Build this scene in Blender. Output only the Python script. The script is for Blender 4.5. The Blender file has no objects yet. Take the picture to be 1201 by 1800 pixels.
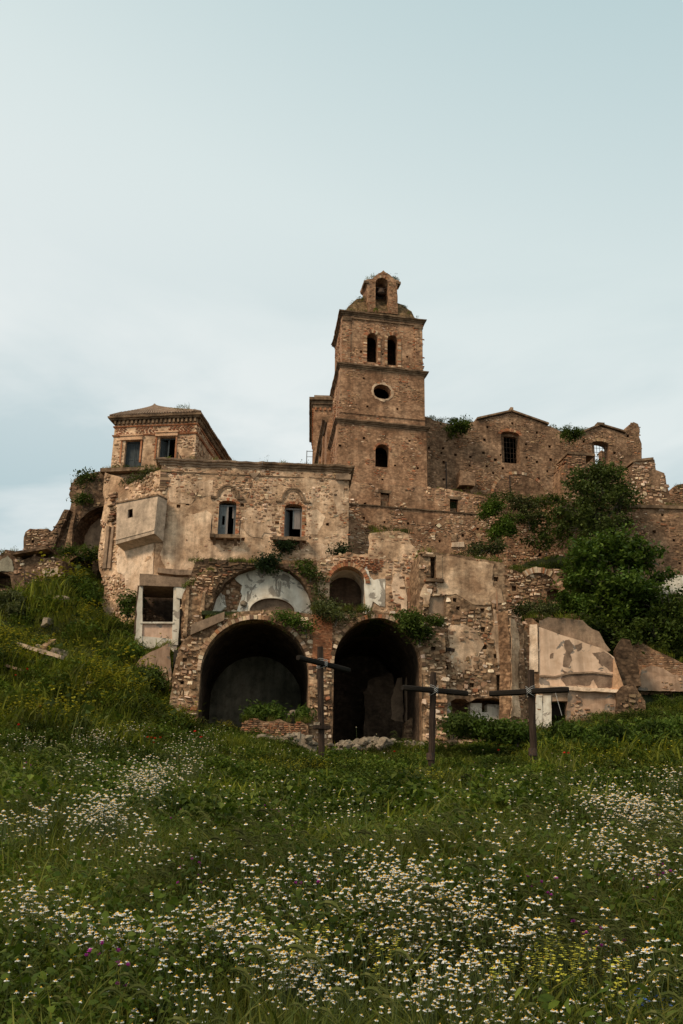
import bpy, math, random
import numpy as np
from mathutils import Vector, Matrix, noise, geometry

random.seed(7); rng = np.random.default_rng(7)
R = math.radians
scene = bpy.context.scene
C = scene.collection

# ------------------------------------------------------------------ camera
EYE = Vector((0.0, 0.0, 1.5)); PITCH = R(19.0); ROLL = R(1.0); FPX = 1750.0
_f = Vector((0, math.cos(PITCH), math.sin(PITCH)))
_r0 = Vector((1, 0, 0)); _u0 = Vector((0, -math.sin(PITCH), math.cos(PITCH)))
_r = _r0 * math.cos(ROLL) + _u0 * math.sin(ROLL)
_u = _u0 * math.cos(ROLL) - _r0 * math.sin(ROLL)
cam = bpy.data.cameras.new('camera'); cam.sensor_fit = 'VERTICAL'; cam.sensor_height = 36.0; cam.sensor_width = 24.0
cam.lens = 35.0; cam.clip_start = 0.1; cam.clip_end = 3000
cam_o = bpy.data.objects.new('camera', cam); C.objects.link(cam_o)
cam_o.matrix_world = Matrix(((_r.x, _u.x, -_f.x, EYE.x), (_r.y, _u.y, -_f.y, EYE.y), (_r.z, _u.z, -_f.z, EYE.z), (0, 0, 0, 1)))
scene.camera = cam_o

# ------------------------------------------------------------------ light
SUN_EL, SUN_AZ = 42.0, -48.0          # azimuth measured from behind the camera, negative = from the left
world = bpy.data.worlds.new('World'); scene.world = world; world.use_nodes = True
nt = world.node_tree; nt.nodes.clear()
def wn(t, **k):
    n = nt.nodes.new(t)
    for a, b in k.items(): setattr(n, a, b)
    return n
wo = wn('ShaderNodeOutputWorld'); wb = wn('ShaderNodeBackground'); wb.inputs['Strength'].default_value = 0.1
sky = wn('ShaderNodeTexSky', sky_type='NISHITA'); sky.sun_disc = False
sky.sun_elevation = R(SUN_EL); sky.sun_rotation = R(180 + SUN_AZ); sky.air_density = 1.2; sky.dust_density = 3.0
tc = wn('ShaderNodeTexCoord'); sep = wn('ShaderNodeSeparateXYZ'); nt.links.new(tc.outputs['Generated'], sep.inputs[0])
veil = wn('ShaderNodeValToRGB')        # high thin overcast: whiter low, bluer towards the zenith
e = veil.color_ramp.elements
e[0].position = 0.0; e[0].color = (0.92, 0.935, 0.915, 1); e[1].position = 1.0; e[1].color = (0.36, 0.52, 0.57, 1)
x = e.new(0.42); x.color = (0.835, 0.89, 0.88, 1); x = e.new(0.58); x.color = (0.73, 0.825, 0.82, 1); x = e.new(0.78); x.color = (0.53, 0.675, 0.695, 1)
side = wn('ShaderNodeMath', operation='MULTIPLY_ADD'); side.inputs[1].default_value = 0.30      # paler towards the sun's side
nt.links.new(sep.outputs['X'], side.inputs[0]); nt.links.new(sep.outputs['Z'], side.inputs[2]); nt.links.new(side.outputs[0], veil.inputs[0])
mp = wn('ShaderNodeMapping'); mp.inputs['Scale'].default_value = (1.8, 1.8, 5.0); mp.inputs['Location'].default_value = (4.13, 7.9, -0.7)
nt.links.new(tc.outputs['Generated'], mp.inputs[0])
cn = wn('ShaderNodeTexNoise'); cn.inputs['Scale'].default_value = 1.25; cn.inputs['Detail'].default_value = 6; cn.inputs['Roughness'].default_value = 0.52
cn.inputs['Distortion'].default_value = 0.35
nt.links.new(mp.outputs[0], cn.inputs['Vector'])
cr = wn('ShaderNodeValToRGB'); cr.color_ramp.elements[0].position = 0.43; cr.color_ramp.elements[1].position = 0.60
nt.links.new(cn.outputs['Fac'], cr.inputs[0])
low = wn('ShaderNodeMapRange'); low.inputs['From Min'].default_value = 0.62; low.inputs['From Max'].default_value = 0.25
low.interpolation_type = 'SMOOTHSTEP'
nt.links.new(sep.outputs['Z'], low.inputs['Value'])
cf = wn('ShaderNodeMath', operation='MULTIPLY'); nt.links.new(cr.outputs[0], cf.inputs[0]); nt.links.new(low.outputs[0], cf.inputs[1])
cf2 = wn('ShaderNodeMath', operation='MULTIPLY'); nt.links.new(cf.outputs[0], cf2.inputs[0]); cf2.inputs[1].default_value = 1.0
cm = wn('ShaderNodeMix', data_type='RGBA'); nt.links.new(cf2.outputs[0], cm.inputs['Factor'])
nt.links.new(veil.outputs[0], cm.inputs['A']); cm.inputs['B'].default_value = (0.47, 0.61, 0.645, 1)
sc10 = wn('ShaderNodeVectorMath', operation='SCALE'); sc10.inputs['Scale'].default_value = 10.0
nt.links.new(cm.outputs['Result'], sc10.inputs[0])
sm = wn('ShaderNodeMix', data_type='RGBA'); sm.inputs['Factor'].default_value = 0.93
nt.links.new(sky.outputs[0], sm.inputs['A']); nt.links.new(sc10.outputs[0], sm.inputs['B'])
nt.links.new(sm.outputs['Result'], wb.inputs['Color']); nt.links.new(wb.outputs[0], wo.inputs[0])

sl = bpy.data.lights.new('sun', 'SUN'); sl.energy = 2.7; sl.angle = R(12); sl.color = (1.0, 0.83, 0.62)
so = bpy.data.objects.new('sun', sl); C.objects.link(so)
_sd = Vector((math.sin(R(SUN_AZ)) * math.cos(R(SUN_EL)), -math.cos(R(SUN_AZ)) * math.cos(R(SUN_EL)), math.sin(R(SUN_EL))))
so.rotation_euler = _sd.to_track_quat('Z', 'Y').to_euler(); so.location = (-40, -40, 60)

vs = scene.view_settings; vs.view_transform = 'Standard'; vs.look = 'None'; vs.exposure = 0.0; vs.gamma = 1.0; vs.use_curve_mapping = False
scene.render.engine = 'CYCLES'
scene.cycles.max_bounces = 6; scene.cycles.diffuse_bounces = 3; scene.cycles.transparent_max_bounces = 6; scene.cycles.glossy_bounces = 2
scene.cycles.use_denoising = True

# ------------------------------------------------------------------ pixel <-> place helpers (photo pixels 1201 x 1800)
def ray(px, py):
    return _f + _r * ((px - 600.5) / FPX) - _u * ((py - 900.0) / FPX)
def at(px, py, Y):
    d = ray(px, py); return EYE + d * (Y / d.y)
def proj(p):
    v = p - EYE; z = v.dot(_f)
    return 600.5 + FPX * v.dot(_r) / z, 900 - FPX * v.dot(_u) / z

class Frame:
    """A vertical wall plane: u runs along it, z is height, d is outwards (towards the viewer for yaw 0)."""
    def __init__(s, o, yaw):
        s.o = Vector((o[0], o[1], 0)); s.yaw = yaw; a = R(yaw)
        s.u = Vector((math.cos(a), math.sin(a), 0)); s.n = Vector((math.sin(a), -math.cos(a), 0))
    def uv(s, px, py, d=0.0):
        r = ray(px, py); k = ((s.o + s.n * d) - EYE).dot(s.n) / r.dot(s.n); p = EYE + r * k
        return ((p - s.o).dot(s.u), p.z)
    def px(s, pts, d=0.0): return [s.uv(a, b, d) for a, b in pts]
    def pt(s, u, z, d=0.0):
        p = s.o + s.u * u + s.n * d; return Vector((p.x, p.y, z))
    def shift(s, d, u=0.0): q = s.o + s.n * d + s.u * u; return Frame((q.x, q.y), s.yaw)
    def turned(s, u, dyaw, d=0.0): q = s.o + s.u * u + s.n * d; return Frame((q.x, q.y), s.yaw + dyaw)
def frame_at(px, py, Y, yaw):
    p = at(px, py, Y); return Frame((p.x, p.y), yaw)

def fbm(x, y, z, s=1.0, o=3):
    return noise.fractal(Vector((x * s, y * s, z * s)), 0.9, 2.0, o)

# ------------------------------------------------------------------ objects
def tag(o, label=None, cat=None, group=None, kind=None):
    if label: o['label'] = label
    if cat: o['category'] = cat
    if group: o['group'] = group
    if kind: o['kind'] = kind
    return o
def thing(name, loc, label, cat, group=None):
    o = bpy.data.objects.new(name, None); o.location = loc; o.empty_display_size = 0.5; C.objects.link(o)
    o['kind'] = 'thing'
    return tag(o, label, cat, group)
def world_loc(o):
    p = Vector(o.location)
    return p if o.parent is None else p
def link(o, parent=None):
    C.objects.link(o)
    if parent is not None:
        o.parent = parent
        # parents here are never rotated or scaled; a part's own location is already a world location
        o.matrix_parent_inverse = Matrix.Translation(-Vector(parent['_w'] if '_w' in parent else parent.location))
    return o
def mesh(name, verts, faces, mat, parent=None, cols=None, smooth=False, origin=None):
    me = bpy.data.meshes.new(name)
    if origin is not None:
        verts = [Vector(v) - origin for v in verts]
    me.from_pydata([tuple(v) for v in verts], [], faces)
    if cols is not None:
        at_ = me.color_attributes.new('Col', 'FLOAT_COLOR', 'CORNER')
        at_.data.foreach_set('color', np.asarray(cols, dtype=np.float32).ravel())
    if mat is not None: me.materials.append(mat)
    if smooth: me.polygons.foreach_set('use_smooth', [True] * len(me.polygons))
    me.update()
    o = bpy.data.objects.new(name, me)
    if origin is not None: o.location = origin
    return link(o, parent)

class MB:
    """collects solid pieces into one mesh"""
    def __init__(s): s.v = []; s.f = []
    def add(s, v, f):
        b = len(s.v); s.v += [Vector(a) for a in v]; s.f += [[i + b for i in q] for q in f]; return s
    def hexa(s, p):                                     # 8 corners: bottom 4 ccw, top 4
        return s.add(p, [(3, 2, 1, 0), (4, 5, 6, 7), (0, 1, 5, 4), (1, 2, 6, 5), (2, 3, 7, 6), (3, 0, 4, 7)])
    def box(s, W, u0, u1, z0, z1, d0, d1, jit=0.0):
        j = lambda: random.uniform(-jit, jit)
        p = [(u0, z0, d1), (u1, z0, d1), (u1, z0, d0), (u0, z0, d0), (u0, z1, d1), (u1, z1, d1), (u1, z1, d0), (u0, z1, d0)]
        return s.hexa([W.pt(a + j(), b + j(), c + j()) for a, b, c in p])
    def tube(s, pts, rad, n=7, cap=True, sq=0.0):
        rings = []
        for i, p in enumerate(pts):
            p = Vector(p); t = (Vector(pts[min(i + 1, len(pts) - 1)]) - Vector(pts[max(i - 1, 0)])).normalized()
            a = t.orthogonal().normalized() if abs(t.z) > 0.9 else t.cross(Vector((0, 0, 1))).normalized()
            b = t.cross(a); r = rad[i] if isinstance(rad, (list, tuple)) else rad
            rings.append([p + (a * math.cos(2 * math.pi * k / n) + b * math.sin(2 * math.pi * k / n)) * r for k in range(n)])
        v = [q for g in rings for q in g]; f = []
        for i in range(len(pts) - 1):
            for k in range(n):
                f.append((i * n + k, i * n + (k + 1) % n, (i + 1) * n + (k + 1) % n, (i + 1) * n + k))
        if cap:
            f.append(list(range(n))[::-1]); f.append([(len(pts) - 1) * n + k for k in range(n)])
        return s.add(v, f)
    def build(s, name, mat, parent=None, smooth=False): return mesh(name, s.v, s.f, mat, parent, smooth=smooth)

def inside(poly, x, y):
    c = False; n = len(poly); j = n - 1
    for i in range(n):
        xi, yi = poly[i]; xj, yj = poly[j]
        if (yi > y) != (yj > y) and x < (xj - xi) * (y - yi) / (yj - yi) + xi: c = not c
        j = i
    return c
def bbox(poly):
    xs = [p[0] for p in poly]; ys = [p[1] for p in poly]; return min(xs), max(xs), min(ys), max(ys)
def jag(poly, step=0.35, amp=0.1, keep=(), seed=0.0):
    """subdivide a loop and make its edge uneven; edges whose start index is in keep stay straight"""
    out = []; n = len(poly)
    for i in range(n):
        a, b = poly[i], poly[(i + 1) % n]; L = math.hypot(b[0] - a[0], b[1] - a[1]); k = max(1, int(L / step))
        for q in range(k):
            t = q / k; x = a[0] + (b[0] - a[0]) * t; y = a[1] + (b[1] - a[1]) * t
            if i not in keep:
                x += amp * (fbm(x * 1.7, y * 1.7, seed + 3.1, 1.3) + random.uniform(-.35, .35)); y += amp * (fbm(x * 1.7, y * 1.7, seed + 9.7, 1.3) + random.uniform(-.35, .35))
            out.append((x, y))
    return out
def arch_loop(u0, u1, z0, zs, zt, n=14):
    """opening: straight jambs from z0 to zs, then a half ellipse to the crown zt"""
    c = (u0 + u1) / 2; a = (u1 - u0) / 2
    pts = [(u0, z0), (u1, z0)]
    for k in range(n + 1):
        t = math.pi * k / n; pts.append((c + a * math.cos(t), zs + (zt - zs) * math.sin(t)))
    return pts
def rect_loop(u0, u1, z0, z1): return [(u0, z0), (u1, z0), (u1, z1), (u0, z1)]
def arch_px(W, x0, x1, yt, yb, rise=None, d=0.0):
    (u0, z0) = W.uv(x0, yb, d); (u1, _) = W.uv(x1, yb, d); zt = W.uv((x0 + x1) / 2, yt, d)[1]
    a = (u1 - u0) / 2; r = a if rise is None else a * rise
    return arch_loop(u0, u1, z0, zt - r, zt)
def rect_px(W, x0, x1, yt, yb, d=0.0):
    u0, z0 = W.uv(x0, yb, d); u1, _ = W.uv(x1, yb, d); zt = W.uv((x0 + x1) / 2, yt, d)[1]
    return rect_loop(u0, u1, z0, zt)
def sq_px(W, px, py, s=0.085):
    u, z = W.uv(px, py); j = lambda: random.uniform(-.02, .02); s *= random.uniform(.85, 1.25)
    return [(u - s + j(), z - s + j()), (u + s + j(), z - s + j()), (u + s + j(), z + s + j()), (u - s + j(), z + s + j())]

def wall(W, outer, holes=(), blind=(), thick=0.6, relief=0.035, grid=0.45, mat=None, parent=None, name='wall', bdepth=0.35):
    """a wall of real thickness: outer loop, through holes and blind recesses, cut by constrained triangulation"""
    loops = [list(outer)] + [list(h) for h in holes] + [list(b[0]) if isinstance(b, tuple) and not isinstance(b[0], (int, float)) else list(b) for b in blind]
    depth = [None] * (1 + len(holes)) + [b[1] if isinstance(b, tuple) else bdepth for b in blind]
    pts = []; edges = []; idx = []
    for lp in loops:
        b = len(pts); pts += [Vector(p) for p in lp]; k = len(lp); idx.append(list(range(b, b + k)))
        edges += [(b + i, b + (i + 1) % k) for i in range(k)]
    u0, u1, z0, z1 = bbox(outer); bbs = [bbox(l) for l in loops[1:]]
    gu = u0 + grid * .5
    while gu < u1:
        gz = z0 + grid * .5
        while gz < z1:
            a = gu + random.uniform(-.3, .3) * grid; b = gz + random.uniform(-.3, .3) * grid
            if inside(outer, a, b):
                ok = True
                for l, bb in zip(loops[1:], bbs):
                    if bb[0] <= a <= bb[1] and bb[2] <= b <= bb[3]: ok = False; break
                if ok: pts.append(Vector((a, b)))
            gz += grid
        gu += grid
    vo, eo, fo, ov, _, _ = geometry.delaunay_2d_cdt(pts, edges, [], 0, 1e-5)
    mp = {}
    for i, l in enumerate(ov):
        for q in l: mp[q] = i
    n = len(vo); V = []
    for p in vo:
        w = W.pt(p.x, p.y); V.append(W.pt(p.x, p.y, relief * fbm(w.x, w.y, w.z, 0.7, 4)))
    for p in vo: V.append(W.pt(p.x, p.y, -thick))
    F = []
    for f in fo:
        cx = sum(vo[i].x for i in f) / 3; cy = sum(vo[i].y for i in f) / 3
        if not inside(outer, cx, cy): continue
        if any(bb[0] <= cx <= bb[1] and bb[2] <= cy <= bb[3] and inside(l, cx, cy) for l, bb in zip(loops[1:], bbs)): continue
        F.append(tuple(f)); F.append(tuple(n + i for i in reversed(f)))
    def area(l): return sum(l[i][0] * l[(i + 1) % len(l)][1] - l[(i + 1) % len(l)][0] * l[i][1] for i in range(len(l)))
    for li, (lp, ix, dp) in enumerate(zip(loops, idx, depth)):
        m = [mp.get(i) for i in ix]
        if any(q is None for q in m): continue
        if (area(lp) > 0) != (li == 0): m = m[::-1]
        k = len(m)
        if dp is None:
            for i in range(k):
                a, b = m[i], m[(i + 1) % k]
                if a != b: F.append((b, a, n + a, n + b))
        else:
            base = len(V)
            for q in m: V.append(W.pt(vo[q].x, vo[q].y, -dp))
            for i in range(k):
                a, b = m[i], m[(i + 1) % k]
                if a != b: F.append((b, a, base + i, base + (i + 1) % k))
            F.append(tuple(base + i for i in range(k))[::-1])
    return mesh(name, V, F, mat, parent)

def stone_shape(w, h, p, back=0.06, rough=0.16):
    """corner-cut block, 8-gon: returns verts (u, z, d) and faces, 22 triangles"""
    a, b = w / 2, h / 2; c = min(a, b) * random.uniform(.25, .6)
    ring = [(-a + c, -b), (a - c, -b), (a, -b + c), (a, b - c), (a - c, b), (-a + c, b), (-a, b - c), (-a, -b + c)]
    k = min(w, h) * rough
    ring = [(x + random.uniform(-k, k), y + random.uniform(-k, k)) for x, y in ring]
    s = 1 - min(.34, .04 / max(min(w, h), .03) + random.uniform(0, .14)); tu, tz = random.uniform(-.1, .1), random.uniform(-.15, .15)
    v = [(x, y, -back) for x, y in ring] + [(x * s, y * s, max(.004, p + tu * x + tz * y + random.uniform(-.008, .008))) for x, y in ring]
    f = [(i, (i + 1) % 8, 8 + (i + 1) % 8, 8 + i) for i in range(8)] + [tuple(range(8, 16))]
    return v, f

PAL = {
    'house': [((.44, .33, .23), 5), ((.33, .225, .15), 4), ((.54, .45, .345), 4), ((.25, .165, .11), 3), ((.34, .165, .095), 1.4), ((.66, .58, .47), 2.2), ((.15, .105, .075), 1.8)],
    'tower': [((.36, .25, .165), 5), ((.29, .19, .12), 4), ((.44, .33, .23), 3), ((.34, .155, .085), 4.2), ((.19, .12, .078), 2.8), ((.54, .45, .35), 1.4)],
    'nave': [((.33, .235, .155), 5), ((.27, .185, .12), 5), ((.40, .30, .21), 2.5), ((.31, .165, .095), 1.8), ((.19, .13, .088), 2), ((.48, .41, .33), 1.0)],
    'rubble': [((.54, .45, .35), 4), ((.42, .32, .23), 4), ((.3, .21, .14), 3), ((.7, .62, .52), 2.6), ((.22, .155, .1), 2), ((.3, .15, .09), .8)],
    'brick': [((.34, .155, .085), 5), ((.28, .13, .075), 3), ((.38, .22, .135), 3), ((.22, .13, .085), 2), ((.42, .3, .2), 1)],
    'loose_brick': [((.34, .2, .125), 4), ((.28, .165, .105), 3), ((.42, .32, .23), 3), ((.2, .14, .1), 2), ((.34, .16, .09), 2)],
    'dark': [((.22, .165, .115), 4), ((.17, .125, .085), 4), ((.28, .215, .155), 3), ((.13, .1, .07), 2), ((.24, .13, .08), .8)],
}
def pick(pal):
    p = PAL[pal]; t = random.uniform(0, sum(w for _, w in p))
    for c, w in p:
        t -= w
        if t <= 0: break
    k = random.uniform(.68, 1.28); g = (1.2, .97, .80); return tuple(min(1, q * k * gg * random.uniform(.95, 1.05)) for q, gg in zip(c, g))

def stones(W, outer, holes, mask, parent, pal='house', w=0.32, h=0.17, p=(.01, .05), single=120, minw=0.3, gap=0.018, name='stone', d0=0.0, course=False):
    """lays stones over a wall face in rough courses wherever mask(u, z) > 0; the largest are parts of their own, the rest one joined facing"""
    u0, u1, z0, z1 = bbox(outer); bb = [(bbox(q), q) for q in holes]; items = []
    z = z0
    while z < z1:
        hh = h * (random.uniform(.92, 1.08) if course else random.uniform(.55, 1.55)); u = u0 - random.uniform(0, w)
        while u < u1:
            ww = w * (random.uniform(.8, 1.2) if course else random.uniform(.4, 1.75) * (1 + .5 * noise.noise(Vector((u * .5, z * .5, W.yaw)))))
            cu, cz = u + ww / 2, z + hh / 2 + (0 if course else random.uniform(-.4, .4) * hh)
            u += ww
            sh = hh * (1 if course else random.uniform(.6, 1.2))
            a, b = ww / 2 - gap, sh / 2 - gap
            if a < .02 or b < .012: continue
            if not inside(outer, cu, cz): continue
            pts = ((cu - a, cz - b), (cu + a, cz - b), (cu - a, cz + b), (cu + a, cz + b), (cu, cz))
            if not (inside(outer, *pts[0]) and inside(outer, *pts[1]) and inside(outer, *pts[2]) and inside(outer, *pts[3])):
                if random.random() < .6: continue
            bad = False
            for q, hl in bb:
                if q[0] - .05 <= cu + a and cu - a <= q[1] + .05 and q[2] - .05 <= cz + b and cz - b <= q[3] + .05:
                    if any(inside(hl, *t) for t in pts) or (q[1] - q[0] < ww * 1.1 and q[0] > cu - a - .03 and q[1] < cu + a + .03): bad = True; break
            if bad: continue
            m = mask(cu, cz) if mask else 1.0
            if m <= 0 or (m < 1 and random.random() > m): continue
            items.append((2 * a, 2 * b, cu, cz))
        z += hh
    items.sort(key=lambda t: -t[0] * t[1])
    sv = []; sf = []; cols = []; ns = 0
    for (a, b, cu, cz) in items:
        v, f = stone_shape(a, b, d0 + random.uniform(*p), rough=.06 if course else .18)
        if not course:                            # rubble lies askew
            an = random.gauss(0, .13); ca, sa = math.cos(an), math.sin(an); v = [(x * ca - y * sa, x * sa + y * ca, d) for x, y, d in v]
        col = pick(pal)
        if ns < single and a >= minw:
            org = W.pt(cu, cz, 0)
            me = bpy.data.meshes.new(name); me.from_pydata([tuple(W.u * x + W.n * d + Vector((0, 0, y))) for x, y, d in v], [], f)
            me.materials.append(M['stone_one']); o = bpy.data.objects.new(name, me); o.location = org; o.color = (*col, 1); link(o, parent); ns += 1
        else:
            base = len(sv); sv += [W.pt(cu + x, cz + y, d) for x, y, d in v]; sf += [tuple(i + base for i in q) for q in f]
            cols += [(*col, 1)] * (8 * 4 + 8)
    if sv: tag(mesh('stone_facing', sv, sf, M['stone_many'], parent, cols), kind='stuff')

def slab(W, poly, d0, d1, mat, parent, name, grid=0.4, relief=0.012, holes=()):
    """a sheet (plaster, coping) with thickness standing on the wall face between d0 and d1"""
    return wall(W.shift(d1), poly, holes=holes, thick=d1 - d0, relief=relief, grid=grid, mat=mat, parent=parent, name=name)

def sweep(path, prof, mat, parent, name, wear=0.02, step=0.5, close_back=True):
    """cornice or ledge: profile [(outwards, z)] swept along a plan polyline (outwards is to the right of travel); worn along its length"""
    P = [Vector((a, b)) for a, b in path]; Q = []
    for i in range(len(P) - 1):
        L = (P[i + 1] - P[i]).length; k = max(1, int(L / step))
        for q in range(k): Q.append((P[i].lerp(P[i + 1], q / k), i if q else -i - 1))
    Q.append((P[-1], -len(P)))
    def nrm(i):
        t = (P[i + 1] - P[i]).normalized(); return Vector((t.y, -t.x))
    V = []; k = len(prof)
    for p, c in Q:
        if c >= 0: m = nrm(c)
        else:
            i = -c - 1
            if i == 0: m = nrm(0)
            elif i == len(P) - 1: m = nrm(len(P) - 2)
            else:
                a, b = nrm(i - 1), nrm(i); m = (a + b).normalized(); m = m / max(.3, m.dot(a))
        w1 = wear * fbm(p.x * 2, p.y * 2, prof[0][1], 1.0); w2 = wear * fbm(p.x * 2, p.y * 2, prof[0][1] + 40, 1.0)
        for (d, z) in prof:
            q = p + m * (d + (w1 if d > 0.05 else 0)); V.append(Vector((q.x, q.y, z + (w2 + random.uniform(-.3, .3) * wear) * (1 if d > .05 else 0))))
    F = []
    for i in range(len(Q) - 1):
        for j in range(k - 1):
            F.append((i * k + j, i * k + j + 1, (i + 1) * k + j + 1, (i + 1) * k + j))
        if close_back: F.append((i * k + k - 1, i * k, (i + 1) * k, (i + 1) * k + k - 1))
    F.append(tuple(range(k))[::-1]); F.append(tuple((len(Q) - 1) * k + j for j in range(k)))
    return mesh(name, V, F, mat, parent)

def voussoirs(W, lp_u, lp_z, a, rise, r_in, r_out, n, parent, pal='house', d=(-.25, .05), t0=0.0, t1=math.pi, name='voussoir', skip=0.0):
    """arch ring: each stone of the ring is a part"""
    for k in range(n):
        if random.random() < skip: continue
        ta = t0 + (t1 - t0) * (k + .04) / n; tb = t0 + (t1 - t0) * (k + .96) / n
        ro = r_out * random.uniform(.85, 1.1); dd = d[1] + random.uniform(-.03, .03)
        def q(t, off): return (lp_u + (a + off) * math.cos(t), lp_z + (rise + off) * math.sin(t))
        c = q((ta + tb) / 2, (r_in + ro) / 2); org = W.pt(c[0], c[1], 0)
        pp = [q(tb, r_in), q(ta, r_in), q(ta, ro), q(tb, ro)]
        vs_ = [W.pt(x, y, dd) - org for x, y in pp] + [W.pt(x, y, d[0]) - org for x, y in pp]
        me = bpy.data.meshes.new(name); me.from_pydata([tuple(v) for v in vs_], [], [(0, 1, 2, 3), (7, 6, 5, 4), (1, 0, 4, 5), (2, 1, 5, 6), (3, 2, 6, 7), (0, 3, 7, 4)])
        me.materials.append(M['stone_one']); o = bpy.data.objects.new(name, me); o.location = org; o.color = (*pick(pal), 1); link(o, parent)

def rock(name, c, size, parent=None, mat=None, seed=0, flat=1.0, sub=3):
    """an angular boulder: subdivided icosahedron pushed in and out and cut by planes"""
    import bmesh
    bm = bmesh.new(); bmesh.ops.create_icosphere(bm, subdivisions=sub, radius=1.0)
    cuts = [(Vector((random.gauss(0, 1), random.gauss(0, 1), random.gauss(0, 1))).normalized(), random.uniform(.5, .85)) for _ in range(7)]
    for v in bm.verts:
        for nrm, dd in cuts:
            e_ = v.co.dot(nrm) - dd
            if e_ > 0: v.co -= nrm * e_
        v.co *= 1 + .22 * noise.noise(v.co * 1.9 + Vector((seed, seed * .7, 0))) + .12 * noise.noise(v.co * 4.7 + Vector((0, seed, 3)))
        v.co = Vector((v.co.x * size[0], v.co.y * size[1], v.co.z * size[2]))
    me = bpy.data.meshes.new(name); bm.to_mesh(me); bm.free(); me.materials.append(mat or M['rock'])
    o = bpy.data.objects.new(name, me); o.location = c; o.rotation_euler = (0, 0, random.uniform(0, 6.28))
    return link(o, parent)

# ------------------------------------------------------------------ materials
M = {}
class NB:
    def __init__(s, name):
        s.m = bpy.data.materials.new(name); s.m.use_nodes = True; s.t = s.m.node_tree; s.t.nodes.clear()
        s.out = s.n('ShaderNodeOutputMaterial'); s.b = s.n('ShaderNodeBsdfPrincipled'); s.l(s.b.outputs[0], s.out.inputs[0])
        s.b.inputs['Specular IOR Level'].default_value = 0.15; s.b.inputs['Roughness'].default_value = 0.92
        s.geo = s.n('ShaderNodeNewGeometry'); s.pos = s.geo.outputs['Position']
    def n(s, t, **k):
        q = s.t.nodes.new(t)
        for a, b in k.items(): setattr(q, a, b)
        return q
    def l(s, a, b): s.t.links.new(a, b)
    def noise(s, scale, detail=4, rough=.55, stretch=None, off=0.0, dist=0.0):
        q = s.n('ShaderNodeTexNoise'); q.inputs['Scale'].default_value = scale; q.inputs['Detail'].default_value = detail
        q.inputs['Roughness'].default_value = rough; q.inputs['Distortion'].default_value = dist
        mp = s.n('ShaderNodeMapping'); mp.inputs['Location'].default_value = (off, off * 1.7, off * .6)
        if stretch: mp.inputs['Scale'].default_value = stretch
        s.l(s.pos, mp.inputs[0]); s.l(mp.outputs[0], q.inputs['Vector']); return q.outputs['Fac']
    def ramp(s, fac, stops, interp='LINEAR'):
        q = s.n('ShaderNodeValToRGB'); e = q.color_ramp.elements; q.color_ramp.interpolation = interp
        while len(e) < len(stops): e.new(.5)
        for i, (p, c) in enumerate(stops):
            e[i].position = p; e[i].color = (*c, 1) if isinstance(c, (tuple, list)) else (c, c, c, 1)
        s.l(fac, q.inputs[0]); return q.outputs[0]
    def mix(s, fac, a, b, blend='MIX'):
        q = s.n('ShaderNodeMix', data_type='RGBA', blend_type=blend)
        for sock, v in (('Factor', fac), ('A', a), ('B', b)):
            if hasattr(v, 'links'): s.l(v, q.inputs[sock] if sock == 'Factor' else q.inputs[sock])
            elif sock == 'Factor': q.inputs[sock].default_value = v
            else: q.inputs[sock].default_value = (*v, 1) if isinstance(v, (tuple, list)) else (v, v, v, 1)
        return q.outputs['Result']
    def bump(s, h, strength=.5, dist=.02):
        q = s.n('ShaderNodeBump'); q.inputs['Strength'].default_value = strength; q.inputs['Distance'].default_value = dist
        s.l(h, q.inputs['Height']); s.l(q.outputs[0], s.b.inputs['Normal'])
    def base(s, c): s.l(c, s.b.inputs['Base Color'])

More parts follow.
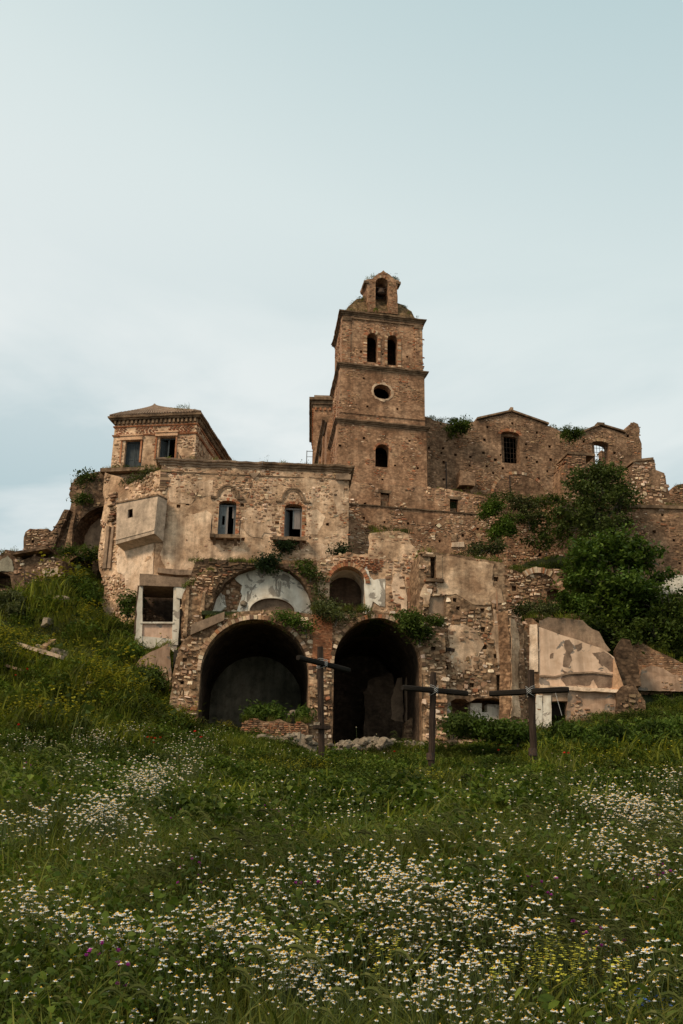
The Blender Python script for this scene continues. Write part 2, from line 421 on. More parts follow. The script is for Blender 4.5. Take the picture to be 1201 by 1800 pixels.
WARM = (1.22, .97, .80)
def warm(c): return tuple(a * b for a, b in zip(c, WARM))
def masonry(name, c_dark, c_mid, c_light, stain=.55, s1=.6, s2=3.0, bump=.5, rub=0.0):
    """mortar, render and bare core: three tones broken up at two sizes, streaks that run down, fine grain"""
    b = NB(name)
    c = b.ramp(b.noise(s1, 6, .6, dist=.4), [(.34, warm(c_dark)), (.5, warm(c_mid)), (.66, warm(c_light))])
    if rub:                                   # small uneven core stones too fine to build one by one
        vo = b.n('ShaderNodeTexVoronoi'); vo.inputs['Scale'].default_value = 4.2; mp = b.n('ShaderNodeMapping'); mp.inputs['Scale'].default_value = (1, 1, 1.7)
        wv = b.n('ShaderNodeVectorMath', operation='MULTIPLY_ADD'); nz = b.n('ShaderNodeTexNoise'); nz.inputs['Scale'].default_value = 2.5; b.l(b.pos, nz.inputs['Vector'])
        b.l(nz.outputs['Color'], wv.inputs[0]); wv.inputs[1].default_value = (.35, .35, .35); b.l(b.pos, wv.inputs[2]); b.l(wv.outputs[0], mp.inputs[0]); b.l(mp.outputs[0], vo.inputs['Vector'])
        sp = b.n('ShaderNodeSeparateColor'); b.l(vo.outputs['Color'], sp.inputs[0])
        c = b.mix(rub, c, b.ramp(sp.outputs[0], [(0, (.55, .5, .45)), (.5, (1.0, .98, .95)), (.85, (1.2, 1.2, 1.18)), (1, (1.5, 1.5, 1.45))]), 'MULTIPLY')
        c = b.mix(rub, c, b.ramp(vo.outputs['Distance'], [(.3, 1.0), (.75, .5)]), 'MULTIPLY')
    c2 = b.ramp(b.noise(s2, 5, .65, off=5), [(.3, .62), (.5, 1.0), (.72, 1.22)])
    c = b.mix(1.0, c, c2, 'MULTIPLY')
    st = b.ramp(b.noise(1.1, 5, .6, stretch=(1.6, 1.6, .16), off=11), [(.40, 1.0), (.62, stain)])
    c = b.mix(.8, c, st, 'MULTIPLY')
    g = b.noise(22, 3, .7, off=3)
    c = b.mix(1.0, c, b.ramp(g, [(.25, .72), (.75, 1.2)]), 'MULTIPLY')
    b.base(c); b.bump(b.noise(9, 6, .7, off=2), bump, .05)
    M[name] = b.m; return b.m
masonry('house_render', (.3, .215, .145), (.52, .41, .295), (.74, .63, .49), rub=0.35)
masonry('pale_render', (.38, .29, .2), (.6, .49, .37), (.74, .64, .5), stain=.45, s1=.8, bump=.3, rub=.15)
masonry('house_core', (.17, .12, .08), (.28, .2, .135), (.37, .28, .19), rub=0.9)
masonry('tower_core', (.22, .14, .09), (.365, .248, .165), (.47, .345, .242), stain=.6, rub=0.55)
masonry('nave_core', (.18, .126, .086), (.285, .204, .14), (.37, .275, .195), stain=.55, rub=0.7)
masonry('rubble_core', (.2, .145, .1), (.32, .245, .17), (.45, .36, .26), rub=0.9)
masonry('dark_core', (.10, .075, .052), (.16, .12, .085), (.22, .17, .12), rub=0.9)
masonry('concrete', (.31, .28, .235), (.43, .39, .325), (.52, .465, .39), stain=.72, s1=1.2, bump=.15)
masonry('ledge_stone', (.10, .078, .055), (.19, .145, .1), (.3, .235, .165), s1=1.5)
masonry('cream_plaster', (.5, .41, .31), (.66, .58, .47), (.78, .71, .6), stain=.72, s1=.9, bump=.2)
masonry('grey_render', (.19, .155, .12), (.27, .22, .17), (.35, .29, .22), stain=.6, bump=.3)
masonry('bare_coat', (.13, .10, .08), (.18, .145, .115), (.24, .195, .155), stain=.8, s1=2.0, bump=.4)
masonry('vault_plaster', (.12, .135, .11), (.28, .305, .26), (.4, .41, .35), stain=.5, s1=.32, bump=.3)
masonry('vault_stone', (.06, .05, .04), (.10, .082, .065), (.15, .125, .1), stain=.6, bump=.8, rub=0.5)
masonry('warm_lintel', (.4, .27, .17), (.52, .37, .25), (.6, .45, .32), stain=.8)
masonry('dome_stone', (.1, .085, .045), (.17, .13, .075), (.26, .19, .12), stain=.6, s1=1.2, rub=.9)
masonry('brick_red', (.24, .11, .06), (.34, .165, .09), (.4, .25, .16), stain=.7)

def flaked(name, top, under, thresh=.5, scale=.9, stain=.75, off=0.0):
    """paint or plaster with flaked-off islands of the coat beneath"""
    b = NB(name)
    n = b.noise(scale, 7, .62, dist=.6, off=off)
    f = b.ramp(n, [(thresh, 0.0), (thresh + .015, 1.0)])
    t = b.mix(1.0, top, b.ramp(b.noise(2.2, 5, .6, off=4), [(.3, (.78, .72, .66)), (.6, (1.04, 1.02, 1.0))]), 'MULTIPLY')
    un = b.mix(1.0, under, b.ramp(b.noise(4, 5, .6, off=8), [(.3, .75), (.7, 1.2)]), 'MULTIPLY')
    c = b.mix(f, t, un)
    c = b.mix(.8, c, b.ramp(b.noise(1.3, 5, .6, stretch=(1.8, 1.8, .2), off=off + 2), [(.42, 1.0), (.66, stain)]), 'MULTIPLY')
    b.base(c); inv = b.ramp(f, [(0, 1.0), (1, 0.0)])
    b.bump(b.mix(.35, inv, b.noise(14, 5, .7)), .4, .04)
    M[name] = b.m
flaked('white_flaked', (.84, .76, .63), (.36, .30, .235), .525, .8, .7, 1.3)
flaked('pink_flaked', (.68, .47, .325), (.25, .195, .15), .585, 1.1, .6, 7.7)
flaked('pink_dark', (.44, .285, .19), (.26, .2, .15), .56, .9, .6, 3.7)
flaked('loggia_paint', (.74, .5, .36), (.36, .28, .22), .57, 1.0, .62, 5.1)
flaked('pale_paint', (.78, .69, .56), (.4, .32, .25), .57, 1.1, .6, 2.4)
flaked('red_plaster', (.36, .19, .11), (.3, .22, .16), .55, 1.0, .8, 6.2)

def stone_mat(name, src):
    b = NB(name)
    if src == 'obj': q = b.n('ShaderNodeObjectInfo'); col = q.outputs['Color']
    else: q = b.n('ShaderNodeVertexColor', layer_name='Col'); col = q.outputs['Color']
    c = b.mix(1.0, col, b.ramp(b.noise(7, 6, .7), [(.28, .6), (.5, 1.0), (.75, 1.3)]), 'MULTIPLY')
    c = b.mix(.55, c, b.ramp(b.noise(.9, 5, .6, stretch=(1.4, 1.4, .3), off=11), [(.4, 1.0), (.65, .55)]), 'MULTIPLY')
    b.base(c); b.bump(b.noise(16, 5, .7), .6, .03); M[name] = b.m
stone_mat('stone_one', 'obj'); stone_mat('stone_many', 'attr')

b = NB('rock'); c = b.ramp(b.noise(1.8, 6, .65), [(.3, (.15, .11, .075)), (.52, (.27, .205, .14)), (.72, (.37, .295, .21))])
b.base(b.mix(1, c, b.ramp(b.noise(13, 4, .7), [(.3, .7), (.7, 1.2)]), 'MULTIPLY')); b.bump(b.noise(6, 7, .75), .9, .08); M['rock'] = b.m
b = NB('timber'); c = b.ramp(b.noise(3, 6, .65, stretch=(6, 6, .5)), [(.3, (.016, .010, .007)), (.55, (.042, .026, .017)), (.75, (.08, .05, .034))])
b.base(c); b.bump(b.noise(6, 6, .7, stretch=(8, 8, .6)), .8, .03); M['timber'] = b.m
b = NB('timber_beam'); c = b.ramp(b.noise(3, 6, .65, stretch=(.6, .6, 6)), [(.3, (.008, .006, .004)), (.55, (.018, .013, .009)), (.75, (.04, .027, .019))])
b.base(c); b.bump(b.noise(6, 6, .7, stretch=(.7, .7, 8)), .8, .03); M['timber_beam'] = b.m
b = NB('blue_shutter'); c = b.ramp(b.noise(4, 6, .65, stretch=(5, 5, .6)), [(.3, (.07, .075, .073)), (.6, (.145, .152, .148)), (.8, (.2, .2, .185))])
b.base(c); b.b.inputs['Roughness'].default_value = .7; b.bump(b.noise(12, 4, .6, stretch=(6, 6, .6)), .3, .01); M['blue_shutter'] = b.m
b = NB('pale_shutter'); c = b.ramp(b.noise(4, 6, .65, stretch=(5, 5, .6)), [(.3, (.15, .125, .11)), (.6, (.25, .21, .185))]); b.base(c); M['pale_shutter'] = b.m
b = NB('dark_frame'); c = b.ramp(b.noise(4, 5, .6, stretch=(5, 5, .6)), [(.3, (.03, .035, .036)), (.7, (.075, .085, .085))]); b.base(c); M['dark_frame'] = b.m
b = NB('iron'); c = b.ramp(b.noise(12, 5, .6), [(.35, (.03, .024, .02)), (.65, (.09, .05, .03))]); b.base(c); b.b.inputs['Roughness'].default_value = .7; M['iron'] = b.m
b = NB('wire'); b.b.inputs['Base Color'].default_value = (.4, .38, .35, 1); M['wire'] = b.m
b = NB('roof_tile'); c = b.ramp(b.noise(2.5, 6, .65), [(.3, (.14, .09, .06)), (.5, (.24, .15, .095)), (.7, (.3, .22, .15))])
b.base(b.mix(1, c, b.ramp(b.noise(14, 4, .7), [(.3, .65), (.7, 1.25)]), 'MULTIPLY')); b.bump(b.noise(9, 5, .7), .9, .06); M['roof_tile'] = b.m
b = NB('shade_dark'); c = b.ramp(b.noise(2, 5, .6), [(.3, (.05, .042, .034)), (.7, (.1, .085, .065))]); b.base(c); M['shade_dark'] = b.m  # dark tone that paints in the shade of rooms and openings

b = NB('soil'); c = b.ramp(b.noise(1.3, 7, .65), [(.3, (.018, .024, .008)), (.5, (.03, .036, .012)), (.7, (.05, .048, .02))])
b.base(c); b.bump(b.noise(5, 7, .75), 1.0, .12); M['soil'] = b.m

def leafy(name, cols, patch=(.42, 1.6), trans=.28, isl=False, pscale=.35, rough=.6):
    """foliage: per-plant and per-leaf tone plus slow patches over the ground; light passes through"""
    b = NB(name); oi = b.n('ShaderNodeObjectInfo')
    rnd = b.geo.outputs['Random Per Island'] if isl else oi.outputs['Random']
    n = len(cols)
    c = b.ramp(rnd, [(i / (n - 1), cc) for i, cc in enumerate(cols)])
    c = b.mix(1, c, b.ramp(b.noise(pscale, 4, .6), [(.32, patch[0]), (.68, patch[1])]), 'MULTIPLY')
    b.base(c); b.b.inputs['Roughness'].default_value = rough; b.b.inputs['Specular IOR Level'].default_value = .1
    tr = b.n('ShaderNodeBsdfTranslucent'); b.l(b.mix(1, c, (1.25, 1.3, .7), 'MULTIPLY'), tr.inputs['Color'])
    mx = b.n('ShaderNodeMixShader'); mx.inputs[0].default_value = trans
    b.l(b.b.outputs[0], mx.inputs[1]); b.l(tr.outputs[0], mx.inputs[2]); b.l(mx.outputs[0], b.out.inputs[0]); M[name] = b.m
leafy('grass', [(.054, .066, .009), (.080, .092, .012), (.11, .116, .017), (.15, .136, .028), (.068, .082, .012)], isl=True)
leafy('grass_lush', [(.092, .108, .009), (.135, .142, .012), (.18, .172, .017), (.105, .118, .011)], isl=True)
leafy('herb', [(.028, .046, .006), (.054, .080, .010), (.090, .118, .014), (.037, .058, .008), (.15, .172, .028)], isl=True, rough=.75)
leafy('barley', [(.12, .125, .034), (.085, .10, .024), (.17, .16, .055), (.07, .085, .02)], isl=True)
leafy('dry', [(.15, .095, .035), (.11, .075, .028), (.085, .07, .022), (.19, .12, .05)], isl=True)
leafy('mustard_leaf', [(.06, .08, .016), (.08, .098, .02), (.10, .108, .024)], isl=True)
leafy('tree_leaf', [(.034, .058, .010), (.058, .09, .014), (.085, .122, .018), (.04, .068, .012), (.13, .17, .028)], isl=True, pscale=.6, patch=(.7, 1.3), rough=.42)
leafy('tree_leaf_dull', [(.04, .054, .014), (.062, .078, .018), (.09, .106, .027), (.048, .062, .016)], isl=True, pscale=.6)
leafy('shrub_leaf', [(.045, .075, .011), (.066, .10, .014), (.088, .12, .018), (.05, .082, .012)], isl=True, pscale=.8)
leafy('shrub_dark', [(.034, .05, .010), (.052, .072, .013), (.078, .098, .018)], isl=True, pscale=.8)
leafy('ivy_leaf', [(.014, .024, .009), (.022, .034, .012), (.03, .045, .015)], isl=True, pscale=.8)
leafy('shrub_olive', [(.055, .062, .02), (.075, .08, .027), (.095, .092, .032)], isl=True, pscale=.8)
leafy('moss', [(.06, .065, .02), (.08, .078, .026)], isl=False)
b = NB('bark'); c = b.ramp(b.noise(5, 6, .6, stretch=(3, 3, .6)), [(.3, (.05, .04, .03)), (.7, (.13, .105, .08))]); b.base(c); b.bump(b.noise(9, 5, .7), .8, .03); M['bark'] = b.m
def plain(name, c, rough=.7, trans=0.0):
    b = NB(name); b.b.inputs['Base Color'].default_value = (*c, 1); b.b.inputs['Roughness'].default_value = rough
    oi = b.n('ShaderNodeObjectInfo'); b.l(b.mix(1, c, b.ramp(oi.outputs['Random'], [(0, .82), (1, 1.1)]), 'MULTIPLY'), b.b.inputs['Base Color'])
    if trans:
        tr = b.n('ShaderNodeBsdfTranslucent'); tr.inputs['Color'].default_value = (*c, 1); mx = b.n('ShaderNodeMixShader'); mx.inputs[0].default_value = trans
        b.l(b.b.outputs[0], mx.inputs[1]); b.l(tr.outputs[0], mx.inputs[2]); b.l(mx.outputs[0], b.out.inputs[0])
    M[name] = b.m
plain('petal_white', (.83, .80, .72), trans=.25); plain('disc_yellow', (.62, .33, .03)); plain('petal_yellow', (.55, .48, .05), trans=.2)
plain('petal_magenta', (.42, .05, .30), trans=.25); plain('petal_red', (.62, .035, .015), trans=.25); plain('petal_blue', (.07, .17, .55), trans=.2)
plain('stem_green', (.07, .09, .028))

# ------------------------------------------------------------------ ground
GX = [-400, -80, -35, -22, -17, -13, -10, -8.5, -7.4, -1, 5, 8, 12, 17, 25, 40, 80, 400]
GT = [(-60, [-9] * 18), (0, [0] * 18), (4, [.5] * 18), (9, [1.2] * 18), (20, [2.1] * 18),
 (30, [3, 3.6, 3.6, 3.5, 3.4, 3.3, 3.25, 3.2, 3.2, 3.15, 3.15, 3.15, 3.15, 3.2, 3.2, 3.2, 3, 2]),
 (38, [3, 5, 5.2, 5.1, 4.9, 4.7, 4.5, 4.4, 4.35, 4.15, 4.1, 4.1, 4.15, 4.2, 4.2, 4.2, 4, 3]),
 (44, [3, 6.6, 7.1, 6.9, 6.6, 6.2, 5.8, 5.6, 5.5, 5.1, 5.05, 5.1, 5.3, 5.5, 5.7, 5.7, 5, 3]),
 (49, [3, 8, 9.2, 9.3, 9.2, 8.7, 8.0, 7.6, 7.3, 6.3, 6.1, 6.4, 7.0, 7.4, 7.6, 7.6, 6, 3]),
 (54, [3, 9, 11.8, 12, 12.2, 11.7, 11.0, 9.8, 7.4, 6.4, 6.3, 7.0, 8.8, 9.8, 10, 10, 7, 3]),
 (58, [3, 10, 13.4, 13.8, 14.8, 13.4, 12.9, 12, 7.4, 6.4, 6.4, 9, 12, 12.5, 12.8, 12.5, 8, 3]),
 (62, [3, 11, 15, 15.4, 17.4, 14.9, 14.4, 14, 7.4, 6.4, 6.4, 12, 15, 15.6, 15.8, 15, 8, 3]),
 (66, [3, 12, 16.5, 17.2, 19, 19.2, 18.4, 17.5, 16, 16, 16, 16, 17, 17.8, 18, 17, 8, 3]),
 (72, [3, 12, 18, 19, 20.5, 21, 21, 21, 21, 21, 22, 23, 23.6, 23.8, 23.8, 20, 8, 3]),
 (85, [2, 10, 16, 18, 20, 22, 23, 23, 23, 24, 24, 24.5, 24.5, 24.5, 24.5, 19, 7, 2]),
 (130, [0, 5, 9] + [12] * 12 + [8, 4, 0]), (300, [-12] * 18), (1500, [-40] * 18)]
_gy = np.array([r[0] for r in GT], float); _gx = np.array(GX, float); _gz = np.array([r[1] for r in GT], float)
def ground_np(x, y):
    x = np.asarray(x, float); y = np.asarray(y, float)
    i = np.clip(np.searchsorted(_gx, x) - 1, 0, len(_gx) - 2); j = np.clip(np.searchsorted(_gy, y) - 1, 0, len(_gy) - 2)
    a = np.clip((x - _gx[i]) / (_gx[i + 1] - _gx[i]), 0, 1); b = np.clip((y - _gy[j]) / (_gy[j + 1] - _gy[j]), 0, 1)
    z = _gz[j, i] * (1 - a) * (1 - b) + _gz[j, i + 1] * a * (1 - b) + _gz[j + 1, i] * (1 - a) * b + _gz[j + 1, i + 1] * a * b
    k = np.clip((y - 2) / 12, .25, 1)
    lump = np.sin(x * .9 + 1.3 * np.sin(y * .37)) * .15 + np.sin(y * .9 + 1.7 * np.sin(x * .43)) * .15 + np.sin(x * 2.3 + y * 1.9) * .05
    hill = np.clip((y - 42) / 10, 0, 1) * np.clip((-x - 8) / 4, 0, 1)
    lump = lump * (1 + 1.8 * hill)
    inside_v = ((x > -7.6) & (x < 5.2) & (y > 49.8)); lump = np.where(inside_v, lump * .3, lump)
    return z + lump * k
def ground(x, y): return float(ground_np(x, y))
def on_ground(px, py, up=0.0, y0=3.0, y1=75.0):
    d = ray(px, py); ys = np.linspace(y0, y1, 1500); k = ys / d.y
    xs = EYE.x + d.x * k; zs = EYE.z + d.z * k
    g = ground_np(xs, ys) + up; hit = np.nonzero(zs <= g)[0]
    if len(hit) == 0: return None
    i = hit[0]; return Vector((xs[i], ys[i], g[i] - up))
gxs = np.unique(np.concatenate([np.linspace(-1500, -60, 12), np.linspace(-60, -26, 35), np.linspace(-26, 26, 131), np.linspace(26, 60, 35), np.linspace(60, 1500, 12)]))
gys = np.unique(np.concatenate([np.linspace(-60, 0, 13), np.linspace(0, 72, 200), np.linspace(72, 140, 30), np.linspace(140, 2000, 14)]))
XX, YY = np.meshgrid(gxs, gys); ZZ = ground_np(XX, YY); nx = len(gxs)
_v = np.stack([XX.ravel(), YY.ravel(), ZZ.ravel()], 1); _q = []
for j in range(len(gys) - 1):
    for i in range(nx - 1): _q.append((j * nx + i, j * nx + i + 1, (j + 1) * nx + i + 1, (j + 1) * nx + i))
tag(mesh('ground', _v.tolist(), _q, M['soil'], None, smooth=True), kind='structure')

def region_mask(W, base, regs, amp=.35, freq=.55, seed=0.0):
    """regs: [(polygon in wall coordinates, probability)]; the border between bare stone and render is broken by noise"""
    R_ = [(p, bbox(p), v) for p, v in regs]
    def f(u, z):
        w = W.pt(u, z); n1 = fbm(w.x + seed, w.y, w.z, freq, 4)
        uu = u + .5 * fbm(w.x, w.y + 7, w.z, .8); zz = z + .5 * fbm(w.x + 3, w.y, w.z, .8)
        v = base
        for p, bb, val in R_:
            if bb[0] <= uu <= bb[1] and bb[2] <= zz <= bb[3] and inside(p, uu, zz): v = val
        return 1.0 if v + amp * n1 * 1.6 > .5 else 0.0
    return f
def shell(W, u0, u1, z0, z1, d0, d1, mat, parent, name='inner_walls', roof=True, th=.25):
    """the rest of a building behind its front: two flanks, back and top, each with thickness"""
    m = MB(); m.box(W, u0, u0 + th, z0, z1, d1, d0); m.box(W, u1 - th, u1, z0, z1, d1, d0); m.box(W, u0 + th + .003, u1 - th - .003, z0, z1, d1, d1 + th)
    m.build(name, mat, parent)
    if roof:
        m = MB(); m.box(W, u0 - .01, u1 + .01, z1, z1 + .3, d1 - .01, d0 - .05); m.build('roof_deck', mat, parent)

# ================================================================== bell tower
T = frame_at(594, 745, 68, 11)
uL = 0.0; uR = T.uv(750, 748)[0]
tz = {k: T.uv(597, y)[1] for k, y in dict(base=905, l3=738, l2=640, l1=548).items()}
tz['belt'] = T.uv(620, 848)[1]
tower = thing('bell_tower', T.pt((uL + uR) / 2, tz['base'], -3), 'square brown stone bell tower with twin arched windows and arched bell gable on top', 'bell tower')
TD = 5.6
def tower_holes(W, lst): return [sq_px(W, a, b) for a, b in lst]
# stage 1 (bottom)
def stage(z0, z1, a, b, holes, blind, nm, single):
    o = rect_loop(a, b, z0, z1); wall(T, o, holes, blind, .7, .03, .4, M['tower_core'], tower, 'front_wall')
    msk = region_mask(T, .60 if nm > 20 else .40, [], .5, .7, nm)
    stones(T, o, list(holes) + [x for x in blind], msk, tower, 'tower', .24, .125, (.008, .035), single, minw=.28)
    Ls = T.turned(a, -95); ol = rect_loop(-TD, -.71, z0, z1); wall(Ls, rect_loop(-TD, -.705, z0, z1), [], [], .5, .03, .5, M['tower_core'], tower, 'flank_wall')
    stones(Ls, rect_loop(-TD, 0, z0, z1), [], region_mask(Ls, .5, [], .5, .7, nm + 4), tower, 'tower', .24, .125, (.008, .035), 0)
    Rs = T.turned(b, 90); wall(Rs, rect_loop(.705, TD, z0, z1), [], [], .5, .03, .5, M['tower_core'], tower, 'flank_wall')
    m = MB(); m.box(T, a + .5, b - .5, z0, z1, -TD + .002, -TD + .5); m.build('back_wall', M['tower_core'], tower)
low_win = arch_px(T, 660, 685, 781, 820)
stage(tz['base'] - 6, tz['l3'], uL, uR, [low_win], tower_holes(T, [(695, 818), (735, 823), (673, 843), (598, 783), (640, 770), (720, 775)]), 1.0, 90)
ov = T.uv(672, 689); ovr = (T.uv(688, 689)[0] - T.uv(656, 689)[0]) / 2
oval = [(ov[0] + ovr * math.cos(t) * random.uniform(.94, 1.05), ov[1] + ovr * .86 * math.sin(t) * random.uniform(.94, 1.05)) for t in [2 * math.pi * k / 20 for k in range(20)]]
stage(tz['l3'] + .002, tz['l2'], uL + .12, uR - .12, [oval], tower_holes(T, [(646, 714), (699, 719), (640, 665)]), 12.0, 60)
tw = [arch_px(T, 645, 664, 586, 636), arch_px(T, 681, 699, 590, 641)]
stage(tz['l2'] + .002, tz['l1'], uL + .22, uR - .24, tw, tower_holes(T, [(635, 618), (673, 622), (716, 627)]), 22.0, 70)
for k, (zz, o1) in enumerate(((tz['l3'], .30), (tz['l2'], .32), (tz['l1'], .34))):
    a, b = (uL, uR) if k == 0 else (uL + .12, uR - .12) if k == 1 else (uL + .22, uR - .24)
    pth = [T.turned(a, -95).pt(-TD, 0), T.pt(a, 0, 0), T.pt(b, 0, 0), T.pt(b, 0, -TD)]; pth = [(p.x, p.y) for p in pth]
    pf = [(-.1, zz - .27), (.05, zz - .26), (.06, zz - .15), (.14, zz - .13), (.16, zz - .05), (o1 - .06, zz - .03), (o1 - .04, zz + .06), (-.1, zz + .12)]
    sweep(pth, pf, M['ledge_stone'], tower, 'ledge', .035, .3)
    if k == 1:   # thin string course of tiles right above the bottom ledge
        pass
m = MB(); m.box(T, uL, uR, tz['belt'] - .09, tz['belt'] + .09, -.2, .09); m.build('string_course', M['tower_core'], tower)
m = MB(); m.box(T, uL + .12, uR - .12, tz['l3'] + .62, tz['l3'] + .78, -.2, .07); m.build('string_course', M['tower_core'], tower)
# corner pilasters and brick surrounds of the belfry stage
for a, b in ((uL + .24, uL + .85), (uR - .87, uR - .26)):
    o = rect_loop(a, b, tz['l2'] + .2, tz['l1'] - .42); slab(T, o, -.05, .07, M['tower_core'], tower, 'pilaster', .35)
    stones(T.shift(.07), o, [], None, tower, 'tower', .34, .13, (.006, .03), 0, course=True)
for a, b in ((uL + .24, uL + .9), (uR - .92, uR - .26)):
    m = MB(); m.box(T, a - .04, b + .04, tz['l1'] - .74, tz['l1'] - .52, -.05, .15, .015); m.build('pilaster_capital', M['ledge_stone'], tower)
m = MB(); m.box(T, uL + .25, uR - .27, tz['l1'] - .5, tz['l1'] - .43, -.05, .11, .006); m.build('string_course', M['ledge_stone'], tower)
for lp in tw:
    u0, u1, z0, z1 = bbox(lp); a = (u1 - u0) / 2; zs = z1 - a; c = (u0 + u1) / 2
    voussoirs(T, c, zs, a, a, .015, .3, 11, tower, 'tower', (-.2, .07))
    for e_ in ((u0 - .28, u0 - .012), (u1 + .012, u1 + .28)):
        if e_[0] > c and lp is tw[0]: e_ = (e_[0], e_[0] + .2)
        if e_[1] < c and lp is tw[1]: e_ = (e_[1] - .2, e_[1])
        z = z0 - .1
        while z < zs:
            hh = random.uniform(.1, .16); m = MB(); m.box(T, e_[0], e_[1], z + .006, min(zs, z + hh) - .006, -.2, .06 + random.uniform(-.01, .015), .006)
            o = m.build('surround_block', M['stone_one'], tower); o.color = (*pick('tower'), 1); z += hh
u0, u1, z0, z1 = bbox(low_win); a = (u1 - u0) / 2
voussoirs(T, (u0 + u1) / 2, z1 - a, a, a, .01, .16, 13, tower, 'brick', (-.2, .03))
ring_o = jag([(ov[0] + (ovr + .16) * math.cos(t), ov[1] + (ovr * .86 + .15) * math.sin(t)) for t in [2 * math.pi * k / 14 for k in range(14)]], .12, .12)
slab(T, ring_o, -.02, .03, M['pale_render'], tower, 'plaster_ring', .2, .01, holes=[[(ov[0] + (x - ov[0]) * 1.01, ov[1] + (y - ov[1]) * 1.01) for x, y in oval]])
# dark floor and ceiling keep the inside of the tower closed
m = MB(); m.box(T, uL + .5, uR - .5, tz['l3'] - .3, tz['l3'] - .1, -TD + .51, -.71); m.box(T, uL + .6, uR - .6, tz['l2'] - .3, tz['l2'] - .1, -TD + .51, -.71); m.build('floor_deck', M['shade_dark'], tower)
# roof: four-sided bell-shaped dome
a, b = uL + .22, uR - .24; cu = (a + b) / 2; hw = (b - a) / 2
V = []; F = []; rings = [(.97, .05), (.93, .6), (.865, 1.1), (.78, 1.5), (.66, 1.95), (.5, 2.4), (.3, 2.75), (.1, 2.9)]
NS = 9
for rr, zz in rings:
    for s_ in range(4):
        for q in range(NS):
            t = q / NS * 2 - 1
            x, y = [(t, -1), (1, t), (-t, 1), (-1, -t)][s_]
            kk = 1 - .10 * (x * x * y * y) * (1 if zz > .3 else 0)
            p = T.pt(cu + x * hw * rr * kk, 0, -TD / 2 - y * TD / 2 * rr * kk)
            V.append(Vector((p.x, p.y, tz['l1'] + zz + .13 * fbm(p.x, p.y, zz, 1.7))))
n4 = NS * 4
for i in range(len(rings) - 1):
    for q in range(n4): F.append((i * n4 + q, i * n4 + (q + 1) % n4, (i + 1) * n4 + (q + 1) % n4, (i + 1) * n4 + q))
F.append([(len(rings) - 1) * n4 + q for q in range(n4)]); F.append([q for q in range(n4)][::-1])
mesh('dome_roof', V, F, M['dome_stone'], tower)
# bell gable
Gb = T.shift(-.12)
gp = Gb.px([(647, 548), (700, 552), (699, 520), (698, 500), (702, 497), (702, 493), (694, 491), (686, 483), (677, 478), (674, 475), (671, 478), (662, 483), (655, 489), (645, 491), (641, 493), (642, 497), (646, 500), (647, 520)])
gp = jag(gp[:1] + gp[1:], .3, .025)
gh = arch_px(Gb, 660, 683, 489, 545)
gable = wall(Gb, gp, [gh], [], 1.7, .02, .3, M['tower_core'], tower, 'bell_gable')
stones(Gb, gp, [gh], region_mask(Gb, .62, [], .4, .9), tower, 'tower', .26, .085, (.006, .03), 0, course=True)
u0, u1, z0, z1 = bbox(gh); a = (u1 - u0) / 2
voussoirs(Gb, (u0 + u1) / 2, z1 - a, a, a, .01, .24, 13, tower, 'tower', (-.3, .06))
for (x0, x1, y) in ((640, 648, 496), (696, 704, 497)):
    q0, q1 = Gb.uv(x0, y), Gb.uv(x1, y); m = MB(); m.box(Gb, q0[0], q1[0], q0[1] - .1, q0[1] + .1, -.8, .1, .02); m.build('gable_cap', M['ledge_stone'], tower)
o = jag(Gb.px([(652, 552), (652, 490), (660, 494), (668, 503), (676, 500), (686, 498), (692, 494), (692, 552)], -1.75), .3, .05, keep=(7,)); wall(Gb.shift(-1.75), o, [], [], .5, .05, .4, M['shade_dark'], tower, 'gable_dark_backing')  # backing added and coloured dark so the gable opening reads as shaded
q = Gb.uv(671, 502); m = MB(); m.tube([Gb.pt(u0 - .1, q[1], -.38), Gb.pt(u1 + .1, q[1], -.38)], .05); m.build('bell_bar', M['iron'], tower)
c_ = Gb.pt((u0 + u1) / 2, q[1], -.38)
m = MB(); m.tube([c_ + Vector((0, 0, -.02 - .55 * t)) for t in (0, .12, .35, .6, .85, 1)], [.09, .2, .25, .29, .36, .42], 14); m.build('bell', M['iron'], tower, True)

# church body behind the tower: flank wall running back and a corniced transept
church = thing('church', T.pt(uR + 6, tz['base'], -10), 'long brown church with low gables, arched windows and rows of square wall holes', 'church')
_q = T.turned(uL, -95).pt(-TD, 0, .3); Fk = Frame((_q.x, _q.y), T.yaw - 96)
zf = tz['l2'] - 2.1
wall(Fk, rect_loop(-16, 0, tz['base'] - 4, zf), [], [], .6, .03, .6, M['tower_core'], church, 'flank_wall')
pth = [Fk.pt(-16, 0), Fk.pt(0, 0)]; sweep([(p.x, p.y) for p in pth], [(-.1, zf - .3), (.1, zf - .28), (.2, zf - .1), (.4, zf), (.4, zf + .15), (-.1, zf + .25)], M['ledge_stone'], church, 'cornice', .03)
for k in range(3):
    o = rect_loop(-3.5 - k * 4.5, -2.7 - k * 4.5, tz['base'] - 4, zf - .3); slab(Fk, o, -.05, .15, M['tower_core'], church, 'pilaster', .6)
Tr = frame_at(552, 705, 86, 1.5)
zt = Tr.uv(560, 702)[1]; ur = 4.5
wall(Tr, rect_loop(0, ur, zt - 12, zt), [], [], .5, .03, .6, M['tower_core'], church, 'transept_wall')
Trl = Tr.turned(0, -90); wall(Trl, rect_loop(-10, -.505, zt - 12, zt), [], [], .5, .03, .7, M['tower_core'], church, 'transept_wall')
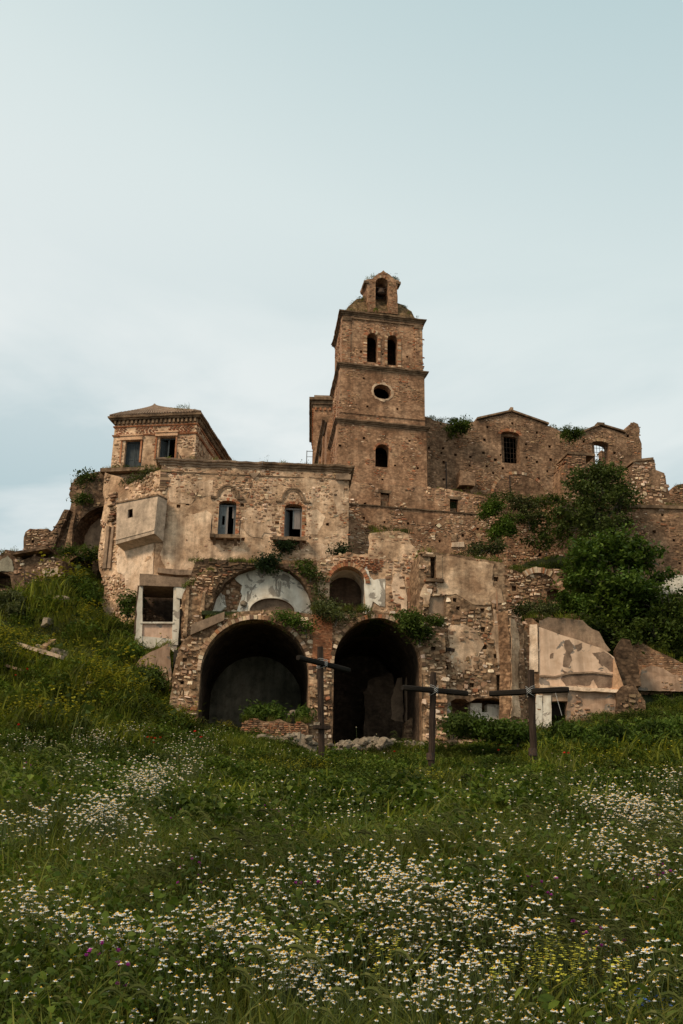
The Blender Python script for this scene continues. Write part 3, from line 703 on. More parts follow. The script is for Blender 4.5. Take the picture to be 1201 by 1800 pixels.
pth = [Tr.pt(0, 0, -10), Tr.pt(0, 0), Tr.pt(ur, 0)]; sweep([(p.x, p.y) for p in pth], [(-.1, zt - .9), (.06, zt - .88), (.08, zt - .6), (.2, zt - .55), (.22, zt - .25), (.42, zt - .2), (.45, zt + .05), (-.1, zt + .1)], M['ledge_stone'], church, 'cornice', .02)
m = MB()
for k in range(22): m.box(Trl, -.2 - k * .45, -.02 - k * .45, zt - 1.15, zt - .9, -.05, .14)
for k in range(9): m.box(Tr, .1 + k * .45, .28 + k * .45, zt - 1.15, zt - .9, -.05, .14)
tag(m.build('dentils', M['brick_red'], church), kind='stuff')
m = MB(); m.box(Tr, .05, ur, zt + .08, zt + .3, -9.9, .25, .05); m.build('roof_deck', M['roof_tile'], church)
m = MB(); q = at(539, 818, 70); m.tube([q, q + Vector((0, 0, 1.2))], .03, 5); m.tube([q + Vector((0, 0, 1.15)), q + Vector((.5, 0, 1.15))], .025, 5); m.tube([q + Vector((0, 0, .7)), q + Vector((.5, 0, .7))], .02, 5)
tag(m.build('iron_railing', M['iron']), 'small bare iron railing standing at the roof edge left of the tower', 'railing')

# ================================================================== nave wall (church, right of the tower)
N = frame_at(752, 780, 71.6, 11)
no = N.px([(735, 728), (752, 733), (765, 739), (790, 746), (812, 747), (840, 739), (870, 731), (899, 725), (930, 735), (962, 747), (1000, 765), (1012, 766), (1035, 756), (1055, 749), (1080, 757), (1099, 762), (1101, 754), (1106, 746), (1113, 742), (1121, 746), (1125, 755), (1124, 768), (1128, 780), (1129, 905), (735, 905)])
no = jag(no, .4, .06, keep=(23, 24, 22))
nw1 = arch_px(N, 883, 915, 759, 813, .35); nw2 = arch_px(N, 1043, 1073, 776, 817, .4)
z5 = lambda l: [(720 + a / 2.497, 680 + b / 2.497) for a, b in l]
nl = z5([(85, 268), (148, 270), (140, 290), (150, 330), (150, 407), (203, 298), (268, 308), (325, 290), (342, 177), (435, 185), (453, 160), (265, 345), (340, 350), (378, 320), (368, 378), (400, 298), (410, 358), (512, 252), (515, 310), (560, 200), (615, 262), (620, 320), (605, 370), (567, 403), (665, 410), (330, 232), (560, 330), (690, 300), (765, 240), (900, 290), (930, 330), (805, 300), (960, 215)])
nb = [sq_px(N, a, b, .1) for a, b in nl]
wall(N, no, [nw1, nw2], nb, .9, .05, .5, M['nave_core'], church, 'nave_wall')
stones(N, no, [nw1, nw2] + nb, region_mask(N, .53, [(N.px([(1000, 760), (1130, 740), (1130, 900), (1000, 900)]), .85)], .55, .6), church, 'nave', .25, .125, (.008, .04), 260, minw=.28)
for lp, pal in ((nw1, 'brick'), (nw2, 'nave')):
    u0, u1, z0, z1 = bbox(lp); a = (u1 - u0) / 2; r_ = .35 * a
    voussoirs(N, (u0 + u1) / 2, z1 - r_, a, r_, .0, .25, 13, church, pal, (-.3, .05))
# inner window: recessed frame with an iron grille
for (x0, x1, yt, yb, glz) in ((887, 911, 768, 813, True), (1047, 1068, 780, 816, False)):
    Wn = N.shift(-.45); lp = rect_px(Wn, x0, x1, yt, yb); u0, u1, z0, z1 = bbox(lp)
    ou = rect_loop(u0 - .35, u1 + .35, z0 - .05, z1 + .5)
    wall(Wn, ou, [lp], [], .3, .01, .5, M['nave_core'], church, 'window_embrasure')
    g = MB()
    for k in range(1, 4): g.tube([Wn.pt(u0 + (u1 - u0) * k / 4, z0, -.15), Wn.pt(u0 + (u1 - u0) * k / 4, z1, -.15)], .018, 5, False)
    for k in range(1, 5): g.tube([Wn.pt(u0, z0 + (z1 - z0) * k / 5, -.15), Wn.pt(u1, z0 + (z1 - z0) * k / 5, -.15)], .018, 5, False)
    g.build('window_grille', M['iron'], church)
# unseen box added behind the left gable to keep that window dark; the right bay is open to the sky
ua = N.uv(840, 800)[0]; ub = N.uv(965, 800)[0]; za = N.uv(900, 870)[1]; zb = N.uv(900, 760)[1]
shell(N, ua, ub, za, zb, -.95, -7.0, M['shade_dark'], church)
nu_ = N.uv(1054, 800, -3)[0]; o = jag(rect_loop(nu_, nu_ + 3.2, N.uv(1056, 830)[1], N.uv(1056, 768)[1]), .3, .12); slab(N, o, -3.2, -2.6, M['nave_core'], church, 'window_dark_backing', .4, .05)  # wall added behind the right window to darken part of its opening
# gable copings
for lst in ([(838, 737), (899, 723.5), (964, 746.5)], [(1012, 765), (1055, 747.5), (1099, 760.5)]):
    p = [N.uv(a, b) for a, b in lst]; m = MB()
    for (a, b) in zip(p[:-1], p[1:]):
        m.hexa([N.pt(a[0], a[1] - .02, .18), N.pt(b[0], b[1] - .02, .18), N.pt(b[0], b[1] - .02, -1), N.pt(a[0], a[1] - .02, -1), N.pt(a[0], a[1] + .12, .18), N.pt(b[0], b[1] + .12, .18), N.pt(b[0], b[1] + .12, -1), N.pt(a[0], a[1] + .12, -1)])
    m.build('gable_coping', M['ledge_stone'], church)
q = N.uv(899, 722); m = MB(); m.box(N, q[0] - .1, q[0] + .1, q[1] - .05, q[1] + .22, -.4, .2, .02); m.build('gable_finial', M['ledge_stone'], church)
q = N.uv(1055, 747); m = MB(); m.box(N, q[0] - .3, q[0] + .3, q[1] - .05, q[1] + .14, -.4, .2, .02); m.build('gable_finial', M['ledge_stone'], church)
# blind brick arch and seam low on the nave wall
q0 = N.uv(866, 868); q1 = N.uv(962, 868); qt = N.uv(915, 832)
voussoirs(N, (q0[0] + q1[0]) / 2, q0[1], (q1[0] - q0[0]) / 2, qt[1] - q0[1], -.1, .14, 34, church, 'nave', (-.1, .045))
m = MB(); q = N.uv(897, 870); q2 = N.uv(897, 836); m.box(N, q[0] - .05, q[0] + .05, q[1], q2[1], -.05, .05); m.build('down_pipe', M['iron'], church)
q = N.uv(785, 870); q2 = N.uv(785, 812); m = MB(); m.box(N, q[0] - .05, q[0] + .05, q[1], q2[1], -.05, .07); m.build('down_pipe', M['iron'], church)
o = N.px([(801, 860), (829, 860), (828, 838), (803, 834)]); slab(N, jag(o, .4, .04), -.05, .9, M['nave_core'], church, 'wall_stub', .4, .04)

# ================================================================== retaining wall under the tower, string course, small windows
terr = thing('terrace_wall', T.pt(6, 16, .3), 'tall brown rubble retaining wall with a string course below the bell tower', 'wall')
Tw = T.shift(.35)
to = Tw.px([(600, 846), (752, 856), (800, 862), (850, 872), (900, 880), (960, 886), (1010, 890), (1095, 893), (1095, 1080), (600, 1080)])
to = jag(to, .5, .05, keep=(0, 8, 9))
tl = [(642, 886), (705, 892), (765, 898), (828, 904), (640, 911), (676, 918), (718, 920), (768, 924), (612, 937), (840, 930), (773, 951), (833, 955), (814, 941), (905, 985), (930, 960), (915, 948), (950, 975), (975, 985)]
tb = [sq_px(Tw, a, b, .1) for a, b in tl]
tws = [rect_px(Tw, 669, 685, 867, 889), rect_px(Tw, 791, 806, 878, 901)]
wall(Tw, to, [], tb + [(w_, .55) for w_ in tws], .9, .06, .5, M['tower_core'], terr, 'wall_core')
stones(Tw, to, tb + tws, region_mask(Tw, .40, [(Tw.px([(745, 850), (870, 870), (1100, 890), (1100, 1090), (640, 1090), (640, 930), (745, 940)]), .72), (Tw.px([(820, 868), (1100, 890), (1100, 1090), (840, 1090)]), .95)], .5, .6), terr, 'house', .27, .15, (.01, .06), 280)
for w_, sp in zip(tws, (.14, .2)):
    u0, u1, z0, z1 = bbox(w_); m = MB()
    m.hexa([Tw.pt(u0 - .02, z1, .07), Tw.pt(u1 + .02, z1, .07), Tw.pt(u1 + .02, z1, -.3), Tw.pt(u0 - .02, z1, -.3), Tw.pt(u0 - sp, z1 + .22, .07), Tw.pt(u1 + sp, z1 + .22, .07), Tw.pt(u1 + sp, z1 + .22, -.3), Tw.pt(u0 - sp, z1 + .22, -.3)])
    m.build('window_lintel', M['ledge_stone'], terr)
    m = MB(); m.box(Tw, u0 + .1, u1 - .1, z0, z0 + .45, -.5, -.25, .03); m.build('window_infill', M['rubble_core'], terr)
pa = [Tw.uv(x_, y_) for x_, y_ in ((608, 885), (700, 893), (780, 900), (850, 907))]
p0, p1 = pa[0], pa[-1]; a0, a1 = Tw.pt(p0[0], 0), Tw.pt(p1[0], 0); zz = p0[1]
sweep([(a0.x, a0.y), (a1.x, a1.y)], [(-.05, zz - .07), (.1, zz - .06), (.13, zz + .02), (-.05, zz + .07)], M['ledge_stone'], terr, 'string_course', .02, .3)
q0 = Tw.uv(762, 945); q1 = Tw.uv(842, 945); qt = Tw.uv(805, 917)
voussoirs(Tw, (q0[0] + q1[0]) / 2, q0[1], (q1[0] - q0[0]) / 2, qt[1] - q0[1], -.1, .2, 30, terr, 'house', (-.1, .04))
o = Tw.px([(793, 962), (816, 962), (815, 953), (794, 954)]); slab(Tw, o, -.05, .1, M['cream_plaster'], terr, 'pale_block', .3)
o = Tw.px([(792, 952), (803, 952), (803, 940), (793, 940)]); slab(Tw, o, -.05, .09, M['rubble_core'], terr, 'pale_block', .3)

# earth fill of the terrace between the retaining wall and the church
m = MB(); pz = [Tw.uv(*q) for q in ((752, 858), (850, 874), (960, 888), (1095, 895))]
for a, b in zip(pz[:-1], pz[1:]):
    m.hexa([Tw.pt(a[0], a[1] - 4, -.5), Tw.pt(b[0], b[1] - 4, -.5), Tw.pt(b[0], b[1] - 4, -5.5), Tw.pt(a[0], a[1] - 4, -5.5), Tw.pt(a[0], a[1] - .15, -.5), Tw.pt(b[0], b[1] - .15, -.5), Tw.pt(b[0], b[1] + .2, -5.5), Tw.pt(a[0], a[1] + .2, -5.5)])
m.build('earth_fill', M['soil'], terr)

# ================================================================== plastered house (left middle)
H = frame_at(278, 900, 60, 4)
hR = H.uv(613, 900)[0]
house = thing('plastered_house', H.pt(hR / 2, 16, -3), 'long plastered stone house with flat cornice and two arched balcony doors', 'house')
zc = H.uv(440, 824)[1]; zb = H.uv(440, 1090)[1]
ho = rect_loop(0, hR, zb, zc); ho = jag(ho, .6, .03, keep=(0, 2))
d1 = arch_px(H, 382, 413, 880, 942, .35); d2 = arch_px(H, 499, 530, 886, 946, .35)
hl = [(325, 971), (377, 957), (426, 888), (539, 921), (487, 919), (446, 908), (542, 981), (427, 948), (576, 922), (314, 890), (330, 885), (601, 866)]
hb = [sq_px(H, a, b, .1) for a, b in hl]
wall(H, ho, [d1, d2], hb, .65, .07, .4, M['house_render'], house, 'front_wall')
hm = region_mask(H, .40, [(H.px([(270, 815), (620, 825), (620, 872), (270, 868)]), .82), (H.px([(430, 850), (620, 850), (620, 1000), (470, 1000)]), .68), (H.px([(285, 872), (380, 872), (380, 940), (470, 960), (470, 1010), (270, 1010)]), .12), (H.px([(270, 890), (290, 890), (295, 1010), (270, 1010)]), .55), (H.px([(420, 890), (440, 890), (440, 960), (350, 970), (350, 950), (420, 945)]), .75)], .42, .75)
stones(H, ho, [d1, d2] + hb, hm, house, 'house', .25, .165, (.012, .06), 280, minw=.28)
for pts in ([(298, 905), (330, 898), (372, 906), (376, 945), (352, 975), (348, 1002), (290, 1004), (284, 975), (288, 940)], [(350, 952), (368, 948), (380, 962), (440, 968), (462, 985), (460, 1000), (352, 1003)], [(296, 838), (330, 842), (345, 860), (338, 885), (300, 888), (292, 862)], [(470, 962), (520, 968), (545, 958), (590, 950), (607, 952), (607, 972), (560, 984), (500, 984)], [(424, 898), (452, 896), (476, 908), (482, 936), (455, 946), (430, 934)], [(575, 840), (606, 842), (607, 900), (596, 905), (588, 872)], [(535, 900), (560, 896), (572, 912), (560, 940), (540, 936)], [(340, 842), (378, 846), (374, 868), (350, 874)]):
    slab(H, jag(jag(H.px(pts), .5, .25), .1, .07), -.02, .03, M['pale_render'], house, 'plaster_patch', .35, .03)
# dark quoins on the left corner
z = H.uv(280, 862)[1]
while z < zc - .2:
    hh = random.uniform(.12, .2); ww = random.choice((.35, .6, .45)); m = MB(); m.box(H, -.04, ww, z + .01, z + hh - .01, -.3, .07 + random.uniform(-.02, .03), .015)
    o = m.build('quoin', M['stone_one'], house); o.color = (*pick('dark'), 1); z += hh
# cornice
pth = [H.turned(hR, 90).pt(5, 0), H.pt(hR, 0), H.pt(0, 0), H.turned(0, -34).pt(-.8, 0)][::-1]
zz = zc
for (ua, ub, dz) in ((-.1, H.uv(461, 815)[0], .0), (H.uv(461, 815)[0] + .01, hR + .02, .02)):
    pts = [H.pt(ua, 0), H.pt(ub, 0)]
    if ub > hR: pts.append(H.turned(hR + .02, 90).pt(5, 0))
    if ua < 0: pts = [H.pt(ua, 0, -1.2)] + pts
    pf = [(-.2, zz - .04), (.06, zz - .02), (.08, zz + .1), (.17, zz + .13), (.2, zz + .24), (.31, zz + .28), (.34, zz + .38 + dz), (.28, zz + .41 + dz), (-.2, zz + .46 + dz)]
    sweep([(p.x, p.y) for p in pts], pf, M['ledge_stone'] if dz else M['grey_render'], house, 'cornice', .06, .25)
sweep([(p.x, p.y) for p in (H.pt(.1, 0), H.pt(hR - .02, 0))], [(-.05, zz - .52), (.05, zz - .5), (.06, zz - .44), (-.05, zz - .42)], M['ledge_stone'], house, 'string_course', .015, .3)
q0 = H.uv(590, 838); m = MB(); m.box(H, q0[0], hR + .1, q0[1] - .25, q0[1] + .15, -.3, .2, .02); m.build('cornice_block', M['grey_render'], house)
q0, q1 = H.uv(437, 832), H.uv(457, 832); qt = H.uv(447, 843)
m = MB(); m.add([H.pt(q0[0], q0[1], .12), H.pt(q1[0], q1[1], .12), H.pt((q0[0] + q1[0]) / 2, qt[1], .12), H.pt(q0[0], q0[1], -.05), H.pt(q1[0], q1[1], -.05), H.pt((q0[0] + q1[0]) / 2, qt[1], -.05)], [(0, 2, 1), (3, 4, 5), (0, 1, 4, 3), (1, 2, 5, 4), (2, 0, 3, 5)])
m.build('shield_stone', M['grey_render'], house)
shell(H, .1, hR - .02, zb, zc + .3, -.66, -9, M['shade_dark'], house)
m = MB(); zfl = bbox(d1)[2]; m.box(H, .3, hR - .3, zfl - .35, zfl - .03, -8.7, -.66); m.build('floor_deck', M['shade_dark'], house)
# blind arch hoods over the doors
for (cx, yb_, yt, wd) in ((400, 873, 855, 17), (515, 879, 860, 18)):
    q0 = H.uv(cx - wd, yb_); q1 = H.uv(cx + wd, yb_); qt = H.uv(cx, yt); c = (q0[0] + q1[0]) / 2; a = (q1[0] - q0[0]) / 2
    for r_, t_ in ((0, .1), (-.16, .06)):
        m = MB(); n_ = 16
        for k in range(n_):
            ta, tb_ = math.pi * k / n_, math.pi * (k + 1) / n_
            f_ = lambda t, o_: (c + (a + r_ + o_) * math.cos(t), q0[1] + (qt[1] - q0[1] + r_ + o_) * math.sin(t))
            pp = [f_(tb_, 0), f_(ta, 0), f_(ta, .1), f_(tb_, .1)]
            m.hexa([H.pt(*pp[0], t_), H.pt(*pp[1], t_), H.pt(*pp[1], -.05), H.pt(*pp[0], -.05), H.pt(*pp[3], t_), H.pt(*pp[2], t_), H.pt(*pp[2], -.05), H.pt(*pp[3], -.05)])
        m.build('hood_arch', M['ledge_stone'], house)
    for sx in (-1, 1):
        m = MB(); m.box(H, c + sx * (a + .22) - .22, c + sx * (a + .22) + .22, q0[1] - .16, q0[1], -.05, .14, .02); m.build('hood_end', M['ledge_stone'], house)
# doors, reveals, balconies
for lp, kind in ((d1, 0), (d2, 1)):
    u0, u1, z0, z1 = bbox(lp); w_ = u1 - u0; Wd = H.shift(-.28); zt_ = z1 - .2; a = w_ / 2
    voussoirs(H, (u0 + u1) / 2, z1 - .35 * a, a, .35 * a, .0, .2, 11, house, 'brick', (-.3, .03))
    for e_ in ((u0 - .16, u0 - .01), (u1 + .01, u1 + .16)):
        z = z0
        while z < z1 - .35 * a:
            hh = .085; m = MB(); m.box(H, e_[0] - (random.random() < .5) * .1 * (1 if e_[0] < u0 else 0), e_[1] + (random.random() < .5) * .1 * (1 if e_[0] > u0 else 0), z + .006, z + hh - .006, -.3, .02 + random.uniform(-.01, .02), .004)
            o = m.build('jamb_brick', M['stone_one'], house); o.color = (*pick('brick' if random.random() < .6 else 'house'), 1); z += hh
    fm = MB(); fm.box(Wd, u0, u0 + .07, z0, zt_, -.1, 0); fm.box(Wd, u1 - .07, u1, z0, zt_, -.1, 0); fm.box(Wd, u0 + .072, u1 - .072, zt_ - .1, zt_, -.1, -.002)
    fm.build('door_frame', M['blue_shutter'] if kind == 0 else M['pale_shutter'], house)
    if kind == 0:   # left leaf shut, with a dark missing pane; right leaf half swung in
        l0, l1 = u0 + .075, u0 + w_ * .47
        hole = rect_loop(l0 + .16, l1 - .12, z0 + .85, z0 + 1.45)
        leaf = wall(Wd.shift(-.02), rect_loop(l0, l1, z0 + .02, zt_ - .11), [hole], [(rect_loop(l0 + .1, l1 - .1, z0 + .15, z0 + .65), .02)], .05, 0, 9, M['blue_shutter'], house, 'door_leaf')
        m = MB(); m.box(Wd, l1 - .03, l1 + .09, z0 + .02, zt_ - .11, -.1, .03); m.build('door_stile', M['pale_shutter'], house)
        Wl = Wd.turned(u1 - .1, 62, -.05); m = MB(); m.box(Wl, 0, .5, z0 + .02, zt_ - .12, -.05, 0); m.build('door_leaf', M['blue_shutter'], house)
        m = MB(); m.box(Wd, u1 - .25, u1 - .08, z1 - 1.05, zt_ - .1, -.14, -.11); m.build('broken_panel', M['pale_shutter'], house)
    else:           # left leaf swung inside, upper part of the right leaf hangs pale
        Wl = Wd.turned(u0 + .09, 62, -.05); m = MB(); m.box(Wl, 0, .55, z0 + .02, zt_ - .12, -.05, 0); m.build('door_leaf', M['blue_shutter'], house)
        m = MB(); m.box(Wd, u0 + w_ * .55, u1 - .1, z0 + .75, zt_ - .11, -.09, -.04, .01); m.build('broken_door_leaf', M['pale_shutter'], house)
        m = MB(); m.box(Wd, u0 + w_ * .48, u0 + w_ * .55 - .002, z0 + .75, zt_ - .11, -.1, -.03); m.build('door_stile', M['blue_shutter'], house)
for (x0, x1, y, post) in ((370, 423, 942, True), (480, 538, 946, False)):
    q0, q1 = H.uv(x0, y), H.uv(x1, y); 
    sb = MB()
    nseg = 7
    for k in range(nseg):
        a = q0[0] + (q1[0] - q0[0]) * k / nseg; b_ = q0[0] + (q1[0] - q0[0]) * (k + 1) / nseg - .001
        sb.box(H, a, b_, q0[1] - .26, q0[1] - .03, -.2, .62 + random.uniform(-.06, .03), .008)
    bal = sb.build('balcony_slab', M['ledge_stone'], house)
    m = MB()
    for k in range(3): u_ = q0[0] + (q1[0] - q0[0]) * (.15 + .35 * k); m.hexa([H.pt(u_ - .09, q0[1] - .6, .02), H.pt(u_ + .09, q0[1] - .6, .02), H.pt(u_ + .09, q0[1] - .6, -.2), H.pt(u_ - .09, q0[1] - .6, -.2), H.pt(u_ - .09, q0[1] - .262, .5), H.pt(u_ + .09, q0[1] - .262, .5), H.pt(u_ + .09, q0[1] - .262, -.2), H.pt(u_ - .09, q0[1] - .262, -.2)])
    m.build('balcony_brackets', M['ledge_stone'], bal)
    if post:
        for u_, hgt in ((q0[0] + .06, 1.0), (q1[0] - .06, .95)):
            m = MB(); m.tube([H.pt(u_, q0[1] - .05, .5), H.pt(u_ + .01, q0[1] + hgt, .52)], .035, 6); m.tube([H.pt(u_, q0[1] + hgt - .05, .52), H.pt(u_, q0[1] + hgt - .35, -.05)], .02, 5); m.build('rail_post', M['iron'], house)

# ------------------------------------------------------------------ left return wall with the concrete bay
Lw = H.turned(-.003, -34)
lo_px = [(279.5, 826), (262, 832), (238, 845), (225, 853), (216, 840), (200, 834), (184, 832), (181, 860), (184, 880), (180, 905), (176, 940), (172, 975), (173, 992), (178, 1010), (184, 1030), (181, 1060), (184, 1085), (178, 1106), (192, 1116), (215, 1122), (245, 1128), (279.5, 1130)]
lo = Lw.px(lo_px); lo[0] = (-.01, lo[0][1]); lo[-1] = (-.01, lo[-1][1]); lo = jag(lo, .35, .13, keep=(len(lo) - 1, 0))
chan = Lw.px([(188, 930), (196, 926), (193, 1000), (184, 1000)])
wall(Lw, lo, [], [(chan, .35)], 1.0, .09, .4, M['house_render'], house, 'side_wall')
lm = region_mask(Lw, .62, [(Lw.px([(200, 835), (220, 835), (222, 870), (205, 880), (195, 850)]), .15), (Lw.px([(205, 945), (275, 935), (275, 1060), (232, 1050), (212, 1010)]), .02), (Lw.px([(180, 1010), (225, 1010), (235, 1050), (240, 1130), (175, 1130)]), 1.0)], .4, .8)
stones(Lw, lo, [chan], lm, house, 'rubble', .25, .165, (.015, .08), 200)
o = jag(Lw.px([(213, 950), (270, 941), (270, 1005), (266, 1050), (248, 1046), (232, 1052), (222, 1040), (220, 1012), (207, 1005), (205, 975)]), .3, .12)
slab(Lw, o, -.02, .045, M['cream_plaster'], house, 'plaster_patch', .35, .02)
for (a, b_) in ((183, 188.5), (191, 196.5)):
    q0, q1, qt = Lw.uv(a, 1000), Lw.uv(b_, 1000), Lw.uv(a, 928); m = MB(); m.box(Lw, q0[0], q1[0], q0[1], qt[1], -.3, .14, .03); m.build('channel_post', M['grey_render'], house)
# broken brick edge: dark jutting blocks
for k in range(16):
    y_ = 868 + k * 3.2; q = Lw.uv(202 + random.uniform(-4, 3) - k * .2, y_); m = MB(); s_ = random.uniform(.12, .26)
    m.box(Lw, q[0] - s_, q[0] + s_, q[1] - .05, q[1] + .05, -.2, random.uniform(.1, .3), .02); o = m.build('broken_brick', M['stone_one'], house); o.color = (*pick('dark'), 1)
bx = Lw.px([(203.5, 957), (271, 938), (278, 870), (206, 884)], .9)
Wb = Lw.shift(.9); hole = Wb.px([(224.5, 911), (233.5, 909), (233.5, 894), (225, 896)])
bay = wall(Wb, bx, [hole], [], .12, .004, .6, M['concrete'], house, 'concrete_bay')
m = MB(); pb = [Lw.pt(u_, z_, .78) for u_, z_ in bx]; pw = [Lw.pt(u_ , z_ - (.25 if k < 2 else 0), -.02) for k, (u_, z_) in enumerate(bx)]
for i, j in ((0, 1), (2, 3), (3, 0), (1, 2)):
    cc = sum((p for p in pb), Vector()) / 4
    q = [pb[i], pb[j], pw[j], pw[i]]; inn = [p + (cc - p) * .04 for p in q]
    m.hexa([q[0], q[1], q[2], q[3], inn[0], inn[1], inn[2], inn[3]])
m.build('bay_sides', M['concrete'], bay)
b0, b1 = Wb.uv(204, 950), Wb.uv(271.5, 932)
m = MB(); m.hexa([Wb.pt(b0[0], b0[1], .04), Wb.pt(b1[0], b1[1], .04), Wb.pt(b1[0], b1[1], -.02), Wb.pt(b0[0], b0[1], -.02), Wb.pt(b0[0], b0[1] + .1, .03), Wb.pt(b1[0], b1[1] + .1, .03), Wb.pt(b1[0], b1[1] + .1, -.02), Wb.pt(b0[0], b0[1] + .1, -.02)]); m.build('bay_lip', M['concrete'], bay)
b0, b1 = Wb.uv(206, 885), Wb.uv(278, 871); m = MB(); m.hexa([Wb.pt(b0[0] - .03, b0[1] - .02, .06), Wb.pt(b1[0] + .03, b1[1] - .02, .06), Wb.pt(b1[0] + .03, b1[1] - .02, -.9), Wb.pt(b0[0] - .03, b0[1] - .02, -.9), Wb.pt(b0[0] - .03, b0[1] + .07, .06), Wb.pt(b1[0] + .03, b1[1] + .07, .06), Wb.pt(b1[0] + .03, b1[1] + .07, -.9), Wb.pt(b0[0] - .03, b0[1] + .07, -.9)]); m.build('bay_cap', M['ledge_stone'], bay)

# ================================================================== upper corniced house (top left)
U = frame_at(344, 775, 65, -8)
uh = thing('corniced_house', U.pt(-4, 26, -3), 'square stone house with dentil cornice and two dark tall windows, above the concrete bay', 'house')
ul = U.uv(198, 790)[0]; zt = U.uv(300, 737)[1]; zb_ = U.uv(300, 835)[1] - 2.5
w1 = rect_px(U, 216.5, 248, 774, 825); w2 = rect_px(U, 278, 309, 768, 808)
uo = rect_loop(ul, 0, zb_, zt)
wall(U, uo, [w1, w2], [], .6, .05, .4, M['house_render'], uh, 'front_wall')
um = region_mask(U, .55, [(U.px([(195, 765), (215, 765), (215, 830), (190, 830)]), 1.0), (U.px([(318, 745), (345, 745), (350, 790), (320, 775)]), .95), (U.px([(250, 750), (276, 750), (276, 830), (250, 830)]), .1), (U.px([(200, 738), (345, 730), (345, 762), (200, 768)]), .3)], .3, .8)
stones(U, uo, [w1, w2], um, uh, 'house', .25, .14, (.01, .05), 90)
# brick courses under the cornice
o = rect_loop(ul + .05, -.05, zt - 1.1, zt - .45); stones(U, o, [], region_mask(U, .75, [], .5, .9), uh, 'brick', .27, .08, (.03, .06), 0, course=True)
Us = U.turned(0, 90); LEN = 9.5
wall(Us, rect_loop(.605, LEN, zb_, zt), [], [], .5, .05, .5, M['house_render'], uh, 'flank_wall')
stones(Us, rect_loop(0, LEN, zb_, zt - .5), [], region_mask(Us, .45, [(rect_loop(0, 1.0, zb_, zt), .9)], .45, .7), uh, 'house', .3, .14, (.01, .05), 0)
Ul = U.turned(ul, -90); wall(Ul, rect_loop(-LEN, -.605, zb_, zt), [], [], .5, .04, .7, M['house_render'], uh, 'flank_wall')
m = MB(); m.box(U, ul + .5, -.5, zb_, zt, -LEN, -LEN + .4); m.build('back_wall', M['house_render'], uh)
m = MB(); m.box(U, ul + .5, -.5, zb_ + 2.2, zb_ + 2.45, -LEN + .41, -.61); m.build('floor_deck', M['shade_dark'], uh)
pth = [(p.x, p.y) for p in (U.pt(ul, 0, -LEN), U.pt(ul, 0), U.pt(0, 0), U.pt(0, 0, -LEN))]
sweep(pth, [(-.1, zt - .02), (.28, zt), (.30, zt + .08), (.42, zt + .12), (.44, zt + .25), (-.1, zt + .32)], M['ledge_stone'], uh, 'cornice', .03, .35)
sweep(pth, [(-.05, zt - .5), (.08, zt - .49), (.10, zt - .4), (-.05, zt - .39)], M['brick_red'], uh, 'string_course', .015, .4)
sweep(pth, [(-.05, zt - 1.22), (.07, zt - 1.2), (.12, zt - 1.1), (-.05, zt - 1.06)], M['brick_red'], uh, 'string_course', .015, .4)
m = MB(); k = ul + .02
while k < -.1: m.box(U, k, k + .14, zt - .3, zt - .02, -.05, .22, .012); k += .31
k = .15
while k < LEN: m.box(Us, k, k + .14, zt - .3, zt - .02, -.05, .22, .012); k += .31
tag(m.build('dentils', M['ledge_stone'], uh), kind='stuff')
# low hipped roof
e0 = [U.pt(ul - .3, zt + .3, .3), U.pt(.3, zt + .3, .3), U.pt(.3, zt + .3, -LEN), U.pt(ul - .3, zt + .3, -LEN)]
zr = U.uv(271, 711, -3.5)[1]; r0 = U.pt(U.uv(271, 711, -3.5)[0], zr, -3.6); r1 = U.pt(U.uv(271, 711, -3.5)[0], zr, -6.2)
m = MB(); m.add(e0 + [r0, r1], [(0, 1, 4), (1, 2, 5, 4), (2, 3, 5), (3, 0, 4, 5), (3, 2, 1, 0)]); rf = m.build('roof', M['roof_tile'], uh)
m = MB()
for k in range(34):
    t = k / 33; a = e0[0].lerp(e0[1], t); b_ = a + (r0 - a) * min(1.0, .95); m.tube([a + Vector((0, 0, .06)), a.lerp(r0, .97 if abs(t - .5) < .03 else .25 + .7 * (1 - abs(2 * t - 1))) + Vector((0, 0, .06))], .09, 6)
    if k < 26:
        t = k / 25; a = e0[1].lerp(e0[2], t); m.tube([a + Vector((0, 0, .06)), a + Vector((-.5, 0, .15))], .1, 6)
tag(m.build('roof_tiles', M['roof_tile'], rf), kind='stuff')
for (x0, x1, y0, y1) in ((213, 251, 768, 775), (274, 313, 761.5, 768)):
    q0, q1, qt = U.uv(x0, y1), U.uv(x1, y1), U.uv((x0 + x1) / 2, y0); m = MB(); m.box(U, q0[0], q1[0], q0[1], qt[1], -.2, .15, .01); lt = m.build('window_lintel', M['warm_lintel'], uh)
    m = MB(); m.box(U, q0[0] - .06, q1[0] + .06, qt[1] + .003, qt[1] + .1, -.2, .22, .01); m.build('lintel_cap', M['warm_lintel'], lt)
    for e_ in ((q0[0] + .02, q0[0] + .13), (q1[0] - .13, q1[0] - .02)):
        m = MB(); m.box(U, e_[0], e_[1], q0[1] - 1.7, q0[1] - .005, -.1, .06, .008); m.build('window_jamb', M['brick_red'], uh)
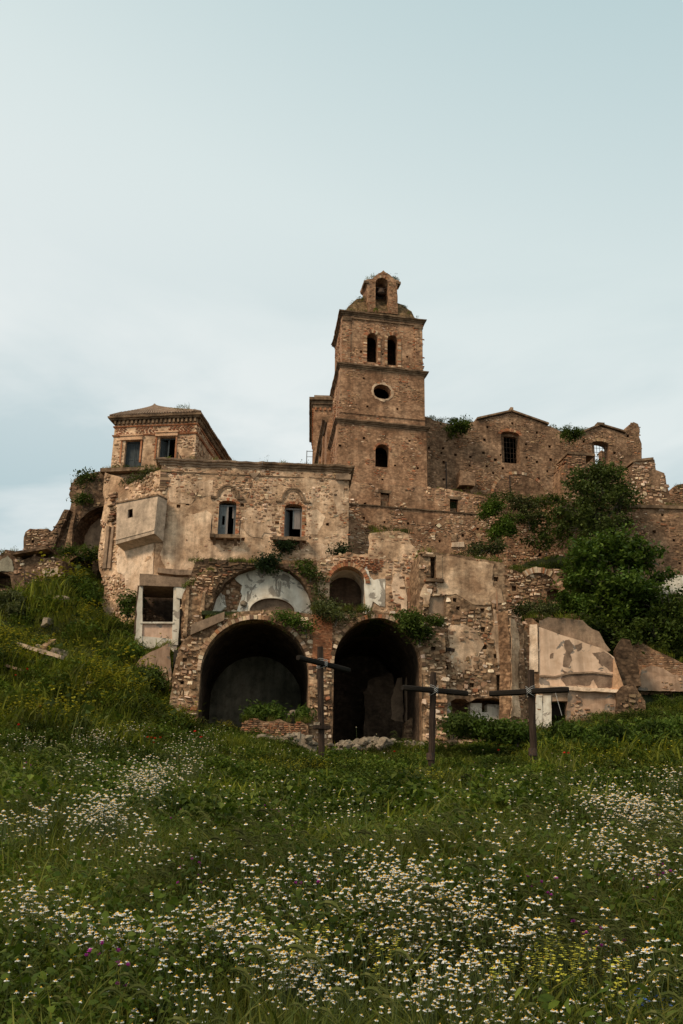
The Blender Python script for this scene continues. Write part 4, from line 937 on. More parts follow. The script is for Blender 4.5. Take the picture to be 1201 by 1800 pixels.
for lp, split in ((w1, .5), (w2, .45)):
    u0, u1, z0, z1 = bbox(lp); Wd = U.shift(-.3); m = MB()
    m.box(Wd, u0, u0 + .09, z0, z1, -.1, 0); m.box(Wd, u1 - .09, u1, z0, z1, -.1, 0); m.box(Wd, u0 + .092, u1 - .092, z1 - .1, z1, -.1, -.003); fr = m.build('window_frame', M['dark_frame'], uh)
    if lp is w1:
        for (a, b_) in ((u0 + .1, (u0 + u1) / 2 - .01), ((u0 + u1) / 2 + .01, u1 - .1)):
            wall(Wd.shift(-.04), rect_loop(a, b_, z0 + .02, z1 - .11), [], [(rect_loop(a + .08, b_ - .08, z0 + .15, z0 + .8), .02), (rect_loop(a + .08, b_ - .08, z0 + .95, z1 - .25), .02)], .05, 0, 9, M['dark_frame'], uh, 'shutter')
    else:
        Wl = Wd.turned(u0 + .1, 55, -.05); m = MB(); m.box(Wl, 0, .6, z0 + .02, z1 - .12, -.05, 0); m.build('shutter', M['dark_frame'], uh)
        m = MB(); m.box(Wd, u0 + (u1 - u0) * .42, u0 + (u1 - u0) * .5, z0, z1 - .11, -.1, -.04); m.build('shutter', M['dark_frame'], uh)
q0, q1 = U.uv(183, 829), U.uv(279, 829); m = MB(); m.box(U, q0[0], q1[0], q0[1] - .3, q0[1] - .02, -.3, .75, .03); m.build('base_ledge', M['ledge_stone'], uh)
q = U.uv(311, 806); m = MB(); m.tube([U.pt(q[0] + .1, q[1] - .1, .1), U.pt(q[0] + .1, q[1] + .4, .2)], .03, 5); m.tube([U.pt(q[0] + .1, q[1] + .4, .2), U.pt(q[0] + .4, q[1] - .1, .2)], .02, 5); m.build('rail_stub', M['iron'], uh)

# ================================================================== ruins on the left skyline
Vf = frame_at(188, 900, 66, -14)
vr = thing('vault_ruin', Vf.pt(-3, 20, 0), 'broken stone wall holding half of a grey plastered vault, left of the concrete bay', 'ruin')
vo_ = jag(Vf.px([(200, 1000), (195, 836), (183, 830), (165, 829), (150, 832), (135, 840), (126, 852), (122, 870), (124, 892), (118, 905), (110, 918), (102, 935), (92, 950), (86, 975), (84, 1010)]), .35, .16, keep=(0,))
vh = Vf.px([(188, 967), (128, 966), (128, 950), (132, 930), (142, 912), (156, 900), (172, 892), (188, 888)])
wall(Vf, vo_, [], [(vh, 1.6)], 2.2, .12, .4, M['dark_core'], vr, 'wall_core')
stones(Vf, vo_, [vh], region_mask(Vf, .6, [(Vf.px([(135, 840), (188, 835), (188, 880), (140, 885)]), .35)], .5, .7), vr, 'dark', .32, .18, (.02, .1), 160)
slab(Vf.shift(-1.55), vh, -.04, .02, M['grey_render'], vr, 'vault_plaster', .4)
o = Vf.px([(112, 985), (130, 905), (136, 903), (131, 930), (128, 985)]); slab(Vf, o, 0.0, .25, M['rubble_core'], vr, 'vault_rib', .4, .04)
ol = Vf.px([(75, 975), (120, 900), (128, 902), (92, 985)]); slab(Vf, jag(ol, .3, .1), .0, .5, M['dark_core'], vr, 'broken_slab', .3, .1); stones(Vf.shift(.5), jag(ol, .3, .05), [], None, vr, 'dark', .3, .18, (.02, .1), 20)
q = Vf.uv(163, 950); m = MB(); m.box(Vf, q[0] - .15, q[0] + .15, q[1] - .15, q[1] + .15, -1.7, -1.5); m.build('painted_hole', M['shade_dark'], vr)  # dark box on the plaster paints the shade of a hole
Cv = Vf.shift(1.2); co = jag(Cv.px([(100, 1010), (125, 972), (160, 968), (172, 975), (172, 1018), (100, 1020)]), .35, .15); ch = jag(Cv.px([(124, 1012), (122, 985), (140, 976), (163, 978), (164, 1012)]), .3, .08)
wall(Cv, co, [], [(ch, 1.5)], 1.7, .1, .4, M['dark_core'], vr, 'cellar_mouth')
stones(Cv, co, [ch], None, vr, 'dark', .34, .2, (.02, .1), 40)
Tu = frame_at(66, 960, 70, -12)
tu = thing('stone_turret', Tu.pt(0, 21, -1), 'small square rubble stub tower alone on the left skyline', 'ruin')
o = jag(Tu.px([(38, 985), (42, 952), (44, 935), (52, 931), (70, 929), (84, 931), (86, 985)]), .3, .09, keep=(6,)); tub = [sq_px(Tu, 58, 952, .09), sq_px(Tu, 55, 970, .09)]
wall(Tu, o, [], tub, 2.5, .06, .3, M['dark_core'], tu, 'wall_core'); stones(Tu, o, tub, None, tu, 'rubble', .26, .13, (.01, .06), 40, minw=.24)
Ts = Tu.turned(Tu.uv(86, 950)[0], 90); zt_ = Tu.uv(80, 933)[1]; stones(Ts, rect_loop(0, 2.4, zt_ - 3, zt_), [], None, tu, 'dark', .3, .14, (.01, .06), 0)
Lr = frame_at(60, 1010, 62, -8)
lr = thing('roofless_hut', Lr.pt(0, 17, 0), 'collapsed rubble hut with leaning slab roof and rusty ladder bars at far left', 'ruin')
o = jag(Lr.px([(-40, 1100), (-40, 985), (-10, 982), (12, 968), (26, 970), (38, 985), (60, 975), (95, 978), (110, 985), (108, 1010), (100, 1030), (95, 1055), (85, 1070), (60, 1100)]), .35, .14, keep=(0,))
oh = Lr.px([(-30, 1035), (22, 1035), (18, 1012), (0, 1005), (-30, 1005)])
wall(Lr, o, [], [(oh, 1.5)], 2.0, .12, .4, M['dark_core'], lr, 'wall_core')
stones(Lr, o, [oh], region_mask(Lr, .7, [(Lr.px([(-40, 985), (30, 970), (34, 1010), (-40, 1010)]), .1)], .4), lr, 'rubble', .3, .17, (.02, .09), 110)
slab(Lr, jag(Lr.px([(-40, 1006), (-40, 994), (-5, 990), (14, 978), (22, 984), (26, 1004)]), .2, .12), -.02, .06, M['vault_plaster'], lr, 'plaster_patch', .4, .02)
m = MB(); a, b_ = Lr.uv(28, 980), Lr.uv(90, 969); m.hexa([Lr.pt(a[0], a[1], .6), Lr.pt(b_[0], b_[1], .6), Lr.pt(b_[0], b_[1], -1.2), Lr.pt(a[0], a[1], -1.2), Lr.pt(a[0], a[1] + .2, .6), Lr.pt(b_[0], b_[1] + .2, .6), Lr.pt(b_[0], b_[1] + .2, -1.2), Lr.pt(a[0], a[1] + .2, -1.2)]); m.build('roof_slab', M['dark_core'], lr)
m = MB()
for k in range(5): a, b_ = Lr.uv(47, 1007 + k * 6), Lr.uv(68, 1014 + k * 7); m.tube([Lr.pt(*a, .3), Lr.pt(*b_, .3)], .04, 6)
for x_ in (47, 68): a, b_ = Lr.uv(x_, 1005 + (x_ - 47) * .35), Lr.uv(x_, 1034 + (x_ - 47) * .4); m.tube([Lr.pt(*a, .3), Lr.pt(*b_, .3)], .04, 6)
m.build('ladder_bars', M['iron'], lr)
m = MB(); a = Lr.uv(36, 1035); m.box(Lr, a[0], a[0] + 1.0, a[1] - .5, a[1] + .1, .2, .9, .08); m.build('fallen_block', M['dark_core'], lr)
slab(Lr, jag(Lr.px([(75, 1002), (103, 1000), (102, 1012), (85, 1012), (78, 1020)]), .3, .05), 0, .08, M['concrete'], lr, 'grey_patch', .4)

# ================================================================== vaulted cellars (two great arches)
A = frame_at(330, 1180, 50, 4)
va = thing('vaulted_cellars', A.pt(5, 6.3, 0), 'two great open arches of rubble and brick with dark vaults behind the crosses', 'ruin')
ao_px = [(294, 1275), (300, 1230), (304, 1185), (311, 1155), (322, 1130), (338, 1114), (352, 1100), (370, 1088), (396, 1079), (440, 1073), (500, 1075), (546, 1079), (586, 1079), (620, 1079), (660, 1073), (700, 1081), (745, 1092), (781, 1104), (783, 1130)]
ao = A.px(ao_px); zlow = 4.6; ao = [(ao[0][0], zlow)] + ao + [(ao[-1][0] + .02, zlow)]
aoj = jag(ao, .3, .1, keep=(len(ao) - 1, len(ao) - 2, 0))
def garch(x0, x1, yt, rise):
    u0, z0 = A.uv(x0, 1255); u1, _ = A.uv(x1, 1255); zt = A.uv((x0 + x1) / 2, yt)[1]; a = (u1 - u0) / 2
    return arch_loop(u0, u1, zlow + .1, zt - a * rise, zt, 28), ((u0 + u1) / 2, zt - a * rise, a, a * rise)
g1, c1 = garch(348, 541, 1089, 1.0); g2, c2 = garch(585.5, 742, 1087, 1.08)
pb_ = [sq_px(A, a, b, .1) for a, b in ((325, 1160), (320, 1200), (762, 1140), (765, 1200), (560, 1190))]
wall(A, aoj, [g1, g2], pb_, .9, .10, .35, M['rubble_core'], va, 'arch_wall')
am = region_mask(A, .95, [(A.px([(352, 1080), (545, 1075), (545, 1120), (352, 1120)]), .6)], .35, .7)
stones(A, aoj, [g1, g2] + pb_, am, va, 'rubble', .29, .18, (.03, .13), 260)
for (cu, cz, a, r_), n_ in ((c1, 46), (c2, 40)):
    voussoirs(A, cu, cz, a, r_, .0, .21, n_, va, 'house', (-.75, .12), skip=.05)
# brick facing of the pier between the arches, and of the jambs
p0, p1 = A.uv(549, 1170), A.uv(583, 1170); z0 = A.uv(560, 1172)[1]; z1 = A.uv(560, 1080)[1]
o = rect_loop(p0[0], p1[0], z0, z1); slab(A, o, -.1, .13, M['brick_red'], va, 'brick_pier', .5, .02); stones(A.shift(.13), o, [], region_mask(A, .85, [], .5, .9), va, 'brick', .26, .085, (.006, .03), 60, minw=.2, course=True)
# barrel vaults with back walls
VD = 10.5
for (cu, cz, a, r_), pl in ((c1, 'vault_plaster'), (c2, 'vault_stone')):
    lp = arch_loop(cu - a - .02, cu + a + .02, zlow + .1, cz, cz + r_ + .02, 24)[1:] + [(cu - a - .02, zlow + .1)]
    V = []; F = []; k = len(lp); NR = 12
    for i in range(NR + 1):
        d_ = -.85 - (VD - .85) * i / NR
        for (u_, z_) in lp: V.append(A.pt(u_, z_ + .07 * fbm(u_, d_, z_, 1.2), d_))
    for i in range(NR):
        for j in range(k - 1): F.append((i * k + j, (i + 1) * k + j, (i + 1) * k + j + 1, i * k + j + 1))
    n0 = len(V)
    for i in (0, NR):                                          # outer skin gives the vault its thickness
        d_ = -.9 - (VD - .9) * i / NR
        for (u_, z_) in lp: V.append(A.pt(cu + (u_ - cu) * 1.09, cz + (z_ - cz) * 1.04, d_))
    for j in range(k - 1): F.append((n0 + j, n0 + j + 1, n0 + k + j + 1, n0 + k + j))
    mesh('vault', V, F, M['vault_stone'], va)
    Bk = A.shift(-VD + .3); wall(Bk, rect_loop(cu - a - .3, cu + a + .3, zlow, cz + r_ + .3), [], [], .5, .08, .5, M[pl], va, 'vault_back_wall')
# inside the right vault: pale plaster pier, low rubble wall and a side arch
Bi = A.shift(-5.5); o = jag(Bi.px([(713, 1310), (713, 1200), (716, 1160), (722, 1150), (734, 1150), (738, 1165), (738, 1310)]), .3, .05); slab(Bi, o, -.6, 0, M['grey_render'], va, 'plaster_pier', .4, .02)
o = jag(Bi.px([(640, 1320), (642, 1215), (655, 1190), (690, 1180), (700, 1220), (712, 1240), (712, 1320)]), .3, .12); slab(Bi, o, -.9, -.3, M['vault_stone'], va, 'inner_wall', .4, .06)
o = jag(Bi.px([(690, 1262), (690, 1225), (700, 1190), (708, 1190), (710, 1270)]), .2, .06); slab(Bi, o, -.3, -.24, M['grey_render'], va, 'plaster_patch', .4, .02)
Bi2 = A.shift(-3.6); o = jag(Bi2.px([(710, 1330), (710, 1272), (722, 1262), (741, 1258), (741, 1330)]), .3, .08); slab(Bi2, o, -.8, 0, M['rubble_core'], va, 'rubble_step', .4, .06); stones(Bi2, o, [], None, va, 'dark', .3, .15, (.02, .06), 20)
# earth deck over the vaults
zd = A.uv(560, 1082)[1]; m = MB()
m.box(A, A.uv(352, 1100)[0], A.uv(783, 1100)[0], zd - .1, zd + .12, -4.3, -.3, .02); m.build('earth_deck', M['soil'], va)

# ------------------------------------------------------------------ upper tier: lunette, niche
Lf = A.shift(-3.2)
up = thing('broken_upper_storey', Lf.pt(5, zd, 0), 'broken upper storey with white flaking half-moon wall and small arched niche', 'ruin')
lfo = jag(Lf.px([(336, 1100), (337, 1040), (336, 1010), (345, 988), (360, 984), (400, 985), (470, 989), (548, 992), (558, 990), (558, 1100)]), .3, .09, keep=(9, 8))
lh = Lf.px([(366, 1098), (372, 1072), (380, 1048), (396, 1024), (420, 1005), (450, 995), (482, 993), (508, 1002), (528, 1018), (542, 1040), (549, 1062), (551, 1098)])
wall(Lf, lfo, [lh], [], .8, .12, .35, M['dark_core'], up, 'broken_wall'); stones(Lf, lfo, [lh], None, up, 'dark', .34, .18, (.03, .14), 130)
Lb = Lf.shift(-.75); lbo = Lb.px([(360, 1105), (362, 1000), (400, 985), (556, 985), (556, 1105)])
nich = arch_px(Lb, 438, 518, 1052, 1090, .62)
wall(Lb, lbo, [], [(nich, .25)], .5, .04, .35, M['house_core'], up, 'half_moon_wall')
stones(Lb, Lb.px([(366, 1090), (375, 1040), (400, 1012), (420, 1005), (428, 1030), (432, 1090)]), [], None, up, 'rubble', .3, .18, (.02, .06), 60)
o = jag(Lb.px([(414, 1085), (418, 1068), (426, 1050), (424, 1030), (412, 1014), (430, 1003), (455, 995), (485, 994), (512, 1004), (532, 1020), (545, 1042), (552, 1070), (553, 1090)]), .25, .09)
slab(Lb, o, -.02, .075, M['white_flaked'], up, 'white_plaster', .3, .02, holes=[nich])
o = jag(Lb.px([(372, 1078), (376, 1052), (384, 1040), (396, 1050), (398, 1066), (388, 1076)]), .25, .08); slab(Lb, o, -.02, .07, M['white_flaked'], up, 'white_plaster', .3)
slab(Lb.shift(-.2), nich, -.03, .02, M['grey_render'], up, 'niche_plaster', .4)
u0, u1, z0, z1 = bbox(nich); a = (u1 - u0) / 2
for q in range(14):
    ta, tb_ = math.pi * q / 14, math.pi * (q + 1) / 14
m = MB()
for q in range(18):
    ta, tb_ = math.pi * q / 18, math.pi * (q + 1) / 18; f_ = lambda t, o_: ((u0 + u1) / 2 + (a + o_) * math.cos(t), z1 - a * .62 + (a * .62 + o_) * math.sin(t))
    pp = [f_(tb_, .0), f_(ta, .0), f_(ta, .09), f_(tb_, .09)]
    m.hexa([Lb.pt(*pp[0], .12), Lb.pt(*pp[1], .12), Lb.pt(*pp[1], -.02), Lb.pt(*pp[0], -.02), Lb.pt(*pp[3], .12), Lb.pt(*pp[2], .12), Lb.pt(*pp[2], -.02), Lb.pt(*pp[3], -.02)])
m.build('niche_rim', M['pale_paint'], up)
q = Lb.uv(429, 1062); rock('hanging_stone', Lb.pt(q[0], q[1], .1), (.22, .16, .18), up, seed=3)
# niche wall to the right of the pier
Mw = A.shift(-3.0)
mo = jag(Mw.px([(559, 1100), (559, 990), (580, 979), (612, 972), (640, 976), (650, 974), (651, 940), (668, 934), (690, 933), (717, 938), (724, 955), (736, 968), (742, 1000), (742, 1100)]), .3, .09, keep=(13,))
nh = arch_px(Mw, 578, 642, 996, 1098, .95)
wall(Mw, mo, [nh], [], .7, .08, .35, M['house_render'], up, 'niche_wall')
mm = region_mask(Mw, .72, [(Mw.px([(640, 1000), (680, 1000), (680, 1080), (640, 1080)]), .15)], .5, .8)
stones(Mw, mo, [nh], mm, up, 'house', .3, .16, (.02, .09), 130)
u0, u1, z0, z1 = bbox(nh); a = (u1 - u0) / 2; voussoirs(Mw, (u0 + u1) / 2, z1 - .95 * a, a, .95 * a, 0, .24, 26, up, 'brick', (-.6, .1))
o = jag(Mw.px([(585, 992), (600, 985), (648, 978), (676, 985), (676, 1006), (655, 1008), (640, 1004), (620, 990)]), .3, .08); stones(Mw.shift(.05), o, [], None, up, 'brick', .27, .09, (.02, .09), 60, minw=.22, course=True)
lp = arch_loop(u0, u1, z0, z1 - .95 * a, z1, 18)[1:] + [(u0, z0)]; V = []; F = []; k = len(lp)
for i in range(4):
    for (u_, z_) in lp: V.append(Mw.pt(u_, z_, -.65 - i * .55))
for i in range(3):
    for j in range(k - 1): F.append((i * k + j, (i + 1) * k + j, (i + 1) * k + j + 1, i * k + j + 1))
n0 = len(V)
for i in (0, 3):
    for (u_, z_) in lp: V.append(Mw.pt((u0 + u1) / 2 + (u_ - (u0 + u1) / 2) * 1.15, z_ + .15, -.7 - i * .55))
for j in range(k - 1): F.append((n0 + j, n0 + j + 1, n0 + k + j + 1, n0 + k + j))
mesh('niche_vault', V, F, M['pale_paint'], up)
slab(Mw.shift(-2.3), rect_loop(u0 - .1, u1 + .1, z0, z1 + .1), -.3, 0, M['vault_stone'], up, 'niche_back', .5)
for pts, mt in (([(642, 1082), (641, 1000), (645, 996), (650, 1012), (656, 1020), (677, 1018), (677, 1067), (668, 1066), (655, 1058), (650, 1080)], 'white_flaked'), ([(690, 1058), (688, 1030), (692, 1010), (700, 1006), (706, 1012), (711, 1026), (715, 1042), (715, 1090), (710, 1085), (704, 1064)], 'cream_plaster'), ([(717, 1072), (716, 1022), (723, 1018), (727, 1030), (723, 1068)], 'red_plaster'), ([(728, 1088), (728, 1042), (735, 1028), (739, 1040), (739, 1088)], 'red_plaster')):
    slab(Mw, jag(Mw.px(pts), .25, .04), -.02, .06, M[mt], up, 'plaster_patch', .35)

# rubble corner, leaning slab and ledge between house and lunette
Sb = A.shift(-2.4)
ru = thing('broken_corner_wall', Sb.pt(.5, 11, 0), 'ragged rubble corner wall between the white loggia and the half-moon wall', 'ruin')
o = jag(Sb.px([(314, 1160), (318, 1100), (321, 1045), (330, 1030), (345, 1012), (372, 1002), (384, 1020), (374, 1050), (362, 1080), (352, 1110), (350, 1160)]), .3, .14, keep=(10,))
wall(Sb, o, [], [], 1.2, .15, .3, M['house_core'], ru, 'wall_core'); stones(Sb, o, [], None, ru, 'rubble', .3, .17, (.02, .12), 90)
for (x0, x1, y0, y1) in ((322, 330, 1035, 1120), (353, 358, 1042, 1078)):
    a, b_, t_ = Sb.uv(x0, y1), Sb.uv(x1, y1), Sb.uv(x0, y0); m = MB(); m.box(Sb, a[0], b_[0], a[1], t_[1], -.1, .25, .05); m.build('wall_stump', M['rubble_core'], ru)
a, b_ = at(335, 1116, 49.75), at(394, 1090, 49.9); t_ = Vector((0, 0, .55)); w_ = A.n * -1.3
m = MB(); m.hexa([a, b_, b_ + w_, a + w_, a + t_, b_ + t_ * .8, b_ + w_ + t_ * .8, a + w_ + t_])
tag(m.build('fallen_slab', M['grey_render']), 'long grey concrete slab leaning on the left shoulder of the left arch', 'slab')
o = jag(H.px([(279, 1002), (345, 1006), (345, 1014), (300, 1013), (279, 1010)]), .4, .04); slab(H, o, -.05, .5, M['grey_render'], house, 'stone_ledge', .4, .04)

# ================================================================== white loggia
Lg = frame_at(246, 1070, 56, 6)
lg = thing('concrete_loggia', Lg.pt(1.2, 13.5, 0), 'white painted concrete loggia frame with dark room and peeling pink parapet', 'loggia')
def lgbox(name, pts, d0, d1, mt, j=.03): return slab(Lg, jag(Lg.px(pts), .35, j), d0, d1, M[mt], lg, name, .3, .015)
lgbox('roof_beam', [(246, 1031), (246.5, 1010), (325, 1019), (326, 1034), (300, 1033)], -2.6, .25, 'grey_render', .05)
lgbox('post', [(238, 1137), (242, 1060), (246, 1029), (252, 1029), (250, 1075), (250, 1137)], -.35, .12, 'pale_paint')
lgbox('post', [(303, 1135), (304, 1090), (306, 1033), (317, 1034), (316, 1080), (313, 1135)], -.35, .12, 'pale_paint')
lgbox('bracket', [(310, 1052), (310, 1033), (326, 1034), (325, 1054), (316, 1053)], -.5, .2, 'pale_paint')
lgbox('parapet', [(250, 1121), (250, 1096), (304, 1096), (304, 1124)], -.25, .02, 'loggia_paint')
lgbox('sill', [(247, 1097), (247, 1094), (306, 1094), (306, 1097)], -.3, .16, 'pale_paint', .01)
lgbox('base_band', [(236, 1140), (238, 1118), (313, 1123), (311, 1150), (290, 1136), (262, 1140)], -.3, .08, 'pale_paint', .06)
u0, _ = Lg.uv(243, 1060); u1, _ = Lg.uv(314, 1060); z1 = Lg.uv(280, 1028)[1]; z0 = Lg.uv(280, 1135)[1]
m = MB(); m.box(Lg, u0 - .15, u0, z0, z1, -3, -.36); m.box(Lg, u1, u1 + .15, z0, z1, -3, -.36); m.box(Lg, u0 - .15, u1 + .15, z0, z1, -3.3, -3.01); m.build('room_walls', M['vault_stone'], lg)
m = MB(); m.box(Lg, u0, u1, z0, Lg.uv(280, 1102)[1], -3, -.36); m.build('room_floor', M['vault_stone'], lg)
Lb2 = Lg.shift(-2.0); o = jag(Lb2.px([(250, 1100), (250, 1062), (258, 1058), (270, 1075), (285, 1085), (300, 1096), (304, 1104)]), .25, .08); slab(Lb2, o, -.8, 0, M['dark_core'], lg, 'rubble_heap', .3, .08); stones(Lb2, o, [], None, lg, 'dark', .26, .15, (.03, .12), 20, minw=.22)
Sp = frame_at(270, 1155, 53.5, 8)
st = thing('pink_stub_wall', Sp.pt(0, 11.5, 0), 'low stub of pink stained plaster wall beneath the white loggia', 'wall')
o = jag(Sp.px([(236, 1195), (238, 1166), (255, 1152), (275, 1142), (298, 1129), (300, 1160), (300, 1215)]), .3, .06); slab(Sp, o, -.6, 0, M['pink_dark'], st, 'plaster_wall', .3, .03)
o = jag(Sp.px([(258, 1210), (262, 1181), (300, 1179), (300, 1215)]), .3, .06); stones(Sp, o, [], None, st, 'house', .3, .15, (.01, .06), 10, minw=.28)
m = MB(); a, b_, t_ = Sp.uv(300, 1215), Sp.uv(316, 1215), Sp.uv(300, 1136); m.box(Sp, a[0], b_[0], a[1], t_[1], -1.6, -1.0); m.build('dark_gap_block', M['shade_dark'], st)  # solid block coloured dark to stand for the shade in the gap

# ================================================================== rubble house right of the arches
Rh = frame_at(785, 1150, 51.4, 8)
rh = thing('rubble_house', Rh.pt(2, 6.6, -1), 'tall ruined house of pale rubble with grey plastered upper wall, right of the arches', 'house')
ro = jag(Rh.px([(738, 1135), (738, 1060), (737, 990), (740, 970), (765, 972), (800, 976), (850, 983), (886, 990), (889, 1075), (893, 1180), (895, 1310), (784, 1310), (784, 1135)]), .3, .08, keep=(10, 11))
slit = rect_px(Rh, 757, 765.5, 979, 1016); sqr = rect_px(Rh, 756, 782, 1048, 1078)
band = jag(Rh.px([(786, 1300), (787, 1236), (800, 1229), (818, 1230), (824, 1236), (838, 1228), (870, 1226), (890, 1232), (893, 1300)]), .4, .06, keep=(8,)); cup = rect_px(Rh, 873, 893, 1187, 1214)
z4 = [(600 + a / 3.753, 780 + b_ / 3.753) for a, b_ in ((1020, 893), (923, 1045), (932, 1100), (748, 1030), (770, 1085), (755, 1217), (935, 1225))] + [(480 + a / 2.86, 1040 + b_ / 2.86) for a, b_ in ((918, 185), (913, 275), (1065, 280), (872, 380), (1120, 325), (1000, 470))]
rb = [sq_px(Rh, a, b_, .11) for a, b_ in z4]
wall(Rh, ro, [], rb + [(slit, .6), (sqr, .15), (band, 1.6), (cup, .4)], 2.4, .09, .35, M['rubble_core'], rh, 'front_wall')
rmask = region_mask(Rh, .95, [(Rh.px([(765, 970), (888, 985), (889, 1062), (830, 1066), (765, 1050)]), .05), (Rh.px([(866, 1080), (892, 1080), (893, 1180), (866, 1180)]), .35), (Rh.px([(800, 1130), (830, 1125), (835, 1150), (800, 1160)]), .5)], .35, .8)
stones(Rh, ro, rb + [slit, sqr, band, cup], rmask, rh, 'rubble', .30, .2, (.03, .12), 290)
o = jag(Rh.px([(767, 1046), (767, 978), (800, 981), (850, 988), (866, 990), (866, 1030), (880, 1036), (886, 1060), (850, 1062), (830, 1060), (800, 1044)]), .3, .1); slab(Rh, o, -.02, .05, M['grey_render' if False else 'cream_render'] if 'cream_render' in M else M['house_render'], rh, 'plaster_wall', .4, .03, holes=[h_ for h_ in rb if False])
for pts in ([(790, 1100), (815, 1092), (842, 1102), (846, 1150), (830, 1178), (800, 1182), (789, 1150)], [(868, 1072), (886, 1078), (890, 1170), (874, 1176), (866, 1120)], [(742, 1030), (756, 1028), (756, 1046), (744, 1075)]):
    slab(Rh, jag(jag(Rh.px(pts), .45, .22), .1, .07), -.02, .05, M['pale_render'], rh, 'plaster_patch', .35, .04)
m = MB(); a, b_ = Rh.uv(748, 1022), Rh.uv(779, 1022); m.box(Rh, a[0], b_[0], a[1] - .05, a[1] + .1, -.1, .25, .015); m.build('window_sill', M['ledge_stone'], rh)
m = MB(); a, b_, t_ = Rh.uv(766.5, 1016), Rh.uv(777, 1016), Rh.uv(766, 977); m.box(Rh, a[0], b_[0], a[1], t_[1], -.05, .08); m.build('window_jamb', M['house_render'], rh)
m = MB(); a, b_, t_ = Rh.uv(742, 979), Rh.uv(764, 979), Rh.uv(742, 974); m.box(Rh, a[0], b_[0], a[1], t_[1], -.1, .14, .015); m.build('window_lintel', M['ledge_stone'], rh)
slab(Rh.shift(-.12), sqr, -.05, .01, M['grey_render'], rh, 'grey_panel', .4)
Rb = Rh.shift(-.6); o = Rb.px([(826, 1290), (827, 1236), (847, 1236), (847, 1252), (857, 1252), (857, 1238), (883, 1239), (882, 1290)]); slab(Rb, o, -.6, 0, M['pale_paint'], rh, 'white_block', .4)
o = Rb.px([(783, 1290), (784, 1232), (793, 1232), (792, 1290)]); slab(Rb, o, -.4, 0, M['pale_paint'], rh, 'pale_post', .4)
m = MB(); a, b_ = Rh.uv(783, 1141), Rh.uv(798, 1144); m.hexa([Rh.pt(a[0], a[1] - .12, .2), Rh.pt(b_[0], b_[1] - .06, .2), Rh.pt(b_[0], b_[1] - .06, -.1), Rh.pt(a[0], a[1] - .12, -.1), Rh.pt(a[0], a[1] + .06, .2), Rh.pt(b_[0], b_[1] + .08, .2), Rh.pt(b_[0], b_[1] + .08, -.1), Rh.pt(a[0], a[1] + .06, -.1)]); m.build('beam_stub', M['timber'], rh)
o = jag(Rh.px([(872, 1062), (873, 1035), (876, 1080), (880, 1110), (876, 1112)]), .3, .02); slab(Rh, o, -.02, .07, M['red_plaster'], rh, 'rusty_streak', .3)
# tall narrow fin wall
Qw = frame_at(898, 1180, 51.2, 42)
qw = thing('fin_wall', Qw.pt(.4, 7, -.4), 'narrow tall streaked plaster fin wall between rubble house and pink wall', 'wall')
o = jag(Qw.px([(896, 1320), (897, 1180), (894, 1074), (910, 1084), (920, 1100), (922, 1180), (926, 1320)]), .35, .06); wall(Qw, o, [], [], .7, .09, .3, M['house_core'], qw, 'wall_core'); stones(Qw, o, [], region_mask(Qw, .62, [], .6, .8), qw, 'house', .24, .15, (.02, .07), 40, minw=.24)
o = jag(Qw.px([(897, 1260), (898, 1180), (897, 1085), (906, 1090), (912, 1130), (909, 1180), (914, 1260)]), .25, .09); slab(Qw, o, -.02, .06, M['house_render'], qw, 'plaster_patch', .3, .03)

# ================================================================== pink wall group
K = frame_at(946, 1150, 52.2, -4)
pk = thing('pink_wall', K.pt(2, 8.5, -.5), 'flaking pink plaster wall with grey bare patches under the big tree', 'wall')
o = jag(K.px([(918, 1300), (921, 1110), (924, 1088), (936, 1086), (947, 1096), (947, 1300)]), .3, .07); wall(K, o, [], [], 1.2, .08, .3, M['house_core'], pk, 'rubble_pier'); stones(K, o, [], None, pk, 'house', .3, .16, (.02, .09), 60)
o = K.px([(930, 1182), (931, 1100), (944, 1098), (946, 1182)]); slab(K, jag(o, .3, .04), -.02, .11, M['cream_plaster'], pk, 'plaster_patch', .4)
o = jag(K.px([(947, 1212), (947, 1101), (985, 1115), (1030, 1130), (1062, 1142), (1080, 1155), (1086, 1180), (1093, 1208), (1080, 1218)]), .3, .05, keep=(0,)); wall(K, o, [], [], 1.0, .02, .3, M['pink_flaked'], pk, 'plaster_wall')
o = jag(K.px([(1076, 1217), (1078, 1158), (1086, 1180), (1096, 1207), (1092, 1216)]), .3, .03); slab(K, o, -.02, .14, M['warm_lintel'], pk, 'plaster_edge', .3)
o = jag(K.px([(944, 1103), (950, 1092), (962, 1085), (1004, 1085), (1024, 1090), (1054, 1108), (1074, 1140), (1064, 1146), (1030, 1132), (985, 1117)]), .3, .09); slab(K, o, -1.8, -.25, M['grey_render'], pk, 'collapsed_vault', .35, .12)
for pp_ in ([(994, 1126), (1004, 1124), (1008, 1136), (1003, 1150), (1006, 1162), (1000, 1174), (992, 1172), (988, 1160), (995, 1148), (991, 1136)], [(1010, 1136), (1024, 1132), (1027, 1139), (1016, 1145)], [(968, 1150), (974, 1148), (975, 1158), (969, 1160)], [(1040, 1146), (1062, 1143), (1079, 1157), (1084, 1183), (1072, 1183), (1062, 1170), (1056, 1174), (1052, 1160)], [(984, 1197), (995, 1187), (1040, 1185), (1080, 1189), (1080, 1207), (1054, 1207), (1042, 1196), (1028, 1206), (998, 1206)], [(987, 1178), (996, 1176), (998, 1182), (990, 1184)]):
    slab(K, jag(jag(K.px(pp_), .18, .10), .06, .05), -.04, .014, M['bare_coat'], pk, 'bare_patch', .2, .012)
pts = [K.uv(948, 1188), K.uv(975, 1190), K.uv(1000, 1184), K.uv(1040, 1182), K.uv(1085, 1187)]
m = MB()
